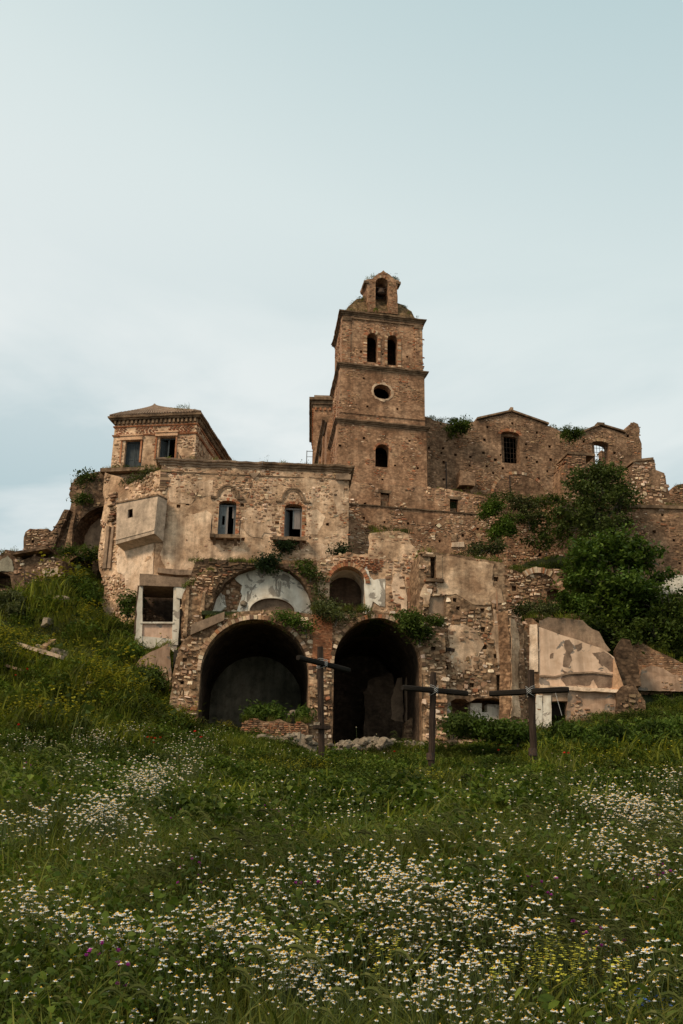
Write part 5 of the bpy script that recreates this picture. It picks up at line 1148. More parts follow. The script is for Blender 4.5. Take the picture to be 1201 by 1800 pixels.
for a, b_ in zip(pts[:-1], pts[1:]):
    m.hexa([K.pt(a[0], a[1] - .05, .1), K.pt(b_[0], b_[1] - .05, .1), K.pt(b_[0], b_[1] - .05, -.05), K.pt(a[0], a[1] - .05, -.05), K.pt(a[0], a[1] + .04, .1), K.pt(b_[0], b_[1] + .04, .1), K.pt(b_[0], b_[1] + .04, -.05), K.pt(a[0], a[1] + .04, -.05)])
m.build('broken_ledge', M['grey_render'], pk)
o = jag(K.px([(948, 1213), (948, 1206), (1000, 1208), (1084, 1213), (1090, 1219), (1000, 1215)]), .3, .03); slab(K, o, -.3, .3, M['cream_plaster'], pk, 'bottom_ledge', .4)
K2 = K.shift(.05)
o = jag(K2.px([(996, 1300), (998, 1215), (1040, 1216), (1085, 1217), (1098, 1238), (1113, 1275), (1113, 1300)]), .3, .08); slab(K2, o, -1, 0, M['pink_dark'], pk, 'leaning_plaster', .25, .16); stones(K2, o, [], region_mask(K2, .28, [], .7, .9), pk, 'house', .26, .16, (.02, .1), 30)
o = K2.px([(945, 1232), (945, 1214), (1000, 1215), (1000, 1233)]); slab(K2, jag(o, .3, .03), -.5, -.05, M['grey_render'], pk, 'lintel', .4)
for (x0, x1, mt) in ((941, 953.5, 'white_flaked'), (954, 969, 'pale_paint')):
    o = jag(K2.px([(x0, 1310), (x0 + 1, 1222), (x1, 1222), (x1 + 1, 1310)]), .35, .03); slab(K2, o, -.5, .02, M[mt], pk, 'doorway_post', .4)
m = MB(); a, b_, t_ = K2.uv(968, 1300), K2.uv(1000, 1300), K2.uv(980, 1230); m.box(K2, a[0], b_[0], a[1], t_[1], -1.8, -1.5); m.build('doorway_back', M['shade_dark'], pk)
m = MB(); m.tube([at(976, 1216, 51.7), at(988, 1258, 51.5)], .012, 5); m.build('hanging_wire', M['wire'], pk)
K3 = K.shift(.4); o = jag(K3.px([(1084, 1300), (1083, 1222), (1092, 1206), (1112, 1205), (1122, 1215), (1133, 1230), (1136, 1265), (1134, 1300)]), .3, .12)
rc = thing('rubble_stump', K3.pt(K3.uv(1110, 1260)[0], 8.8, 0), 'rough dark rubble stump at the right foot of the pink wall', 'ruin')
wall(K3, o, [], [], 1.5, .15, .3, M['dark_core'], rc, 'wall_core'); stones(K3, o, [], None, rc, 'dark', .3, .19, (.04, .16), 60)
K4 = K.shift(-.5); o = jag(K4.px([(1090, 1212), (1083, 1140), (1094, 1122), (1108, 1124), (1120, 1160), (1128, 1206)]), .3, .05)
ds = slab(K4, o, -.8, 0, M['dark_core'], None, 'leaning_slab', .35, .05); tag(ds, 'dark slab of wall leaning beside the pink wall under the tree', 'slab')
K5 = frame_at(1160, 1180, 54.5, -6)
bw = thing('sunken_brick_wall', K5.pt(1, 9.6, 0), 'sloping brown brick wall with plastered foot at the far right edge', 'wall')
o = jag(K5.px([(1098, 1225), (1102, 1125), (1125, 1130), (1160, 1146), (1200, 1165), (1290, 1195), (1290, 1260), (1098, 1260)]), .35, .06); wall(K5, o, [], [], .8, .06, .4, M['nave_core'], bw, 'wall_core'); stones(K5, o, [], None, bw, 'nave', .3, .11, (.01, .04), 120, course=True)
o = jag(K5.px([(1120, 1216), (1124, 1180), (1140, 1172), (1165, 1178), (1180, 1190), (1290, 1196), (1290, 1220)]), .35, .07); slab(K5, o, -.02, .5, M['pink_dark'], bw, 'plaster_foot', .25, .14); stones(K5.shift(.5), o, [], region_mask(K5, .3, [], .7, .9), bw, 'nave', .26, .15, (.02, .09), 30)

# ================================================================== right: rubble with broken arch, retaining wall, buttresses
Vw = frame_at(940, 1050, 58, 6)
vw = thing('broken_arch_wall', Vw.pt(0, 12, 0), 'low rubble wall with a broken brick arch left of the big tree', 'ruin')
o = jag(Vw.px([(886, 1130), (888, 1000), (905, 1004), (925, 1012), (940, 1004), (960, 998), (990, 1000), (1004, 1020), (1020, 1080), (1020, 1130)]), .35, .14, keep=(9,)); ah = Vw.px([(962, 1056), (962, 1040), (972, 1034), (985, 1036), (992, 1048), (990, 1056)]); sh = [sq_px(Vw, 904, 1034, .16)]
wall(Vw, o, [], [(ah, .8)] + sh, 1.5, .1, .35, M['house_core'], vw, 'wall_core'); stones(Vw, o, [ah] + sh, region_mask(Vw, .8, [], .5), vw, 'rubble', .32, .17, (.02, .09), 130)
q0, q1, qt = Vw.uv(905, 1050), Vw.uv(990, 1050), Vw.uv(950, 1004); voussoirs(Vw, (q0[0] + q1[0]) / 2, q0[1], (q1[0] - q0[0]) / 2, qt[1] - q0[1], -.15, .2, 26, vw, 'house', (-.2, .2), .3, 2.2)
o = jag(Vw.px([(945, 1085), (948, 1052), (972, 1056), (975, 1085)]), .3, .05); stones(Vw.shift(.05), o, [], None, vw, 'brick', .27, .1, (.02, .08), 20, minw=.22, course=True)
Gw = frame_at(1100, 950, 65.5, 6)
gw = thing('right_retaining_wall', Gw.pt(3, 17, 0), 'brown coursed retaining wall behind the big tree at the right edge', 'wall')
o = jag(Gw.px([(1070, 1100), (1078, 960), (1084, 896), (1110, 888), (1160, 889), (1300, 897), (1300, 1100)]), .4, .06, keep=(5, 6)); gl = [sq_px(Gw, a, b_, .1) for a, b_ in ((1150, 935), (1185, 950), (1130, 960), (1165, 905), (1195, 990))]
wall(Gw, o, [], gl, 1.2, .06, .45, M['nave_core'], gw, 'wall_core'); stones(Gw, o, gl, region_mask(Gw, .72, [], .5, .6), gw, 'nave', .31, .13, (.01, .05), 200)
q0, q1 = Gw.uv(1084, 892), Gw.uv(1300, 897); m = MB(); m.hexa([Gw.pt(q0[0], q0[1] - .05, .2), Gw.pt(q1[0], q1[1] - .05, .2), Gw.pt(q1[0], q1[1] - .05, -1.5), Gw.pt(q0[0], q0[1] - .05, -1.5), Gw.pt(q0[0], q0[1] + .18, .2), Gw.pt(q1[0], q1[1] + .18, .2), Gw.pt(q1[0], q1[1] + .18, -1.5), Gw.pt(q0[0], q0[1] + .18, -1.5)]); m.build('coping', M['ledge_stone'], gw)
for nm, (px_, py_, Y_), pts, lab in (('stone_buttress', (1140, 850, 67.2), [(1106, 895), (1108, 820), (1118, 811), (1132, 806), (1150, 808), (1153, 826), (1168, 832), (1172, 850), (1184, 895)], 'stepped stone buttress on the terrace at the right, biggest of the two'), ('stone_buttress', (1010, 830, 69), [(990, 900), (993, 806), (1003, 797), (1030, 800), (1033, 900)], 'smaller sloping stone buttress against the church between its two windows')):
    Bf = frame_at(px_, py_, Y_, 10); p_ = Bf.px(pts); bt = thing(nm, Bf.pt(0, min(z for _, z in p_), -1), lab, 'buttress')
    o = jag(p_, .35, .05); wall(Bf, o, [], [], 2.2, .06, .4, M['nave_core'], bt, 'wall_core'); stones(Bf, o, [], region_mask(Bf, .85, [], .4), bt, 'rubble' if px_ > 1100 else 'nave', .32, .17, (.02, .07), 80)
    Bs = Bf.turned(p_[1][0] - .02, -90); stones(Bs, rect_loop(-2.2, 0, p_[0][1], p_[1][1]), [], None, bt, 'nave', .3, .16, (.02, .07), 0)
    a, b_ = p_[2], p_[3]; m = MB(); m.hexa([Bf.pt(a[0] - .3, a[1] - .1, .12), Bf.pt(b_[0] + .7, b_[1] - .05, .12), Bf.pt(b_[0] + .7, b_[1] - .05, -2.2), Bf.pt(a[0] - .3, a[1] - .1, -2.2), Bf.pt(a[0] - .3, a[1] + .08, .12), Bf.pt(b_[0] + .7, b_[1] + .12, .12), Bf.pt(b_[0] + .7, b_[1] + .12, -2.2), Bf.pt(a[0] - .3, a[1] + .08, -2.2)]); m.build('coping', M['ledge_stone'], bt)
Fr = frame_at(1190, 870, 70, 8); o = jag(Fr.px([(1172, 905), (1176, 872), (1184, 856), (1200, 850), (1300, 846), (1300, 905)]), .35, .1)
fr = thing('far_rubble_wall', Fr.pt(2, 24, 0), 'low broken rubble wall beyond the big buttress on the right skyline', 'wall'); wall(Fr, o, [], [], .8, .08, .4, M['nave_core'], fr, 'wall_core'); stones(Fr, o, [], None, fr, 'nave', .3, .14, (.02, .06), 30)
Wv = frame_at(1185, 1035, 60, 0); o = jag(Wv.px([(1150, 1075), (1160, 1034), (1168, 1018), (1185, 1011), (1300, 1016), (1300, 1075)]), .3, .09); hh_ = Wv.px([(1172, 1062), (1174, 1047), (1190, 1042), (1202, 1048), (1204, 1062)])
wv = thing('white_vault_ruin', Wv.pt(1, 14, 0), 'patch of white plastered vault showing right of the big tree', 'ruin'); wall(Wv, o, [], [(hh_, .8)], 1.2, .1, .35, M['pale_paint'], wv, 'wall_core')

# ================================================================== low brick wall, rubble, boulders
Bw = frame_at(480, 1275, 48.6, 3)
lb = thing('low_brick_wall', Bw.pt(0, 6.6, -.2), 'low wall of red brick courses at the mouth of the left arch', 'wall')
o = jag(Bw.px([(420, 1312), (421, 1280), (430, 1268), (448, 1264), (470, 1270), (490, 1263), (512, 1272), (530, 1268), (542, 1276), (542, 1312)]), .22, .09, keep=(8, 9)); wall(Bw, o, [], [], .7, .03, .3, M['house_core'], lb, 'wall_core')
stones(Bw, o, [], None, lb, 'loose_brick', .25, .1, (.02, .09), 170, minw=.15, gap=.012, name='brick', course=True)
def mound(name, x0, x1, ytop, Y, depth, label, seed):
    """irregular bank of earth and broken stone: a lumpy sheet with thickness, plus stones bedded in it"""
    n_, k_ = 46, 9; V = []; F = []
    for i in range(n_):
        t = i / (n_ - 1); px_ = x0 + (x1 - x0) * t; c_ = at(px_, ytop + 4 * math.sin(t * 9 + seed) + random.uniform(-1.5, 1.5) + 14 * abs(2 * t - 1) ** 5, Y)
        gz = min(ground(c_.x, c_.y) - .3, c_.z - .2)
        for j in range(k_):
            s_ = j / (k_ - 1); pr = math.sin(math.pi * min(1, s_ * 1.02)) ** .55
            p = Vector((c_.x, c_.y + (s_ - .35) * depth, gz + (c_.z - gz) * pr)); nn = noise.noise(p * 1.6 + Vector((seed, 0, 0))) * .22 + noise.noise(p * 4.1) * .13 + noise.noise(p * 9.0) * .05
            V.append(p + Vector((nn * .4, -nn, nn * (.9 if 0 < j < k_ - 1 else 0))))
    for i in range(n_ - 1):
        for j in range(k_ - 1): F.append((i * k_ + j, (i + 1) * k_ + j, (i + 1) * k_ + j + 1, i * k_ + j + 1))
    F.append(tuple(range(k_))); F.append(tuple((n_ - 1) * k_ + j for j in range(k_))[::-1])
    root = thing(name, at((x0 + x1) / 2, ytop + 12, Y), label, 'rubble'); mesh('earth_bank', V, F, M['rock'], root)
    for q in range(46):
        t = random.random(); c_ = at(x0 + (x1 - x0) * t, ytop + random.uniform(3, 20), Y - random.uniform(.1, .5) * depth * .8); s_ = random.choice((.08, .1, .12, .16, .2))
        rock('stone', Vector((c_.x, c_.y, max(c_.z, ground(c_.x, c_.y)))), (s_ * random.uniform(.8, 1.5), s_, s_ * random.uniform(.5, .9)), root, seed=q * 1.7 + seed, sub=2)
mound('rubble_bank', 578, 742, 1299, 48.6, 1.8, 'pale bank of earth and broken stone across the mouth of the right arch', 1.0)
mound('rubble_bank', 436, 556, 1291, 47.8, 1.4, 'smaller bank of pale rubble between the low brick wall and the left cross', 5.0)
for i, (px_, py_, Y_, sx, sz, lab) in enumerate(((676, 1305, 47.6, .5, .36, 'largest grey boulder in front of the right arch'), (518, 1252, 50.2, .36, .26, 'round pale boulder lying on top inside the left arch'), (628, 1311, 47.5, .26, .2, 'small angular rock left of the largest boulder'))):
    q = at(px_, py_, Y_); gz = ground(q.x, q.y)
    o = rock('boulder', Vector((q.x, q.y, max(q.z - sz * .3, gz))), (sx, sx * .8, sz), None, seed=i * 3.3); tag(o, lab, 'rock', 'rocks at the mouth of the arches')
# fallen beams and stones on the left slope
def beam(a, b_, w_, h_, mt, label, name='fallen_beam'):
    p, q = on_ground(*a, .25), on_ground(*b_, .25)
    p = p + Vector((0, 0, .62)); q = q + Vector((0, 0, .62)); t_ = (q - p).normalized(); s_ = t_.cross(Vector((0, 0, 1))).normalized() * w_; h2 = Vector((0, 0, h_))
    m = MB(); n_ = 6; base = []
    for k in range(n_):
        c_ = p.lerp(q, k / (n_ - 1)); j = lambda: Vector((random.uniform(-.02, .02), random.uniform(-.02, .02), random.uniform(-.02, .02)))
        base += [c_ - s_ + j(), c_ + s_ + j(), c_ + s_ + h2 + j(), c_ - s_ + h2 + j()]
    f = [(0, 1, 2, 3)[::-1], tuple((n_ - 1) * 4 + k for k in range(4))]
    for k in range(n_ - 1):
        for e_ in range(4): f.append((k * 4 + e_, k * 4 + (e_ + 1) % 4, k * 4 + 4 + (e_ + 1) % 4, k * 4 + 4 + e_))
    m.add(base, f); tag(m.build(name, M[mt]), label, 'beam')
beam((30, 1148), (108, 1172), .12, .2, 'concrete', 'long pale fallen concrete beam lying across the left grass slope')
beam((8, 1186), (40, 1194), .1, .12, 'grey_render', 'short pale fallen beam half hidden in grass at the left edge')
beam((74, 1158), (90, 1146), .2, .3, 'rubble_core', 'short tilted stone block sticking up behind the long fallen beam')
for i, (px_, py_, s_, lab) in enumerate(((105, 1158, .6, 'brown rock behind the right end of the long fallen beam'), (80, 1104, .5, 'grey stone in the grass above the long fallen beam'), (70, 1150, .4, 'pale stone beside the tilted block'), (155, 1215, .4, 'lone grey stone low on the left slope'), (103, 1062, .6, 'brown stone below the ruined hut'), (60, 1158, .5, 'pale stone under the long fallen beam'))):
    q = on_ground(px_, py_, .2)
    if q is not None:
        o = rock('slope_stone', q + Vector((0, 0, .45)), (s_, s_ * .8, s_ * .7), None, seed=i * 5.1 + 1); tag(o, lab, 'rock', 'stones on the slope')

# ================================================================== three crosses
def log(pts, w_, mat, parent, name, seed):
    """a rough squared timber: rounded square section that wanders a little and has worn ends"""
    m = MB(); n_ = 12; p, q = Vector(pts[0]), Vector(pts[1]); t_ = (q - p).normalized()
    a = t_.cross(Vector((0, 1, 0))).normalized() if abs(t_.z) > .8 else t_.cross(Vector((0, 0, 1))).normalized(); b_ = t_.cross(a); V = []; F = []; S = 10
    for i in range(n_):
        c_ = p.lerp(q, i / (n_ - 1)) + a * .02 * noise.noise(Vector((seed, i * .4, 0))) + b_ * .02 * noise.noise(Vector((seed, i * .4, 5)))
        for k in range(S):
            an = 2 * math.pi * k / S; x, y = math.cos(an), math.sin(an); sq = .92 / max(abs(x), abs(y)) ** .55
            r_ = w_ * sq * (1 + .07 * noise.noise(Vector((x * 1.5 + seed, y * 1.5, i * .8)))) * (1 if 0 < i < n_ - 1 else .93)
            V.append(c_ + (a * x + b_ * y) * r_)
    for i in range(n_ - 1):
        for k in range(S): F.append((i * S + k, i * S + (k + 1) % S, (i + 1) * S + (k + 1) % S, (i + 1) * S + k))
    F.append(tuple(range(S))[::-1]); F.append(tuple((n_ - 1) * S + k for k in range(S)))
    return mesh(name, V, F, mat, parent)
def cross(base_px, top_px, Y, bar_px, yaw, ext, label, seed):
    b_ = at(*base_px, Y); t_ = at(*top_px, Y); gz = ground(b_.x, b_.y); bot = Vector((b_.x, b_.y, min(gz, b_.z) - .3))
    c = thing('timber_cross', Vector((b_.x, b_.y, gz)), label, 'cross', 'wooden crosses in front of the arches')
    pw = log((bot, t_), .14, M['timber'], c, 'post', seed)
    cb = at(*bar_px, Y); cb = cb + Vector((0, -.2, 0)); dr = Vector((math.cos(R(yaw)), math.sin(R(yaw)), 0))
    nrm_ = Vector((math.sin(R(yaw)), -math.cos(R(yaw)), 0)); cb = at(*bar_px, Y) + nrm_ * .2
    log((cb - dr * ext[0], cb + dr * ext[1]), .12, M['timber_beam'], c, 'crossbeam', seed + 9)
    pc = at(*bar_px, Y)
    lash = MB()
    for k in range(6):
        z_ = -.09 + .036 * k; pts = []
        for q in range(13):
            an = 2 * math.pi * q / 12; pts.append(pc + dr * (.17 * math.cos(an)) + nrm_ * (.1 + .25 * math.sin(an)) + Vector((0, 0, z_ * (1 if k % 2 else -1) + .13 * math.cos(an) * (1 if k % 2 else -1))))
        lash.tube(pts, .008, 4, False)
    lash.build('wire_lashing', M['wire'], c)
    return c, b_, t_
cr1, b_, t_ = cross((567, 1318), (563, 1137), 41, (563, 1168), 53, (1.7, 1.75), 'tall timber cross with strongly tilted beam, before the pier of the arches', 1.0)
p = at(565, 1279, 41); m = MB(); w_ = Frame((p.x, p.y), 20); m.box(w_, -.3, .32, p.z - .06, p.z + .09, -.2, .2, .02); m.build('foot_block', M['timber'], cr1)
m = MB(); m.box(w_, -.3, -.12, p.z + .09, p.z + .2, -.15, .15, .02); m.build('foot_stone', M['rock'], cr1)
cr2, b_, t_ = cross((757, 1338), (762, 1182), 40, (760, 1215), 24, (1.45, 1.5), 'middle timber cross standing before the right jamb of the right arch', 2.0)
cr3, b_, t_ = cross((939, 1352), (933, 1178), 38.5, (934, 1217), -27, (1.6, 1.5), 'rightmost timber cross in front of the pink wall', 3.0)
for c, px_, py_, Y_ in ((cr3, 937, 1322, 38.5), (cr2, 757, 1330, 40)):
    p = at(px_, py_, Y_); m = MB(); m.tube([p + Vector((0, 0, -.14)), p + Vector((0, 0, .14))], .165, 12); m.build('iron_sleeve', M['iron'], c)

# ================================================================== trees and shrubs
def np_mesh(name, verts, tris, mat, parent=None, quads=False, mats=None, mi=None):
    me = bpy.data.meshes.new(name); verts = np.asarray(verts, np.float32); tris = np.asarray(tris, np.int32); k = tris.shape[1]
    me.vertices.add(len(verts)); me.vertices.foreach_set('co', verts.ravel()); me.loops.add(tris.size); me.loops.foreach_set('vertex_index', tris.ravel())
    me.polygons.add(len(tris)); me.polygons.foreach_set('loop_start', np.arange(0, tris.size, k, dtype=np.int32)); me.polygons.foreach_set('loop_total', np.full(len(tris), k, np.int32))
    for m_ in (mats or [mat]): me.materials.append(m_)
    if mi is not None: me.polygons.foreach_set('material_index', np.asarray(mi, np.int32))
    me.update(calc_edges=True); o = bpy.data.objects.new(name, me); link(o, parent); return o
def unit(v): return v / np.maximum(np.linalg.norm(v, axis=1, keepdims=True), 1e-6)
def oval_cloud(c, size, up=.5, aspect=1.7, droop=0.0):
    """rounder leaf with six edge points and a fold, for the plants close to the eye"""
    n = len(c); nr = rng.normal(size=(n, 3)); nr[:, 2] = np.abs(nr[:, 2]) + up; nr = unit(nr)
    t = rng.normal(size=(n, 3)); t = unit(t - nr * np.sum(t * nr, 1, keepdims=True)); b_ = np.cross(nr, t)
    s = size * rng.uniform(.5, 1.4, (n, 1)); t = t * s * aspect * .5; w = b_ * s * .5; dz = np.array([0, 0, 1]) * s
    v = np.stack([c - t, c - t * .45 + w * .85 + nr * s * .1, c + t * .4 + w * .8 + nr * s * .08 - dz * droop * .4, c + t - dz * droop, c + t * .4 - w * .8 + nr * s * .08 - dz * droop * .4, c - t * .45 - w * .85 + nr * s * .1], 1).reshape(-1, 3)
    q = (np.arange(n) * 6)[:, None]; return v, np.concatenate([q + np.array([[0, 1, 5]]), q + np.array([[1, 2, 5]]), q + np.array([[2, 4, 5]]), q + np.array([[2, 3, 4]])], 0)
def leaf_cloud(c, size, up=.5, aspect=1.7, droop=0.0):
    """one folded diamond leaf (two triangles) at each point of c"""
    n = len(c); nr = rng.normal(size=(n, 3)); nr[:, 2] = np.abs(nr[:, 2]) + up; nr = unit(nr)
    t = rng.normal(size=(n, 3)); t = unit(t - nr * np.sum(t * nr, 1, keepdims=True)); b_ = np.cross(nr, t)
    s = size * rng.uniform(.6, 1.35, (n, 1)); t = t * s * aspect * .5; w = b_ * s * .5
    v = np.stack([c - t, c + w + nr * s * .12, c + t - np.array([0, 0, 1]) * s * droop, c - w + nr * s * .12], 1).reshape(-1, 3)
    q = (np.arange(n) * 4)[:, None] + np.array([[0, 1, 2, 3]]); q = np.concatenate([q[:, [0, 1, 2]], q[:, [0, 2, 3]]], 0); return v, q
def blob_points(blobs, n, clump=.33, per=40):
    """clumped points over ellipsoid lobes, denser towards the outside and the top, with gaps between the clumps"""
    vol = np.array([b_[1][0] * b_[1][1] * b_[1][2] for b_ in blobs]) ** .8; pr = vol / vol.sum(); out = []
    nc = max(3, n // per)
    k = rng.choice(len(blobs), nc, p=pr)
    d = unit(rng.normal(size=(nc, 3))); r_ = rng.uniform(.3, 1.18, (nc, 1)) ** .75
    cen = np.array([blobs[i][0] for i in k]); rad = np.array([blobs[i][1] for i in k])
    cc = cen + d * r_ * rad * (1 + .22 * np.sin(d[:, [0]] * 7 + d[:, [2]] * 5 + k[:, None]))
    pts = np.repeat(cc, per, 0) + rng.normal(size=(nc * per, 3)) * clump * np.repeat(rng.uniform(.5, 1.2, (nc, 1)), per, 0) * np.array([1, 1, .75]); return pts
def bush(name, label, cat, blobs, n, size, mat, group=None, base=None, clump=.3, trunk=True, aspect=1.7, up=.5, tr=.09):
    """blobs: [(centre, radii)] in the world"""
    cs = [Vector(b_[0]) for b_ in blobs]; lowest = min(blobs, key=lambda b_: b_[0][2] - b_[1][2])
    if base is None: base = Vector((lowest[0][0], lowest[0][1], lowest[0][2] - lowest[1][2] * .9))
    base = Vector(base); root = thing(name, base, label, cat, group); lobes = list(blobs)
    if cat in ('tree', 'bush', 'shrub'):                 # ragged outline: each lobe breaks up into smaller ones
        lobes = []
        for (c_, rd) in blobs:
            lobes.append((c_, tuple(q * .72 for q in rd)))
            for _ in range(7):
                d_ = Vector((random.gauss(0, 1), random.gauss(0, 1), random.gauss(.25, .9))).normalized(); k_ = random.uniform(.22, .42)
                lobes.append(((c_[0] + d_.x * rd[0] * .85, c_[1] + d_.y * rd[1] * .85, c_[2] + d_.z * rd[2] * .85), tuple(q * k_ for q in rd)))
    v, f = leaf_cloud(blob_points(lobes, n, clump), size, up, aspect, .1); np_mesh('crown' if cat == 'tree' else 'foliage', v, f, M[mat], root)
    if trunk:
        top = sum(cs, Vector()) / len(cs); m = MB(); k = base.lerp(top, .45)
        m.tube([base - Vector((0, 0, .3)), base.lerp(k, .5) + Vector((.05, 0, 0)), k], [tr * 1.3, tr, tr * .8], 8); m.build('trunk' if cat == 'tree' else 'stem', M['bark'], root)
        for c_, (b_c, rad) in zip(cs, blobs):
            m = MB(); mid = k.lerp(c_, .5) + Vector((random.uniform(-.15, .15), random.uniform(-.15, .15), .1)); m.tube([k, mid, c_ + Vector((0, 0, rad[2] * .3))], [tr * .7, tr * .45, tr * .2], 6)
            for q in range(4):
                e_ = c_ + Vector((random.uniform(-.7, .7) * rad[0], random.uniform(-.7, .7) * rad[1], random.uniform(0, .8) * rad[2])); m.tube([mid.lerp(c_, .5), e_], [tr * .3, tr * .1], 5)
            if cat == 'tree':                   # bare twigs poking out of the leaves
                for q in range(7):
                    d_ = Vector((random.gauss(0, 1), random.gauss(0, 1), random.gauss(.5, .6))).normalized(); e_ = c_ + Vector((d_.x * rad[0], d_.y * rad[1], d_.z * rad[2])) * random.uniform(.95, 1.25)
                    m.tube([c_, c_.lerp(e_, .55) + Vector((0, 0, .08)), e_], [tr * .22, tr * .13, tr * .05], 4)
            m.build('limb', M['bark'], root)
    return root
def pb(px, py, Y, rx, rz, ry=None):
    """a foliage lobe seen at photo pixel (px, py) at depth Y with photo-pixel radii"""
    c_ = at(px, py, Y); s = (c_ - EYE).dot(_f) / FPX; return ((c_.x, c_.y, c_.z), (rx * s, (ry or rx) * s, rz * s))
bush('broadleaf_tree', 'big leafy green tree growing below the right retaining wall', 'tree',
     [pb(1030, 985, 57, 40, 35), pb(1075, 965, 57.5, 42, 35), pb(1115, 985, 57.5, 45, 38), pb(1045, 1030, 56.5, 45, 36), pb(1105, 1040, 56, 50, 40), pb(1140, 1070, 57, 42, 36), pb(1070, 1075, 56.5, 46, 34), pb(1015, 1015, 57, 26, 28), pb(1160, 1020, 58, 22, 22)],
     17000, .155, 'tree_leaf', base=on_ground(1085, 1150, 0) , clump=.34, aspect=1.9, tr=.16)
bush('ivy_tree', 'dull green tree rising against the church terrace above the big tree', 'tree',
     [pb(1025, 855, 64, 30, 30), pb(1065, 850, 64, 36, 30), pb(1095, 880, 63.5, 24, 32), pb(1045, 895, 63.5, 42, 34), pb(1010, 905, 64, 28, 30), pb(1075, 925, 63, 34, 28), pb(1030, 935, 63.5, 28, 22), pb(1050, 830, 64, 24, 14)],
     12000, .13, 'tree_leaf_dull', base=at(1050, 985, 63), clump=.3, tr=.15)
bush('dark_tree', 'dark bushy tree at the right edge below the white vault patch', 'tree',
     [pb(1180, 1080, 55.5, 45, 42), pb(1150, 1120, 55, 40, 30), pb(1205, 1110, 55.5, 45, 40), pb(1105, 1120, 55.5, 40, 26), pb(1230, 1060, 56, 40, 40), pb(1060, 1110, 56, 30, 18)],
     9500, .15, 'shrub_dark', base=on_ground(1170, 1175, 0), clump=.34, tr=.12)
WG = 'shrubs rooted in the old walls'
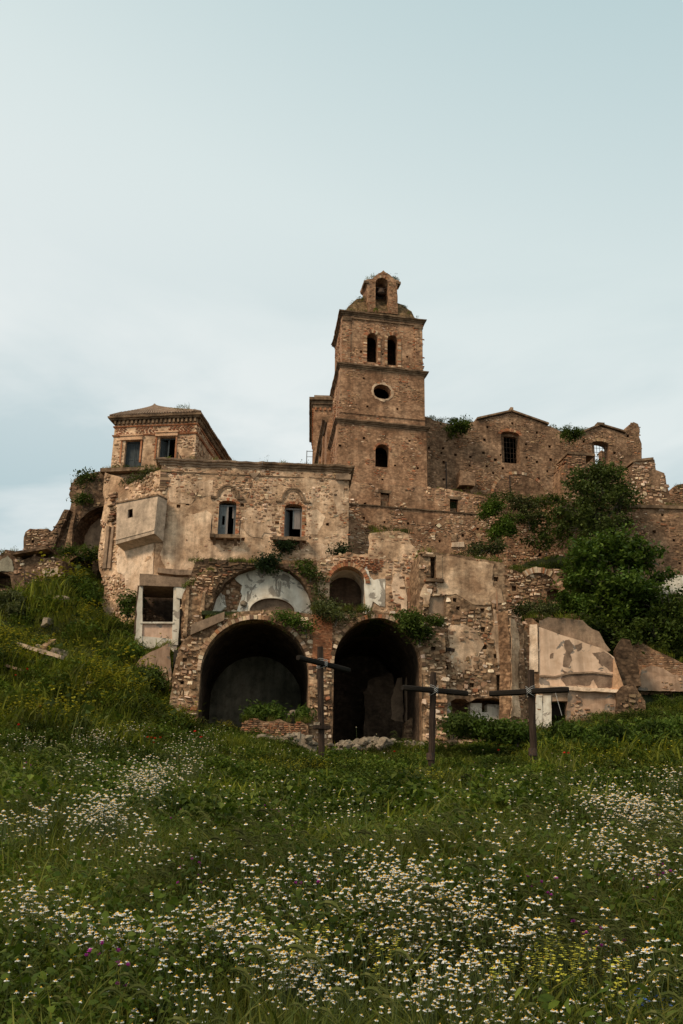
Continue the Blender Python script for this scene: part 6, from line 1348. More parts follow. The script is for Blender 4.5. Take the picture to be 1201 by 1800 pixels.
for lab, bl, n_, sz, mt in (
    ('round bright green shrub hanging high on the retaining wall beside the small window', [pb(868, 893, 66.5, 20, 14), pb(858, 900, 66.5, 14, 12)], 1500, .14, 'shrub_leaf'),
    ('green shrub hanging just below the round bright one on the retaining wall', [pb(885, 925, 66, 24, 18), pb(872, 940, 66, 16, 14), pb(896, 912, 66, 14, 10)], 2200, .14, 'shrub_leaf'),
    ('broad olive shrub on the terrace edge right of the round bright one', [pb(918, 888, 67, 22, 16), pb(930, 905, 66.5, 18, 22), pb(905, 880, 67, 12, 10)], 1900, .14, 'shrub_olive'),
    ('drooping pale shrub on the ledge above the grey plastered wall', [pb(858, 968, 61, 26, 9), pb(880, 960, 61, 16, 10), pb(835, 972, 60, 14, 6)], 1300, .13, 'shrub_olive'),
    ('dark creeper spread over the retaining wall left of the dull tree', [pb(950, 925, 66.8, 28, 26, 8), pb(975, 905, 66.8, 24, 22, 8), pb(960, 955, 66.5, 22, 18, 8), pb(990, 935, 66.5, 24, 28, 8), pb(930, 950, 66.6, 14, 10, 6)], 2000, .16, 'shrub_dark'),
    ('low green shrub on the terrace below the church window', [pb(950, 880, 68.5, 34, 6), pb(890, 874, 69, 24, 7), pb(985, 882, 68.5, 20, 6)], 1500, .13, 'shrub_dark'),
    ('dark ivy tuft hanging on the church wall next to the tower', [pb(806, 750, 71, 16, 11, 8), pb(796, 758, 71.2, 10, 9, 6), pb(818, 744, 71.4, 10, 6, 6)], 1100, .15, 'shrub_dark'),
    ('dark ivy tuft in the valley between the two church gables', [pb(1000, 766, 71.5, 16, 9, 8), pb(992, 760, 71.8, 10, 7, 6), pb(1015, 762, 72, 9, 6, 6)], 1000, .15, 'shrub_dark'),
    ('dark shrub hanging from the ledge over the white half-moon wall', [pb(470, 990, 53, 17, 11), pb(462, 998, 52.8, 10, 8), pb(480, 985, 53, 10, 6)], 1100, .12, 'ivy_leaf'),
    ('thin dark weeds drooping under the right balcony', [pb(497, 957, 60, 14, 6, 8), pb(512, 962, 60.2, 16, 7, 8), pb(490, 970, 60.3, 7, 5, 6)], 800, .11, 'ivy_leaf'),
    ('dark leafy shrub on the right shoulder of the right arch', [pb(722, 1095, 50.2, 24, 18), pb(738, 1112, 50.2, 18, 14), pb(705, 1090, 50.4, 14, 10), pb(765, 1088, 50.8, 14, 9)], 2400, .13, 'shrub_dark'),
    ('grassy shrub between the arches at the foot of the niche', [pb(590, 1080, 49.8, 30, 13), pb(575, 1065, 50.4, 18, 14), pb(615, 1085, 49.8, 18, 8)], 1600, .1, 'shrub_olive'),
    ('shrub overgrowing the brick pier left of the niche', [pb(563, 1048, 52.6, 8, 15), pb(567, 1020, 53, 8, 10), pb(560, 1066, 52, 9, 9)], 700, .11, 'shrub_olive'),
    ('dark shrub right of the half-moon wall below the house', [pb(546, 1006, 53, 8, 10), pb(536, 996, 53.2, 10, 5)], 450, .12, 'shrub_dark'),
    ('leafy growth along the crown of the left arch', [pb(524, 1094, 49.9, 18, 6), pb(496, 1084, 50, 16, 4), pb(540, 1104, 49.9, 9, 9)], 900, .11, 'shrub_leaf'),
    ('small dark shrub growing on the brick above the arched niche', [pb(597, 975, 56.8, 12, 7), pb(603, 968, 56.8, 9, 7)], 700, .12, 'ivy_leaf'),
    ('shrub in the corner left of the white loggia', [pb(232, 1058, 57.4, 16, 16), pb(225, 1075, 57, 10, 10)], 1000, .14, 'shrub_dark'),
    ('pale weedy bush on the pier left of the pink wall', [pb(935, 1072, 53, 26, 13), pb(955, 1070, 54, 16, 10), pb(915, 1078, 53, 10, 10)], 1400, .12, 'shrub_olive'),
    ('rounded green bush behind the grey mass of the pink wall', [pb(1005, 1065, 54.5, 26, 17), pb(985, 1072, 54.5, 16, 12)], 1700, .15, 'shrub_leaf'),
    ('mossy scrub on top of the ruined left wall under the corniced house', [pb(160, 838, 66.3, 22, 7), pb(148, 880, 66, 16, 7), pb(140, 850, 66, 10, 8)], 1100, .14, 'shrub_dark'),
    ('scrub on the broken wall between corniced house and concrete bay', [pb(250, 842, 61.2, 20, 6), pb(225, 850, 62, 10, 6), pb(265, 832, 60.6, 10, 6)], 900, .12, 'shrub_olive'),
    ('dark scrub over the cellar mouth at far left', [pb(150, 972, 64, 24, 7), pb(120, 970, 64.5, 14, 6)], 900, .14, 'shrub_dark')):
    bush('wall_shrub', lab, 'shrub', bl, int(n_ * 1.25), sz * .68, mt, WG, clump=.26, tr=.03, aspect=2.2)
BG = 'bushes along the foot of the ruins'
for lab, bl, n_, mt in (
    ('dark green bush at the foot of the rubble house, left of the right cross', [pb(815, 1274, 47.5, 26, 12), pb(840, 1280, 47.5, 18, 9), pb(795, 1280, 47.5, 12, 9)], 1500, 'shrub_dark'),
    ('soft green bush right of the right cross', [pb(1000, 1296, 46, 30, 15), pb(975, 1310, 45.5, 22, 11), pb(1030, 1300, 46, 24, 14)], 1900, 'shrub_leaf'),
    ('soft green bush in the middle of the right hedge', [pb(1070, 1298, 46, 32, 17), pb(1050, 1314, 45, 26, 12), pb(1100, 1302, 46, 24, 16)], 1900, 'shrub_leaf'),
    ('green bush near the right end of the hedge', [pb(1140, 1290, 46.5, 30, 19), pb(1120, 1312, 45, 26, 13), pb(1165, 1300, 46, 24, 16)], 1900, 'shrub_leaf'),
    ('green bush cut by the right edge of the picture', [pb(1195, 1284, 47, 28, 18), pb(1215, 1302, 46, 34, 20), pb(1185, 1312, 45.5, 22, 13)], 1900, 'shrub_leaf'),
    ('low green bush before the white block of the rubble house', [pb(880, 1285, 46.5, 34, 14), pb(910, 1290, 46, 24, 12)], 1900, 'shrub_leaf'),
    ('dark bush beside the pink stub wall on the left', [pb(262, 1190, 51.8, 16, 14), pb(275, 1200, 51.4, 12, 10)], 1000, 'shrub_dark'),
    ('bright green bush high on the left slope beneath the cellar mouth', [pb(140, 1035, 61.5, 30, 14), pb(160, 1050, 61, 20, 14), pb(115, 1045, 61.5, 20, 10)], 2000, 'shrub_leaf'),
    ('yellow-green bush at the left edge of the slope', [pb(10, 1062, 58, 26, 20), pb(30, 1075, 57.5, 18, 14)], 1500, 'shrub_olive'),
    ('dark bush below the rubble foot of the side wall', [pb(205, 1115, 57, 20, 12), pb(225, 1122, 56.5, 18, 10)], 1300, 'shrub_dark'),
    ('green bush under the left side of the loggia', [pb(235, 1150, 54.4, 20, 10), pb(215, 1145, 55, 20, 10)], 1300, 'shrub_leaf'),
    ('grass-green bush inside the left arch behind the low brick wall', [pb(470, 1254, 49.6, 22, 9), pb(450, 1258, 49.6, 14, 8), pb(535, 1255, 49.8, 8, 12)], 1200, 'shrub_leaf')):
    bush('low_bush', lab, 'bush', bl, int(n_ * 2.6), .085, mt, BG, clump=.26, tr=.04, aspect=2.6, up=.1)

# ================================================================== meadow: plants made once, scattered as stuff
def blades(n, h, spread, wid, lean, droop, seed, seg=3):
    r_ = np.random.default_rng(seed); V = []; F = []
    for i in range(n):
        a = r_.uniform(0, 2 * math.pi); rad = spread * math.sqrt(r_.uniform()); bx_, by_ = rad * math.cos(a), rad * math.sin(a)
        hh = h * r_.uniform(.55, 1.15); dx = lean * hh * r_.uniform(.3, 1.3) + r_.normal() * .18 * hh; dy = r_.normal() * .22 * hh
        wa = r_.uniform(0, math.pi); wx, wy = math.cos(wa) * wid * .5, math.sin(wa) * wid * .5; b0 = len(V)
        for s in range(seg):
            t = s / seg; k = 1 - t * .55; V += [(bx_ + dx * t * t - wx * k, by_ + dy * t * t - wy * k, hh * (t - droop * t * t)), (bx_ + dx * t * t + wx * k, by_ + dy * t * t + wy * k, hh * (t - droop * t * t))]
            if s: F += [(b0 + 2 * s - 2, b0 + 2 * s - 1, b0 + 2 * s + 1), (b0 + 2 * s - 2, b0 + 2 * s + 1, b0 + 2 * s)]
        V.append((bx_ + dx, by_ + dy, hh * (1 - droop))); k = len(V) - 1; F.append((k - 2, k - 1, k))
    return V, F
def merge(*parts):
    V = []; F = []; MI = []
    for i, (v, f) in enumerate(parts): b0 = len(V); V += list(map(tuple, v)); F += [tuple(q + b0 for q in t) for t in f]; MI += [i] * len(f)
    return V, F, MI
def heads(n, h, spread, L, wid, lean, seed):
    """nodding bearded seed heads blown to the right"""
    r_ = np.random.default_rng(seed); V = []; F = []
    for i in range(n):
        bx_, by_ = r_.normal() * spread * .5, r_.normal() * spread * .5; hh = h * r_.uniform(.7, 1.15); ln = lean * r_.uniform(.6, 1.4)
        path = []
        for s in range(6): t = s / 5; path.append(np.array([bx_ + ln * hh * t ** 1.6, by_, hh * (t - .1 * t * t)]))
        for s in range(5):
            b0 = len(V); p, q = path[s], path[s + 1]; w = .0022; V += [tuple(p + [0, w, -w]), tuple(p - [0, w, -w]), tuple(q)]; F.append((b0, b0 + 1, b0 + 2))
        p = path[-1]; an = .5 + r_.uniform(-.4, .3); prev = p; 
        for s in range(5):
            a = an - s * .42; q = prev + np.array([math.cos(a), r_.normal() * .12, math.sin(a)]) * L / 5; w = wid * (1 - abs(s - 1.8) / 4); b0 = len(V)
            V += [tuple(prev + [0, 0, w]), tuple(prev - [0, 0, w]), tuple(q - [0, 0, w * .8]), tuple(q + [0, 0, w * .8]), tuple(prev + [0, w, 0]), tuple(prev - [0, w, 0]), tuple(q - [0, w * .8, 0]), tuple(q + [0, w * .8, 0])]
            F += [(b0, b0 + 1, b0 + 2), (b0, b0 + 2, b0 + 3), (b0 + 4, b0 + 5, b0 + 6), (b0 + 4, b0 + 6, b0 + 7)]
            for e_ in (-1, 1):
                b0 = len(V); tip = q + np.array([L * .45, e_ * L * .1, -L * .1 + e_ * L * .16]); V += [tuple(q + [0, 0, .0012]), tuple(q - [0, 0, .0012]), tuple(tip)]; F.append((b0, b0 + 1, b0 + 2))
            prev = q
    return V, F
def leaves(n, h, spread, size, seed, aspect=1.3, low=.05, oval=False):
    r_ = np.random.default_rng(seed); rad = spread * np.sqrt(r_.uniform(0, 1, n)); a = r_.uniform(0, 6.283, n)
    c_ = np.stack([rad * np.cos(a), rad * np.sin(a), low + (h - low) * r_.uniform(0, 1, n) ** .7 * (1 - .35 * (rad / spread) ** 2)], 1)
    global rng; keep = rng; rng = r_; v, f = (oval_cloud if oval else leaf_cloud)(c_, size, 1.1, aspect, .25); rng = keep; return v.tolist(), [tuple(map(int, t)) for t in f]
def florets(n, h, spread, size, seed, lo=.7):
    r_ = np.random.default_rng(seed); V = []; F = []
    for i in range(n):
        c_ = np.array([r_.normal() * spread * .5, r_.normal() * spread * .5, h * r_.uniform(lo, 1.05)]); s = size * r_.uniform(.6, 1.2)
        for k in range(3):
            a = r_.uniform(0, 6.28); d_ = np.array([math.cos(a), math.sin(a), r_.uniform(-.4, .6)]) * s; e_ = np.array([-math.sin(a), math.cos(a), r_.uniform(-.3, .3)]) * s; b0 = len(V)
            V += [tuple(c_ - d_), tuple(c_ + e_), tuple(c_ + d_), tuple(c_ - e_)]; F += [(b0, b0 + 1, b0 + 2), (b0, b0 + 2, b0 + 3)]
    return V, F
def proto(name, data, mats):
    V, F, MI = data if len(data) == 3 else (*data, None)
    me = bpy.data.meshes.new(name); me.from_pydata(V, [], F)
    for q in mats: me.materials.append(M[q])
    if MI: me.polygons.foreach_set('material_index', MI)
    me.update(); return bpy.data.objects.new(name, me)
def scatter(name, label, protos, pos, rz, scl, idx, lean=None, cat=None, kind='stuff'):
    """plants instanced as geometry on points (one stuff object)"""
    n = len(pos); me = bpy.data.meshes.new(name); me.vertices.add(n); me.vertices.foreach_set('co', np.asarray(pos, np.float32).ravel())
    rot = np.zeros((n, 3), np.float32); rot[:, 2] = rz
    if lean is not None: rot[:, :2] = lean
    for nm, ty, dt, fld in (('rot', 'FLOAT_VECTOR', rot, 'vector'), ('scl', 'FLOAT', np.asarray(scl, np.float32), 'value'), ('idx', 'INT', np.asarray(idx, np.int32), 'value')):
        q = me.attributes.new(nm, ty, 'POINT'); q.data.foreach_set(fld, dt.ravel())
    o = bpy.data.objects.new(name, me); C.objects.link(o); tag(o, label, cat, None, kind)
    g = bpy.data.node_groups.new(name, 'GeometryNodeTree'); g.interface.new_socket('Geometry', in_out='INPUT', socket_type='NodeSocketGeometry'); g.interface.new_socket('Geometry', in_out='OUTPUT', socket_type='NodeSocketGeometry')
    gi = g.nodes.new('NodeGroupInput'); go = g.nodes.new('NodeGroupOutput'); inst = g.nodes.new('GeometryNodeInstanceOnPoints'); g2 = g.nodes.new('GeometryNodeGeometryToInstance')
    for p in reversed(protos):
        q = g.nodes.new('GeometryNodeObjectInfo'); q.inputs['Object'].default_value = p; q.inputs['As Instance'].default_value = False; g.links.new(q.outputs['Geometry'], g2.inputs[0])
    g.links.new(gi.outputs[0], inst.inputs['Points']); g.links.new(g2.outputs[0], inst.inputs['Instance']); inst.inputs['Pick Instance'].default_value = True
    def na(nm, ty):
        q = g.nodes.new('GeometryNodeInputNamedAttribute'); q.data_type = ty; q.inputs['Name'].default_value = nm; return q.outputs['Attribute']
    e2r = g.nodes.new('FunctionNodeEulerToRotation'); g.links.new(na('rot', 'FLOAT_VECTOR'), e2r.inputs[0]); g.links.new(e2r.outputs[0], inst.inputs['Rotation'])
    g.links.new(na('scl', 'FLOAT'), inst.inputs['Scale']); g.links.new(na('idx', 'INT'), inst.inputs['Instance Index']); g.links.new(inst.outputs[0], go.inputs[0])
    md = o.modifiers.new('scatter', 'NODES'); md.node_group = g; return o
P = [proto('grass_tuft', blades(34, .34, .13, .009, .45, .25, 1), ['grass']), proto('grass_tuft_b', blades(30, .42, .15, .010, .6, .3, 2), ['grass']),
     proto('herb_tuft', merge(leaves(150, .29, .18, .017, 3, oval=True), blades(22, .36, .16, .005, .35, .25, 4)), ['herb', 'grass']), proto('herb_tuft_b', merge(leaves(150, .24, .19, .014, 5, 1.9, oval=True), blades(24, .34, .17, .005, .4, .25, 6)), ['herb', 'grass']),
     proto('barley_tuft', merge(blades(14, .34, .12, .007, .6, .3, 7), heads(7, .44, .16, .085, .009, .45, 8)), ['grass', 'barley']), proto('dry_tuft', merge(blades(22, .3, .13, .006, .5, .3, 9), florets(10, .28, .2, .006, 10, .5)), ['dry', 'dry']),
     proto('feather_tuft', blades(60, .3, .15, .0045, .25, .12, 11), ['mustard_leaf'])]
PF = [proto('far_grass', blades(26, .42, .24, .024, .45, .25, 21), ['grass']), proto('far_lush', blades(26, .5, .24, .024, .4, .3, 22), ['grass_lush']), proto('far_herb', merge(leaves(120, .36, .30, .05, 23), blades(14, .45, .26, .014, .35, .25, 24)), ['herb', 'grass']),
      proto('far_barley', merge(blades(10, .42, .2, .016, .6, .3, 25), heads(6, .5, .26, .12, .016, .45, 26)), ['grass', 'barley']), proto('far_mustard', merge(blades(16, .5, .2, .016, .2, .1, 27), leaves(16, .4, .22, .07, 28), florets(16, .56, .34, .024, 29, .65)), ['mustard_leaf', 'mustard_leaf', 'petal_yellow']),
      proto('far_dry', merge(blades(20, .42, .22, .018, .5, .3, 30), florets(6, .4, .3, .012, 31, .5)), ['dry', 'dry'])]
def rand_field(n, y0, y1, spread=.40, marg=1.5, w=1.0):
    y = y0 + (y1 - y0) * rng.uniform(0, 1, n) ** w; x = rng.uniform(-1, 1, n) * (spread * y + marg); return x, y
def vnoise(x, y, s, o=0.0): return np.array([noise.fractal(Vector((a * s + o, b_ * s, o)), .9, 2.0, 3) for a, b_ in zip(x, y)])
# near meadow
x, y = rand_field(15000, 2.3, 15.5, .40, 1.0, .62)
n1 = vnoise(x, y, .35, 3.0); n2 = vnoise(x, y, .55, 13.0); n3 = vnoise(x, y, .8, 31.0); u = rng.uniform(0, 1, len(x))
idx = np.where(n1 > -.05, np.where(u < .5, 2, np.where(u < .85, 3, 0)), np.where(u < .4, 0, np.where(u < .65, 1, 3)))
idx = np.where((n2 > .42) & (u < .3), 4, idx); idx = np.where((n3 - .05 * x > .3) & (u > .6), 5, idx); idx = np.where((n2 < -.08) & (u > .5), 6, idx); idx = np.where((u > .97), 4, idx)
pos = np.stack([x, y, ground_np(x, y) - .02], 1)
scatter('meadow_grass', 'dark green grass, herbs and bearded seed heads of the near meadow', P, pos, rng.uniform(-.5, .5, len(x)) + np.where(idx == 4, 0, rng.uniform(-3, 3, len(x))), rng.uniform(.7, 1.3, len(x)) * np.where(rng.uniform(0, 1, len(x)) > .94, 1.5, 1.0) * np.where((idx == 2) | (idx == 3), 1.15, 1.0), idx)
# far meadow up to the ruins and over the left slope
x, y = rand_field(26000, 13.5, 50.5, .40, 2.0, .8)
x2 = rng.uniform(-36, -7.6, 7000); y2 = rng.uniform(44, 68, 7000); x3 = rng.uniform(7, 30, 4200); y3 = rng.uniform(46, 70.5, 4200)
x = np.concatenate([x, x2, x3]); y = np.concatenate([y, y2, y3])
ok = ~((x > -7.9) & (x < 6) & (y > 49.2)); x, y = x[ok], y[ok]
n1 = vnoise(x, y, .16, 5.0); n2 = vnoise(x, y, .3, 17.0); n3 = vnoise(x, y, .25, 41.0); u = rng.uniform(0, 1, len(x)); slope = (x < -7.5) & (y > 42)
idx = np.where(n1 > -.12, np.where(u < .8, 2, np.where(u < .9, 0, 1)), np.where(u < .4, 0, np.where(u < .7, 1, 2))); idx = np.where((n2 > .42) & (u < .25), 3, idx); idx = np.where((n3 > .5) & (u > .7), 5, idx)
idx = np.where(slope, np.where(u < .55, 1, np.where(u < .75, 0, np.where(u < .97, 2, 3))), idx); idx = np.where(slope & (n2 > .3) & (u > .55), 4, idx)
hedge = [q for q in (on_ground(random.uniform(930, 1290), random.uniform(1285, 1348), .5, 30) for _ in range(900)) if q is not None]
hx, hy = np.array([q.x for q in hedge]), np.array([q.y for q in hedge]); x = np.concatenate([x, hx]); y = np.concatenate([y, hy]); idx = np.concatenate([idx, rng.choice([1, 2, 4, 0], len(hx), p=[.62, .2, .03, .15])])
slope = np.concatenate([slope, np.zeros(len(hx), bool)]); tall = np.concatenate([np.ones(len(x) - len(hx)), rng.uniform(1.0, 2.0, len(hx))])
n1b, n2b = np.concatenate([n1, np.zeros(len(hx))]), np.concatenate([n2, np.zeros(len(hx))])
pos = np.stack([x, y, ground_np(x, y) - .03], 1)
scatter('hillside_grass', 'rough green grass and herbs covering the slope up to the ruins', PF, pos, np.where(idx == 3, rng.uniform(-.6, .6, len(x)), rng.uniform(-3, 3, len(x))), rng.uniform(.6, 1.35, len(x)) * np.where(rng.uniform(0, 1, len(x)) > .93, 1.6, 1.0) * np.where(slope, np.where(n2b + .5 * n1b > .12, 2.1, 1.2), 1.0) * tall, idx)
# yellow mustard drifts
def in_px(lst, h, dens=1.0, wide=1.0):
    out = []
    for (cx, cy, rx, ry, n) in lst:
        for _ in range(int(n * dens)):
            a = random.uniform(0, 6.283); r_ = abs(random.gauss(0, .55)) * wide; q = on_ground(cx + rx * r_ * math.cos(a), cy + ry * r_ * math.sin(a), h, 2.5)
            if q is not None: out.append(q)
    return out
MP = in_px([(560, 1345, 50, 10, 30), (520, 1350, 40, 8, 12), (395, 1278, 34, 8, 26), (330, 1272, 20, 8, 10), (880, 1312, 40, 9, 26), (930, 1320, 40, 8, 14), (470, 1345, 40, 8, 8), (750, 1370, 40, 10, 8), (90, 1120, 50, 30, 20), (110, 1100, 40, 20, 14), (40, 1130, 40, 20, 14), (160, 1180, 50, 20, 20), (215, 1172, 40, 12, 18), (30, 1060, 30, 12, 20), (160, 1030, 40, 20, 12), (250, 1250, 40, 20, 10), (1160, 1355, 40, 12, 10)], .4)
pos = np.array([tuple(q) for q in MP]); scatter('wild_mustard', 'yellow flowering weeds in drifts on the slope and near the arches', [PF[4]], pos, rng.uniform(-3, 3, len(pos)), rng.uniform(.7, 1.25, len(pos)), np.zeros(len(pos)))
# weeds on ledges, cornices and wall tops
LP = []
def ledge(W, a, b_, n, d0, d1, dz=0.0):
    p, q = W.uv(*a), W.uv(*b_)
    for _ in range(n): t = random.random(); LP.append(W.pt(p[0] + (q[0] - p[0]) * t, p[1] + (q[1] - p[1]) * t + dz, random.uniform(d0, d1)))
ledge(A, (360, 1090), (548, 1080), 150, -3.0, .05); ledge(A, (585, 1082), (780, 1100), 170, -2.8, .05); ledge(A, (548, 1080), (590, 1080), 60, -2.5, .1); ledge(A, (548, 1076), (650, 1078), 80, -.4, .12, .1)
ledge(Tw, (770, 860), (1090, 893), 260, -3.5, -.1); ledge(N, (752, 735), (835, 742), 70, -.8, -.1, .0); ledge(N, (970, 752), (1040, 758), 40, -.8, -.1); ledge(N, (1076, 758), (1100, 762), 12, -.8, -.2)
ledge(H, (290, 808), (610, 822), 24, -.6, .2); ledge(T, (605, 546), (742, 558), 26, -2.5, .1, .15); ledge(Gb, (642, 490), (662, 484), 8, -.6, 0); ledge(Gb, (690, 488), (702, 494), 6, -.6, 0); ledge(U, (300, 724), (345, 722), 10, -1, .3, .1)
ledge(T, (610, 540), (645, 516), 34, -2.4, -.6); ledge(T, (612, 546), (720, 552), 40, -.9, -.1, .1); ledge(T, (702, 524), (728, 545), 18, -2.6, -.8); ledge(Vf, (125, 848), (195, 830), 50, -2, 0); ledge(Vf, (90, 985), (185, 970), 60, -1.4, 1.4); ledge(Lr, (-10, 978), (30, 966), 24, -1.8, 0); ledge(Lr, (80, 975), (110, 984), 20, -1.8, 0)
ledge(Lw, (225, 852), (279, 826), 40, -.9, .1); ledge(Lf, (336, 988), (548, 990), 60, -.7, .15); ledge(Rh, (800, 976), (886, 988), 60, -2.2, 0); ledge(Rh, (740, 968), (780, 973), 18, -2.2, 0); ledge(Mw, (651, 938), (720, 936), 30, -.6, .05)
ledge(K, (925, 1086), (1010, 1085), 60, -1.8, .0); ledge(Gw, (1090, 888), (1290, 893), 60, -1.3, .1); ledge(Bw, (420, 1268), (542, 1268), 30, -.6, -.1); ledge(Fr, (1178, 860), (1290, 846), 26, -.7, 0); ledge(Vw, (890, 1002), (1000, 1005), 40, -1.4, 0); ledge(Tw, (650, 932), (690, 930), 14, -.1, .15); ledge(Sp, (240, 1164), (298, 1130), 20, -.5, 0); ledge(K5, (1102, 1125), (1290, 1195), 50, -.7, 0); ledge(Tu, (44, 934), (84, 930), 8, -2, 0); ledge(Sb, (325, 1035), (372, 1003), 26, -1.1, .1); ledge(U, (183, 829), (279, 829), 26, .0, .7)
pos = np.array([tuple(q) for q in LP]); n = len(pos); idx = rng.choice([0, 1, 2, 3, 5], n, p=[.4, .15, .15, .1, .2])
scatter('ledge_weeds', 'thin grass and weeds sprouting from ledges and wall tops', PF, pos, rng.uniform(-3, 3, n), rng.uniform(.5, 1.15, n), idx)
# grass hiding the foot of the walls and the arch floor
x = np.concatenate([rng.uniform(-7.6, -1.2, 330), rng.uniform(-8, 6, 360), rng.uniform(4.5, 18, 500)]); y = np.concatenate([rng.uniform(49.2, 51.2, 330), rng.uniform(47.5, 49.4, 360), rng.uniform(48, 51.5, 500)])
rockfree = ~((x > -1) & (x < 4.4) & (y > 48.2)); x, y = x[rockfree], y[rockfree]
pos = np.stack([x, y, ground_np(x, y) - .03], 1); n = len(pos); scatter('foot_grass', 'grass growing along the foot of the arches and walls', PF, pos, rng.uniform(-3, 3, n), rng.uniform(.6, 1.25, n), rng.choice([0, 1, 2], n, p=[.4, .3, .3]))

# ------------------------------------------------------------------ flowers
def daisy(seed, k=1.0):
    r_ = np.random.default_rng(seed); V = []; F = []; MI = []; h = .34 + r_.uniform(-.09, .06); sx, sy = r_.normal() * .03, r_.normal() * .03
    for s in range(3):
        b0 = len(V); t0, t1 = s / 3, (s + 1) / 3
        p, q = np.array([sx * t0 ** 2, sy * t0 ** 2, h * t0]), np.array([sx * t1 ** 2, sy * t1 ** 2, h * t1]); w = .0016
        V += [tuple(p + [w, 0, 0]), tuple(p - [w * .5, -w, 0]), tuple(p - [w * .5, w, 0]), tuple(q + [w, 0, 0]), tuple(q - [w * .5, -w, 0]), tuple(q - [w * .5, w, 0])]
        F += [(b0, b0 + 1, b0 + 4, b0 + 3), (b0 + 1, b0 + 2, b0 + 5, b0 + 4), (b0 + 2, b0, b0 + 3, b0 + 5)]; MI += [0] * 3
    c_ = np.array([sx, sy, h]); n = 10; droop = r_.uniform(.25, .95)
    for i in range(n):
        a = 2 * math.pi * i / n + r_.normal() * .08; d_ = np.array([math.cos(a), math.sin(a), 0]); e_ = np.array([-math.sin(a), math.cos(a), 0]); L = .0090 * k * r_.uniform(.85, 1.1); w = .0031 * k; b0 = len(V)
        p0 = c_ + d_ * .0035 * k; p1 = c_ + d_ * (.0035 * k + L * .55) - np.array([0, 0, L * .25 * droop]); p2 = c_ + d_ * (.0035 * k + L * (1 - .35 * droop)) - np.array([0, 0, L * .8 * droop])
        V += [tuple(p0 - e_ * w * .5), tuple(p0 + e_ * w * .5), tuple(p1 + e_ * w), tuple(p1 - e_ * w), tuple(p2 + e_ * w * .6), tuple(p2 - e_ * w * .6)]; F += [(b0, b0 + 1, b0 + 2, b0 + 3), (b0 + 3, b0 + 2, b0 + 4, b0 + 5)]; MI += [1] * 2
    for zz, rr in ((0, .0048), (.003, .004), (.005, .002)):
        b0 = len(V); V += [tuple(c_ + [rr * k * math.cos(q * math.pi / 3), rr * k * math.sin(q * math.pi / 3), zz * k]) for q in range(6)]
        if zz: F += [(b0 - 6 + q, b0 - 6 + (q + 1) % 6, b0 + (q + 1) % 6, b0 + q) for q in range(6)]; MI += [2] * 6
    F.append(tuple(range(len(V) - 6, len(V)))); MI.append(2); return V, F, MI, h
def bloom(kind, seed):
    """yellow floret spike, magenta head, cupped poppy, blue spike: stem plus petals"""
    r_ = np.random.default_rng(seed); h = dict(yellow=.42, magenta=.36, red=.46, blue=.22)[kind] * r_.uniform(.85, 1.15); V = []; F = []; MI = []; w = .0018
    V += [(w, 0, 0), (-w, w, 0), (-w, -w, 0), (w + .01, 0, h), (.01 - w, w, h), (.01 - w, -w, h)]; F += [(0, 1, 4, 3), (1, 2, 5, 4), (2, 0, 3, 5)]; MI += [0] * 3
    def petal(c_, d_, e_, L, wd, up):
        b0 = len(V); p1 = c_ + d_ * L * .6 + np.array([0, 0, up * L * .6]); p2 = c_ + d_ * L + np.array([0, 0, up * L * .8])
        V.extend([tuple(c_ - e_ * wd * .3), tuple(c_ + e_ * wd * .3), tuple(p1 + e_ * wd), tuple(p1 - e_ * wd), tuple(p2 + e_ * wd * .5), tuple(p2 - e_ * wd * .5)]); F.extend([(b0, b0 + 1, b0 + 2, b0 + 3), (b0 + 3, b0 + 2, b0 + 4, b0 + 5)]); MI.extend([1, 1])
    def ring(c_, n, L, wd, up):
        for i in range(n): a = 2 * math.pi * i / n + r_.normal() * .2; petal(c_, np.array([math.cos(a), math.sin(a), 0]), np.array([-math.sin(a), math.cos(a), 0]), L, wd, up)
    if kind == 'yellow':
        for q in range(7): ring(np.array([.01 + r_.normal() * .009, r_.normal() * .009, h - q * .008]), 4, .010, .0045, .3)
    elif kind == 'magenta': ring(np.array([.01, 0, h]), 6, .014, .007, .7); ring(np.array([.01, 0, h + .004]), 5, .010, .005, 1.4)
    elif kind == 'red': ring(np.array([.01, 0, h]), 4, .034, .026, .9); ring(np.array([.01, 0, h + .003]), 3, .028, .02, 1.5)
    else:
        for q in range(6): ring(np.array([.01 + r_.normal() * .012, r_.normal() * .012, h - q * .013]), 5, .010, .005, .4)
    return V, F, MI, h
def place(q):
    a, b_ = proj(q + Vector((0, 0, .35))); h_ = 'left' if a < 300 else 'centre left' if a < 600 else 'centre right' if a < 900 else 'right'
    v_ = 'on the slope by the ruins' if b_ < 1345 else 'in the upper meadow' if b_ < 1470 else 'in the middle meadow' if b_ < 1600 else 'in the lower meadow' if b_ < 1700 else 'in the lowest strip'
    return v_ + ', ' + h_
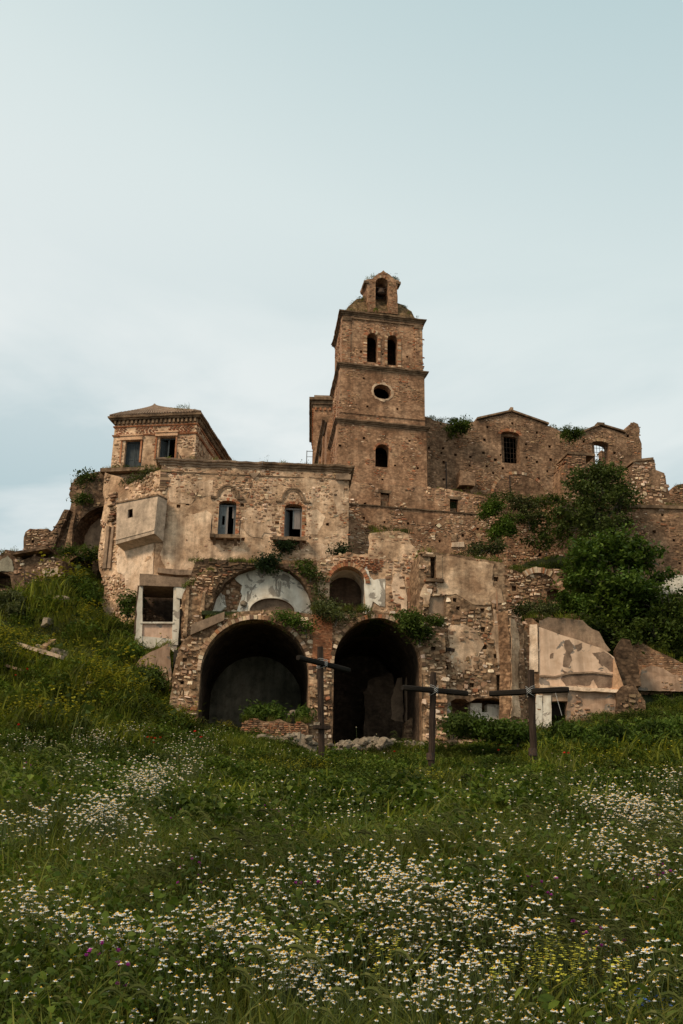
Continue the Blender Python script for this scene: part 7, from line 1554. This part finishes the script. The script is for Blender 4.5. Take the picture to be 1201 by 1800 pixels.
DP = [(600, 1600, 600, 130, 300), (200, 1400, 200, 60, 90), (1050, 1420, 160, 60, 110), (350, 1330, 250, 30, 60), (250, 1480, 250, 60, 60), (900, 1480, 280, 60, 80), (60, 1322, 55, 10, 34), (170, 1312, 46, 12, 70), (235, 1298, 36, 6, 40), (360, 1305, 36, 7, 14), (320, 1327, 50, 6, 14), (260, 1395, 46, 20, 230), (185, 1440, 55, 14, 170), (75, 1452, 60, 12, 34), (15, 1466, 20, 8, 14), (330, 1365, 40, 10, 26), (150, 1365, 40, 14, 20),
      (45, 1590, 55, 16, 60), (110, 1622, 70, 18, 75), (210, 1638, 80, 12, 110), (270, 1650, 60, 12, 60), (370, 1638, 50, 20, 100), (360, 1600, 60, 18, 46), (450, 1645, 55, 28, 120), (545, 1682, 60, 18, 85), (480, 1565, 70, 34, 70), (560, 1530, 60, 16, 42), (500, 1690, 40, 12, 40),
      (680, 1560, 50, 24, 90), (775, 1588, 70, 20, 110), (825, 1602, 60, 18, 90), (720, 1640, 120, 46, 100), (905, 1640, 50, 16, 60), (760, 1720, 80, 24, 70), (860, 1695, 70, 24, 56), (640, 1518, 60, 8, 22), (700, 1522, 60, 12, 22), (640, 1600, 60, 30, 50), (740, 1545, 40, 14, 36),
      (1125, 1440, 55, 14, 210), (1180, 1456, 40, 18, 120), (1065, 1492, 40, 16, 80), (1150, 1522, 50, 24, 80), (1180, 1390, 30, 10, 26), (1090, 1425, 30, 10, 26), (870, 1540, 36, 22, 50), (945, 1622, 50, 10, 34), (1060, 1640, 46, 10, 26), (1140, 1680, 50, 26, 40), (1050, 1752, 110, 30, 34), (880, 1762, 90, 26, 34),
      (300, 1708, 110, 12, 20), (345, 1735, 50, 22, 16), (235, 1775, 50, 10, 6), (65, 1718, 30, 4, 5), (1000, 1545, 60, 20, 16), (600, 1460, 200, 40, 30), (330, 1520, 150, 30, 20), (500, 1420, 150, 40, 26), (900, 1400, 150, 30, 20), (600, 1720, 60, 20, 20)]
pts = in_px(DP, .37, 2.6, 1.4)
pts += [q for q in (on_ground(random.uniform(0, 1200), random.uniform(1330, 1790), .4, 2.5) for _ in range(260)) if q is not None]
pts.sort(key=lambda q: q.y); DM = []; FM = ['stem_green', 'petal_white', 'disc_yellow']
for k in range(6):
    V, F, MI, h = daisy(100 + k, random.uniform(.9, 1.1)); me = bpy.data.meshes.new('chamomile_flower'); me.from_pydata(V, [], F)
    for q in FM: me.materials.append(M[q])
    me.polygons.foreach_set('material_index', MI); me.update(); DM.append(me)
for i, q in enumerate(pts[:300]):
    o = bpy.data.objects.new('chamomile_flower', DM[i % 6]); o.location = q; o.rotation_euler = (random.gauss(0, .22), random.gauss(.1, .22), random.uniform(0, 6.28)); s = random.choice((.55, .68, .78, .85, .92, 1.0)) * random.uniform(.92, 1.08); o.scale = (s, s, random.uniform(.8, 1.08)); C.objects.link(o)
    tag(o, 'large near white chamomile flower with orange centre ' + place(q), 'flower', 'nearest chamomile flowers')
rest = pts[300:]; pr = []
for k in range(4):
    V, F, MI, h = daisy(200 + k, 1.12); pr.append(proto('far_chamomile', (V, F, MI), FM))
pos = np.array([tuple(q) for q in rest]); n = len(pos); scatter('chamomile_drifts', 'drifts of small white chamomile flowers further up the meadow', pr, pos, rng.uniform(-3, 3, n), rng.uniform(.62, 1.15, n) * (1 + np.clip((pos[:, 1] - 5) / 16, 0, 1.3)), rng.integers(0, 4, n), rng.normal(0, .12, (n, 2)))
for kind, nm, lab, grp, lst, extra in (
    ('yellow', 'yellow_flower', 'small upright yellow flower spike', 'yellow flower spikes', [(960, 1690, 120, 50, 42), (1000, 1660, 110, 50, 24), (560, 1655, 110, 36, 26), (190, 1555, 26, 20, 12), (1070, 1720, 40, 16, 8), (150, 1600, 40, 20, 8), (690, 1660, 60, 20, 8), (40, 1455, 30, 10, 6)], 'disc_yellow'),
    ('magenta', 'magenta_flower', 'small magenta flower head', 'magenta flowers', [(185, 1690, 26, 26, 10), (50, 1400, 46, 36, 12), (340, 1530, 40, 36, 9), (950, 1570, 50, 26, 9), (1050, 1660, 50, 30, 8), (1150, 1560, 40, 30, 7), (330, 1440, 40, 30, 5), (480, 1430, 60, 40, 9), (850, 1380, 60, 30, 5), (560, 1560, 50, 30, 6)], 'petal_magenta'),
    ('red', 'red_poppy', 'bright red poppy', 'red poppies', [(268, 1312, 8, 5, 5), (352, 1308, 12, 2, 3), (68, 1255, 8, 5, 3), (33, 1288, 3, 3, 1), (692, 1332, 3, 3, 1), (40, 1195, 12, 4, 4), (880, 1328, 8, 4, 2), (1000, 1342, 10, 3, 2)], 'petal_red'),
    ('blue', 'blue_flower', 'low blue flower spike', 'blue flowers', [(1100, 1760, 36, 7, 9), (1035, 1772, 16, 5, 3), (1165, 1766, 20, 5, 4), (980, 1492, 6, 4, 2)], 'petal_blue')):
    meshes = []
    for k in range(3):
        V, F, MI, h = bloom(kind, 300 + k); me = bpy.data.meshes.new(nm); me.from_pydata(V, [], F); me.materials.append(M['stem_green']); me.materials.append(M['petal_' + kind]); me.polygons.foreach_set('material_index', MI); me.update(); meshes.append(me)
    hh = dict(yellow=.42, magenta=.36, red=.46, blue=.22)[kind]
    for i, q in enumerate(in_px(lst, hh)):
        o = bpy.data.objects.new(nm, meshes[i % 3]); o.location = q; o.rotation_euler = (random.gauss(0, .12), random.gauss(.05, .12), random.uniform(0, 6.28)); s = random.uniform(.85, 1.15) * (1 + min(.7, max(0, q.y - 8) / 30)); o.scale = (s, s, s); C.objects.link(o)
        tag(o, lab + ' ' + place(q), 'flower', grp)
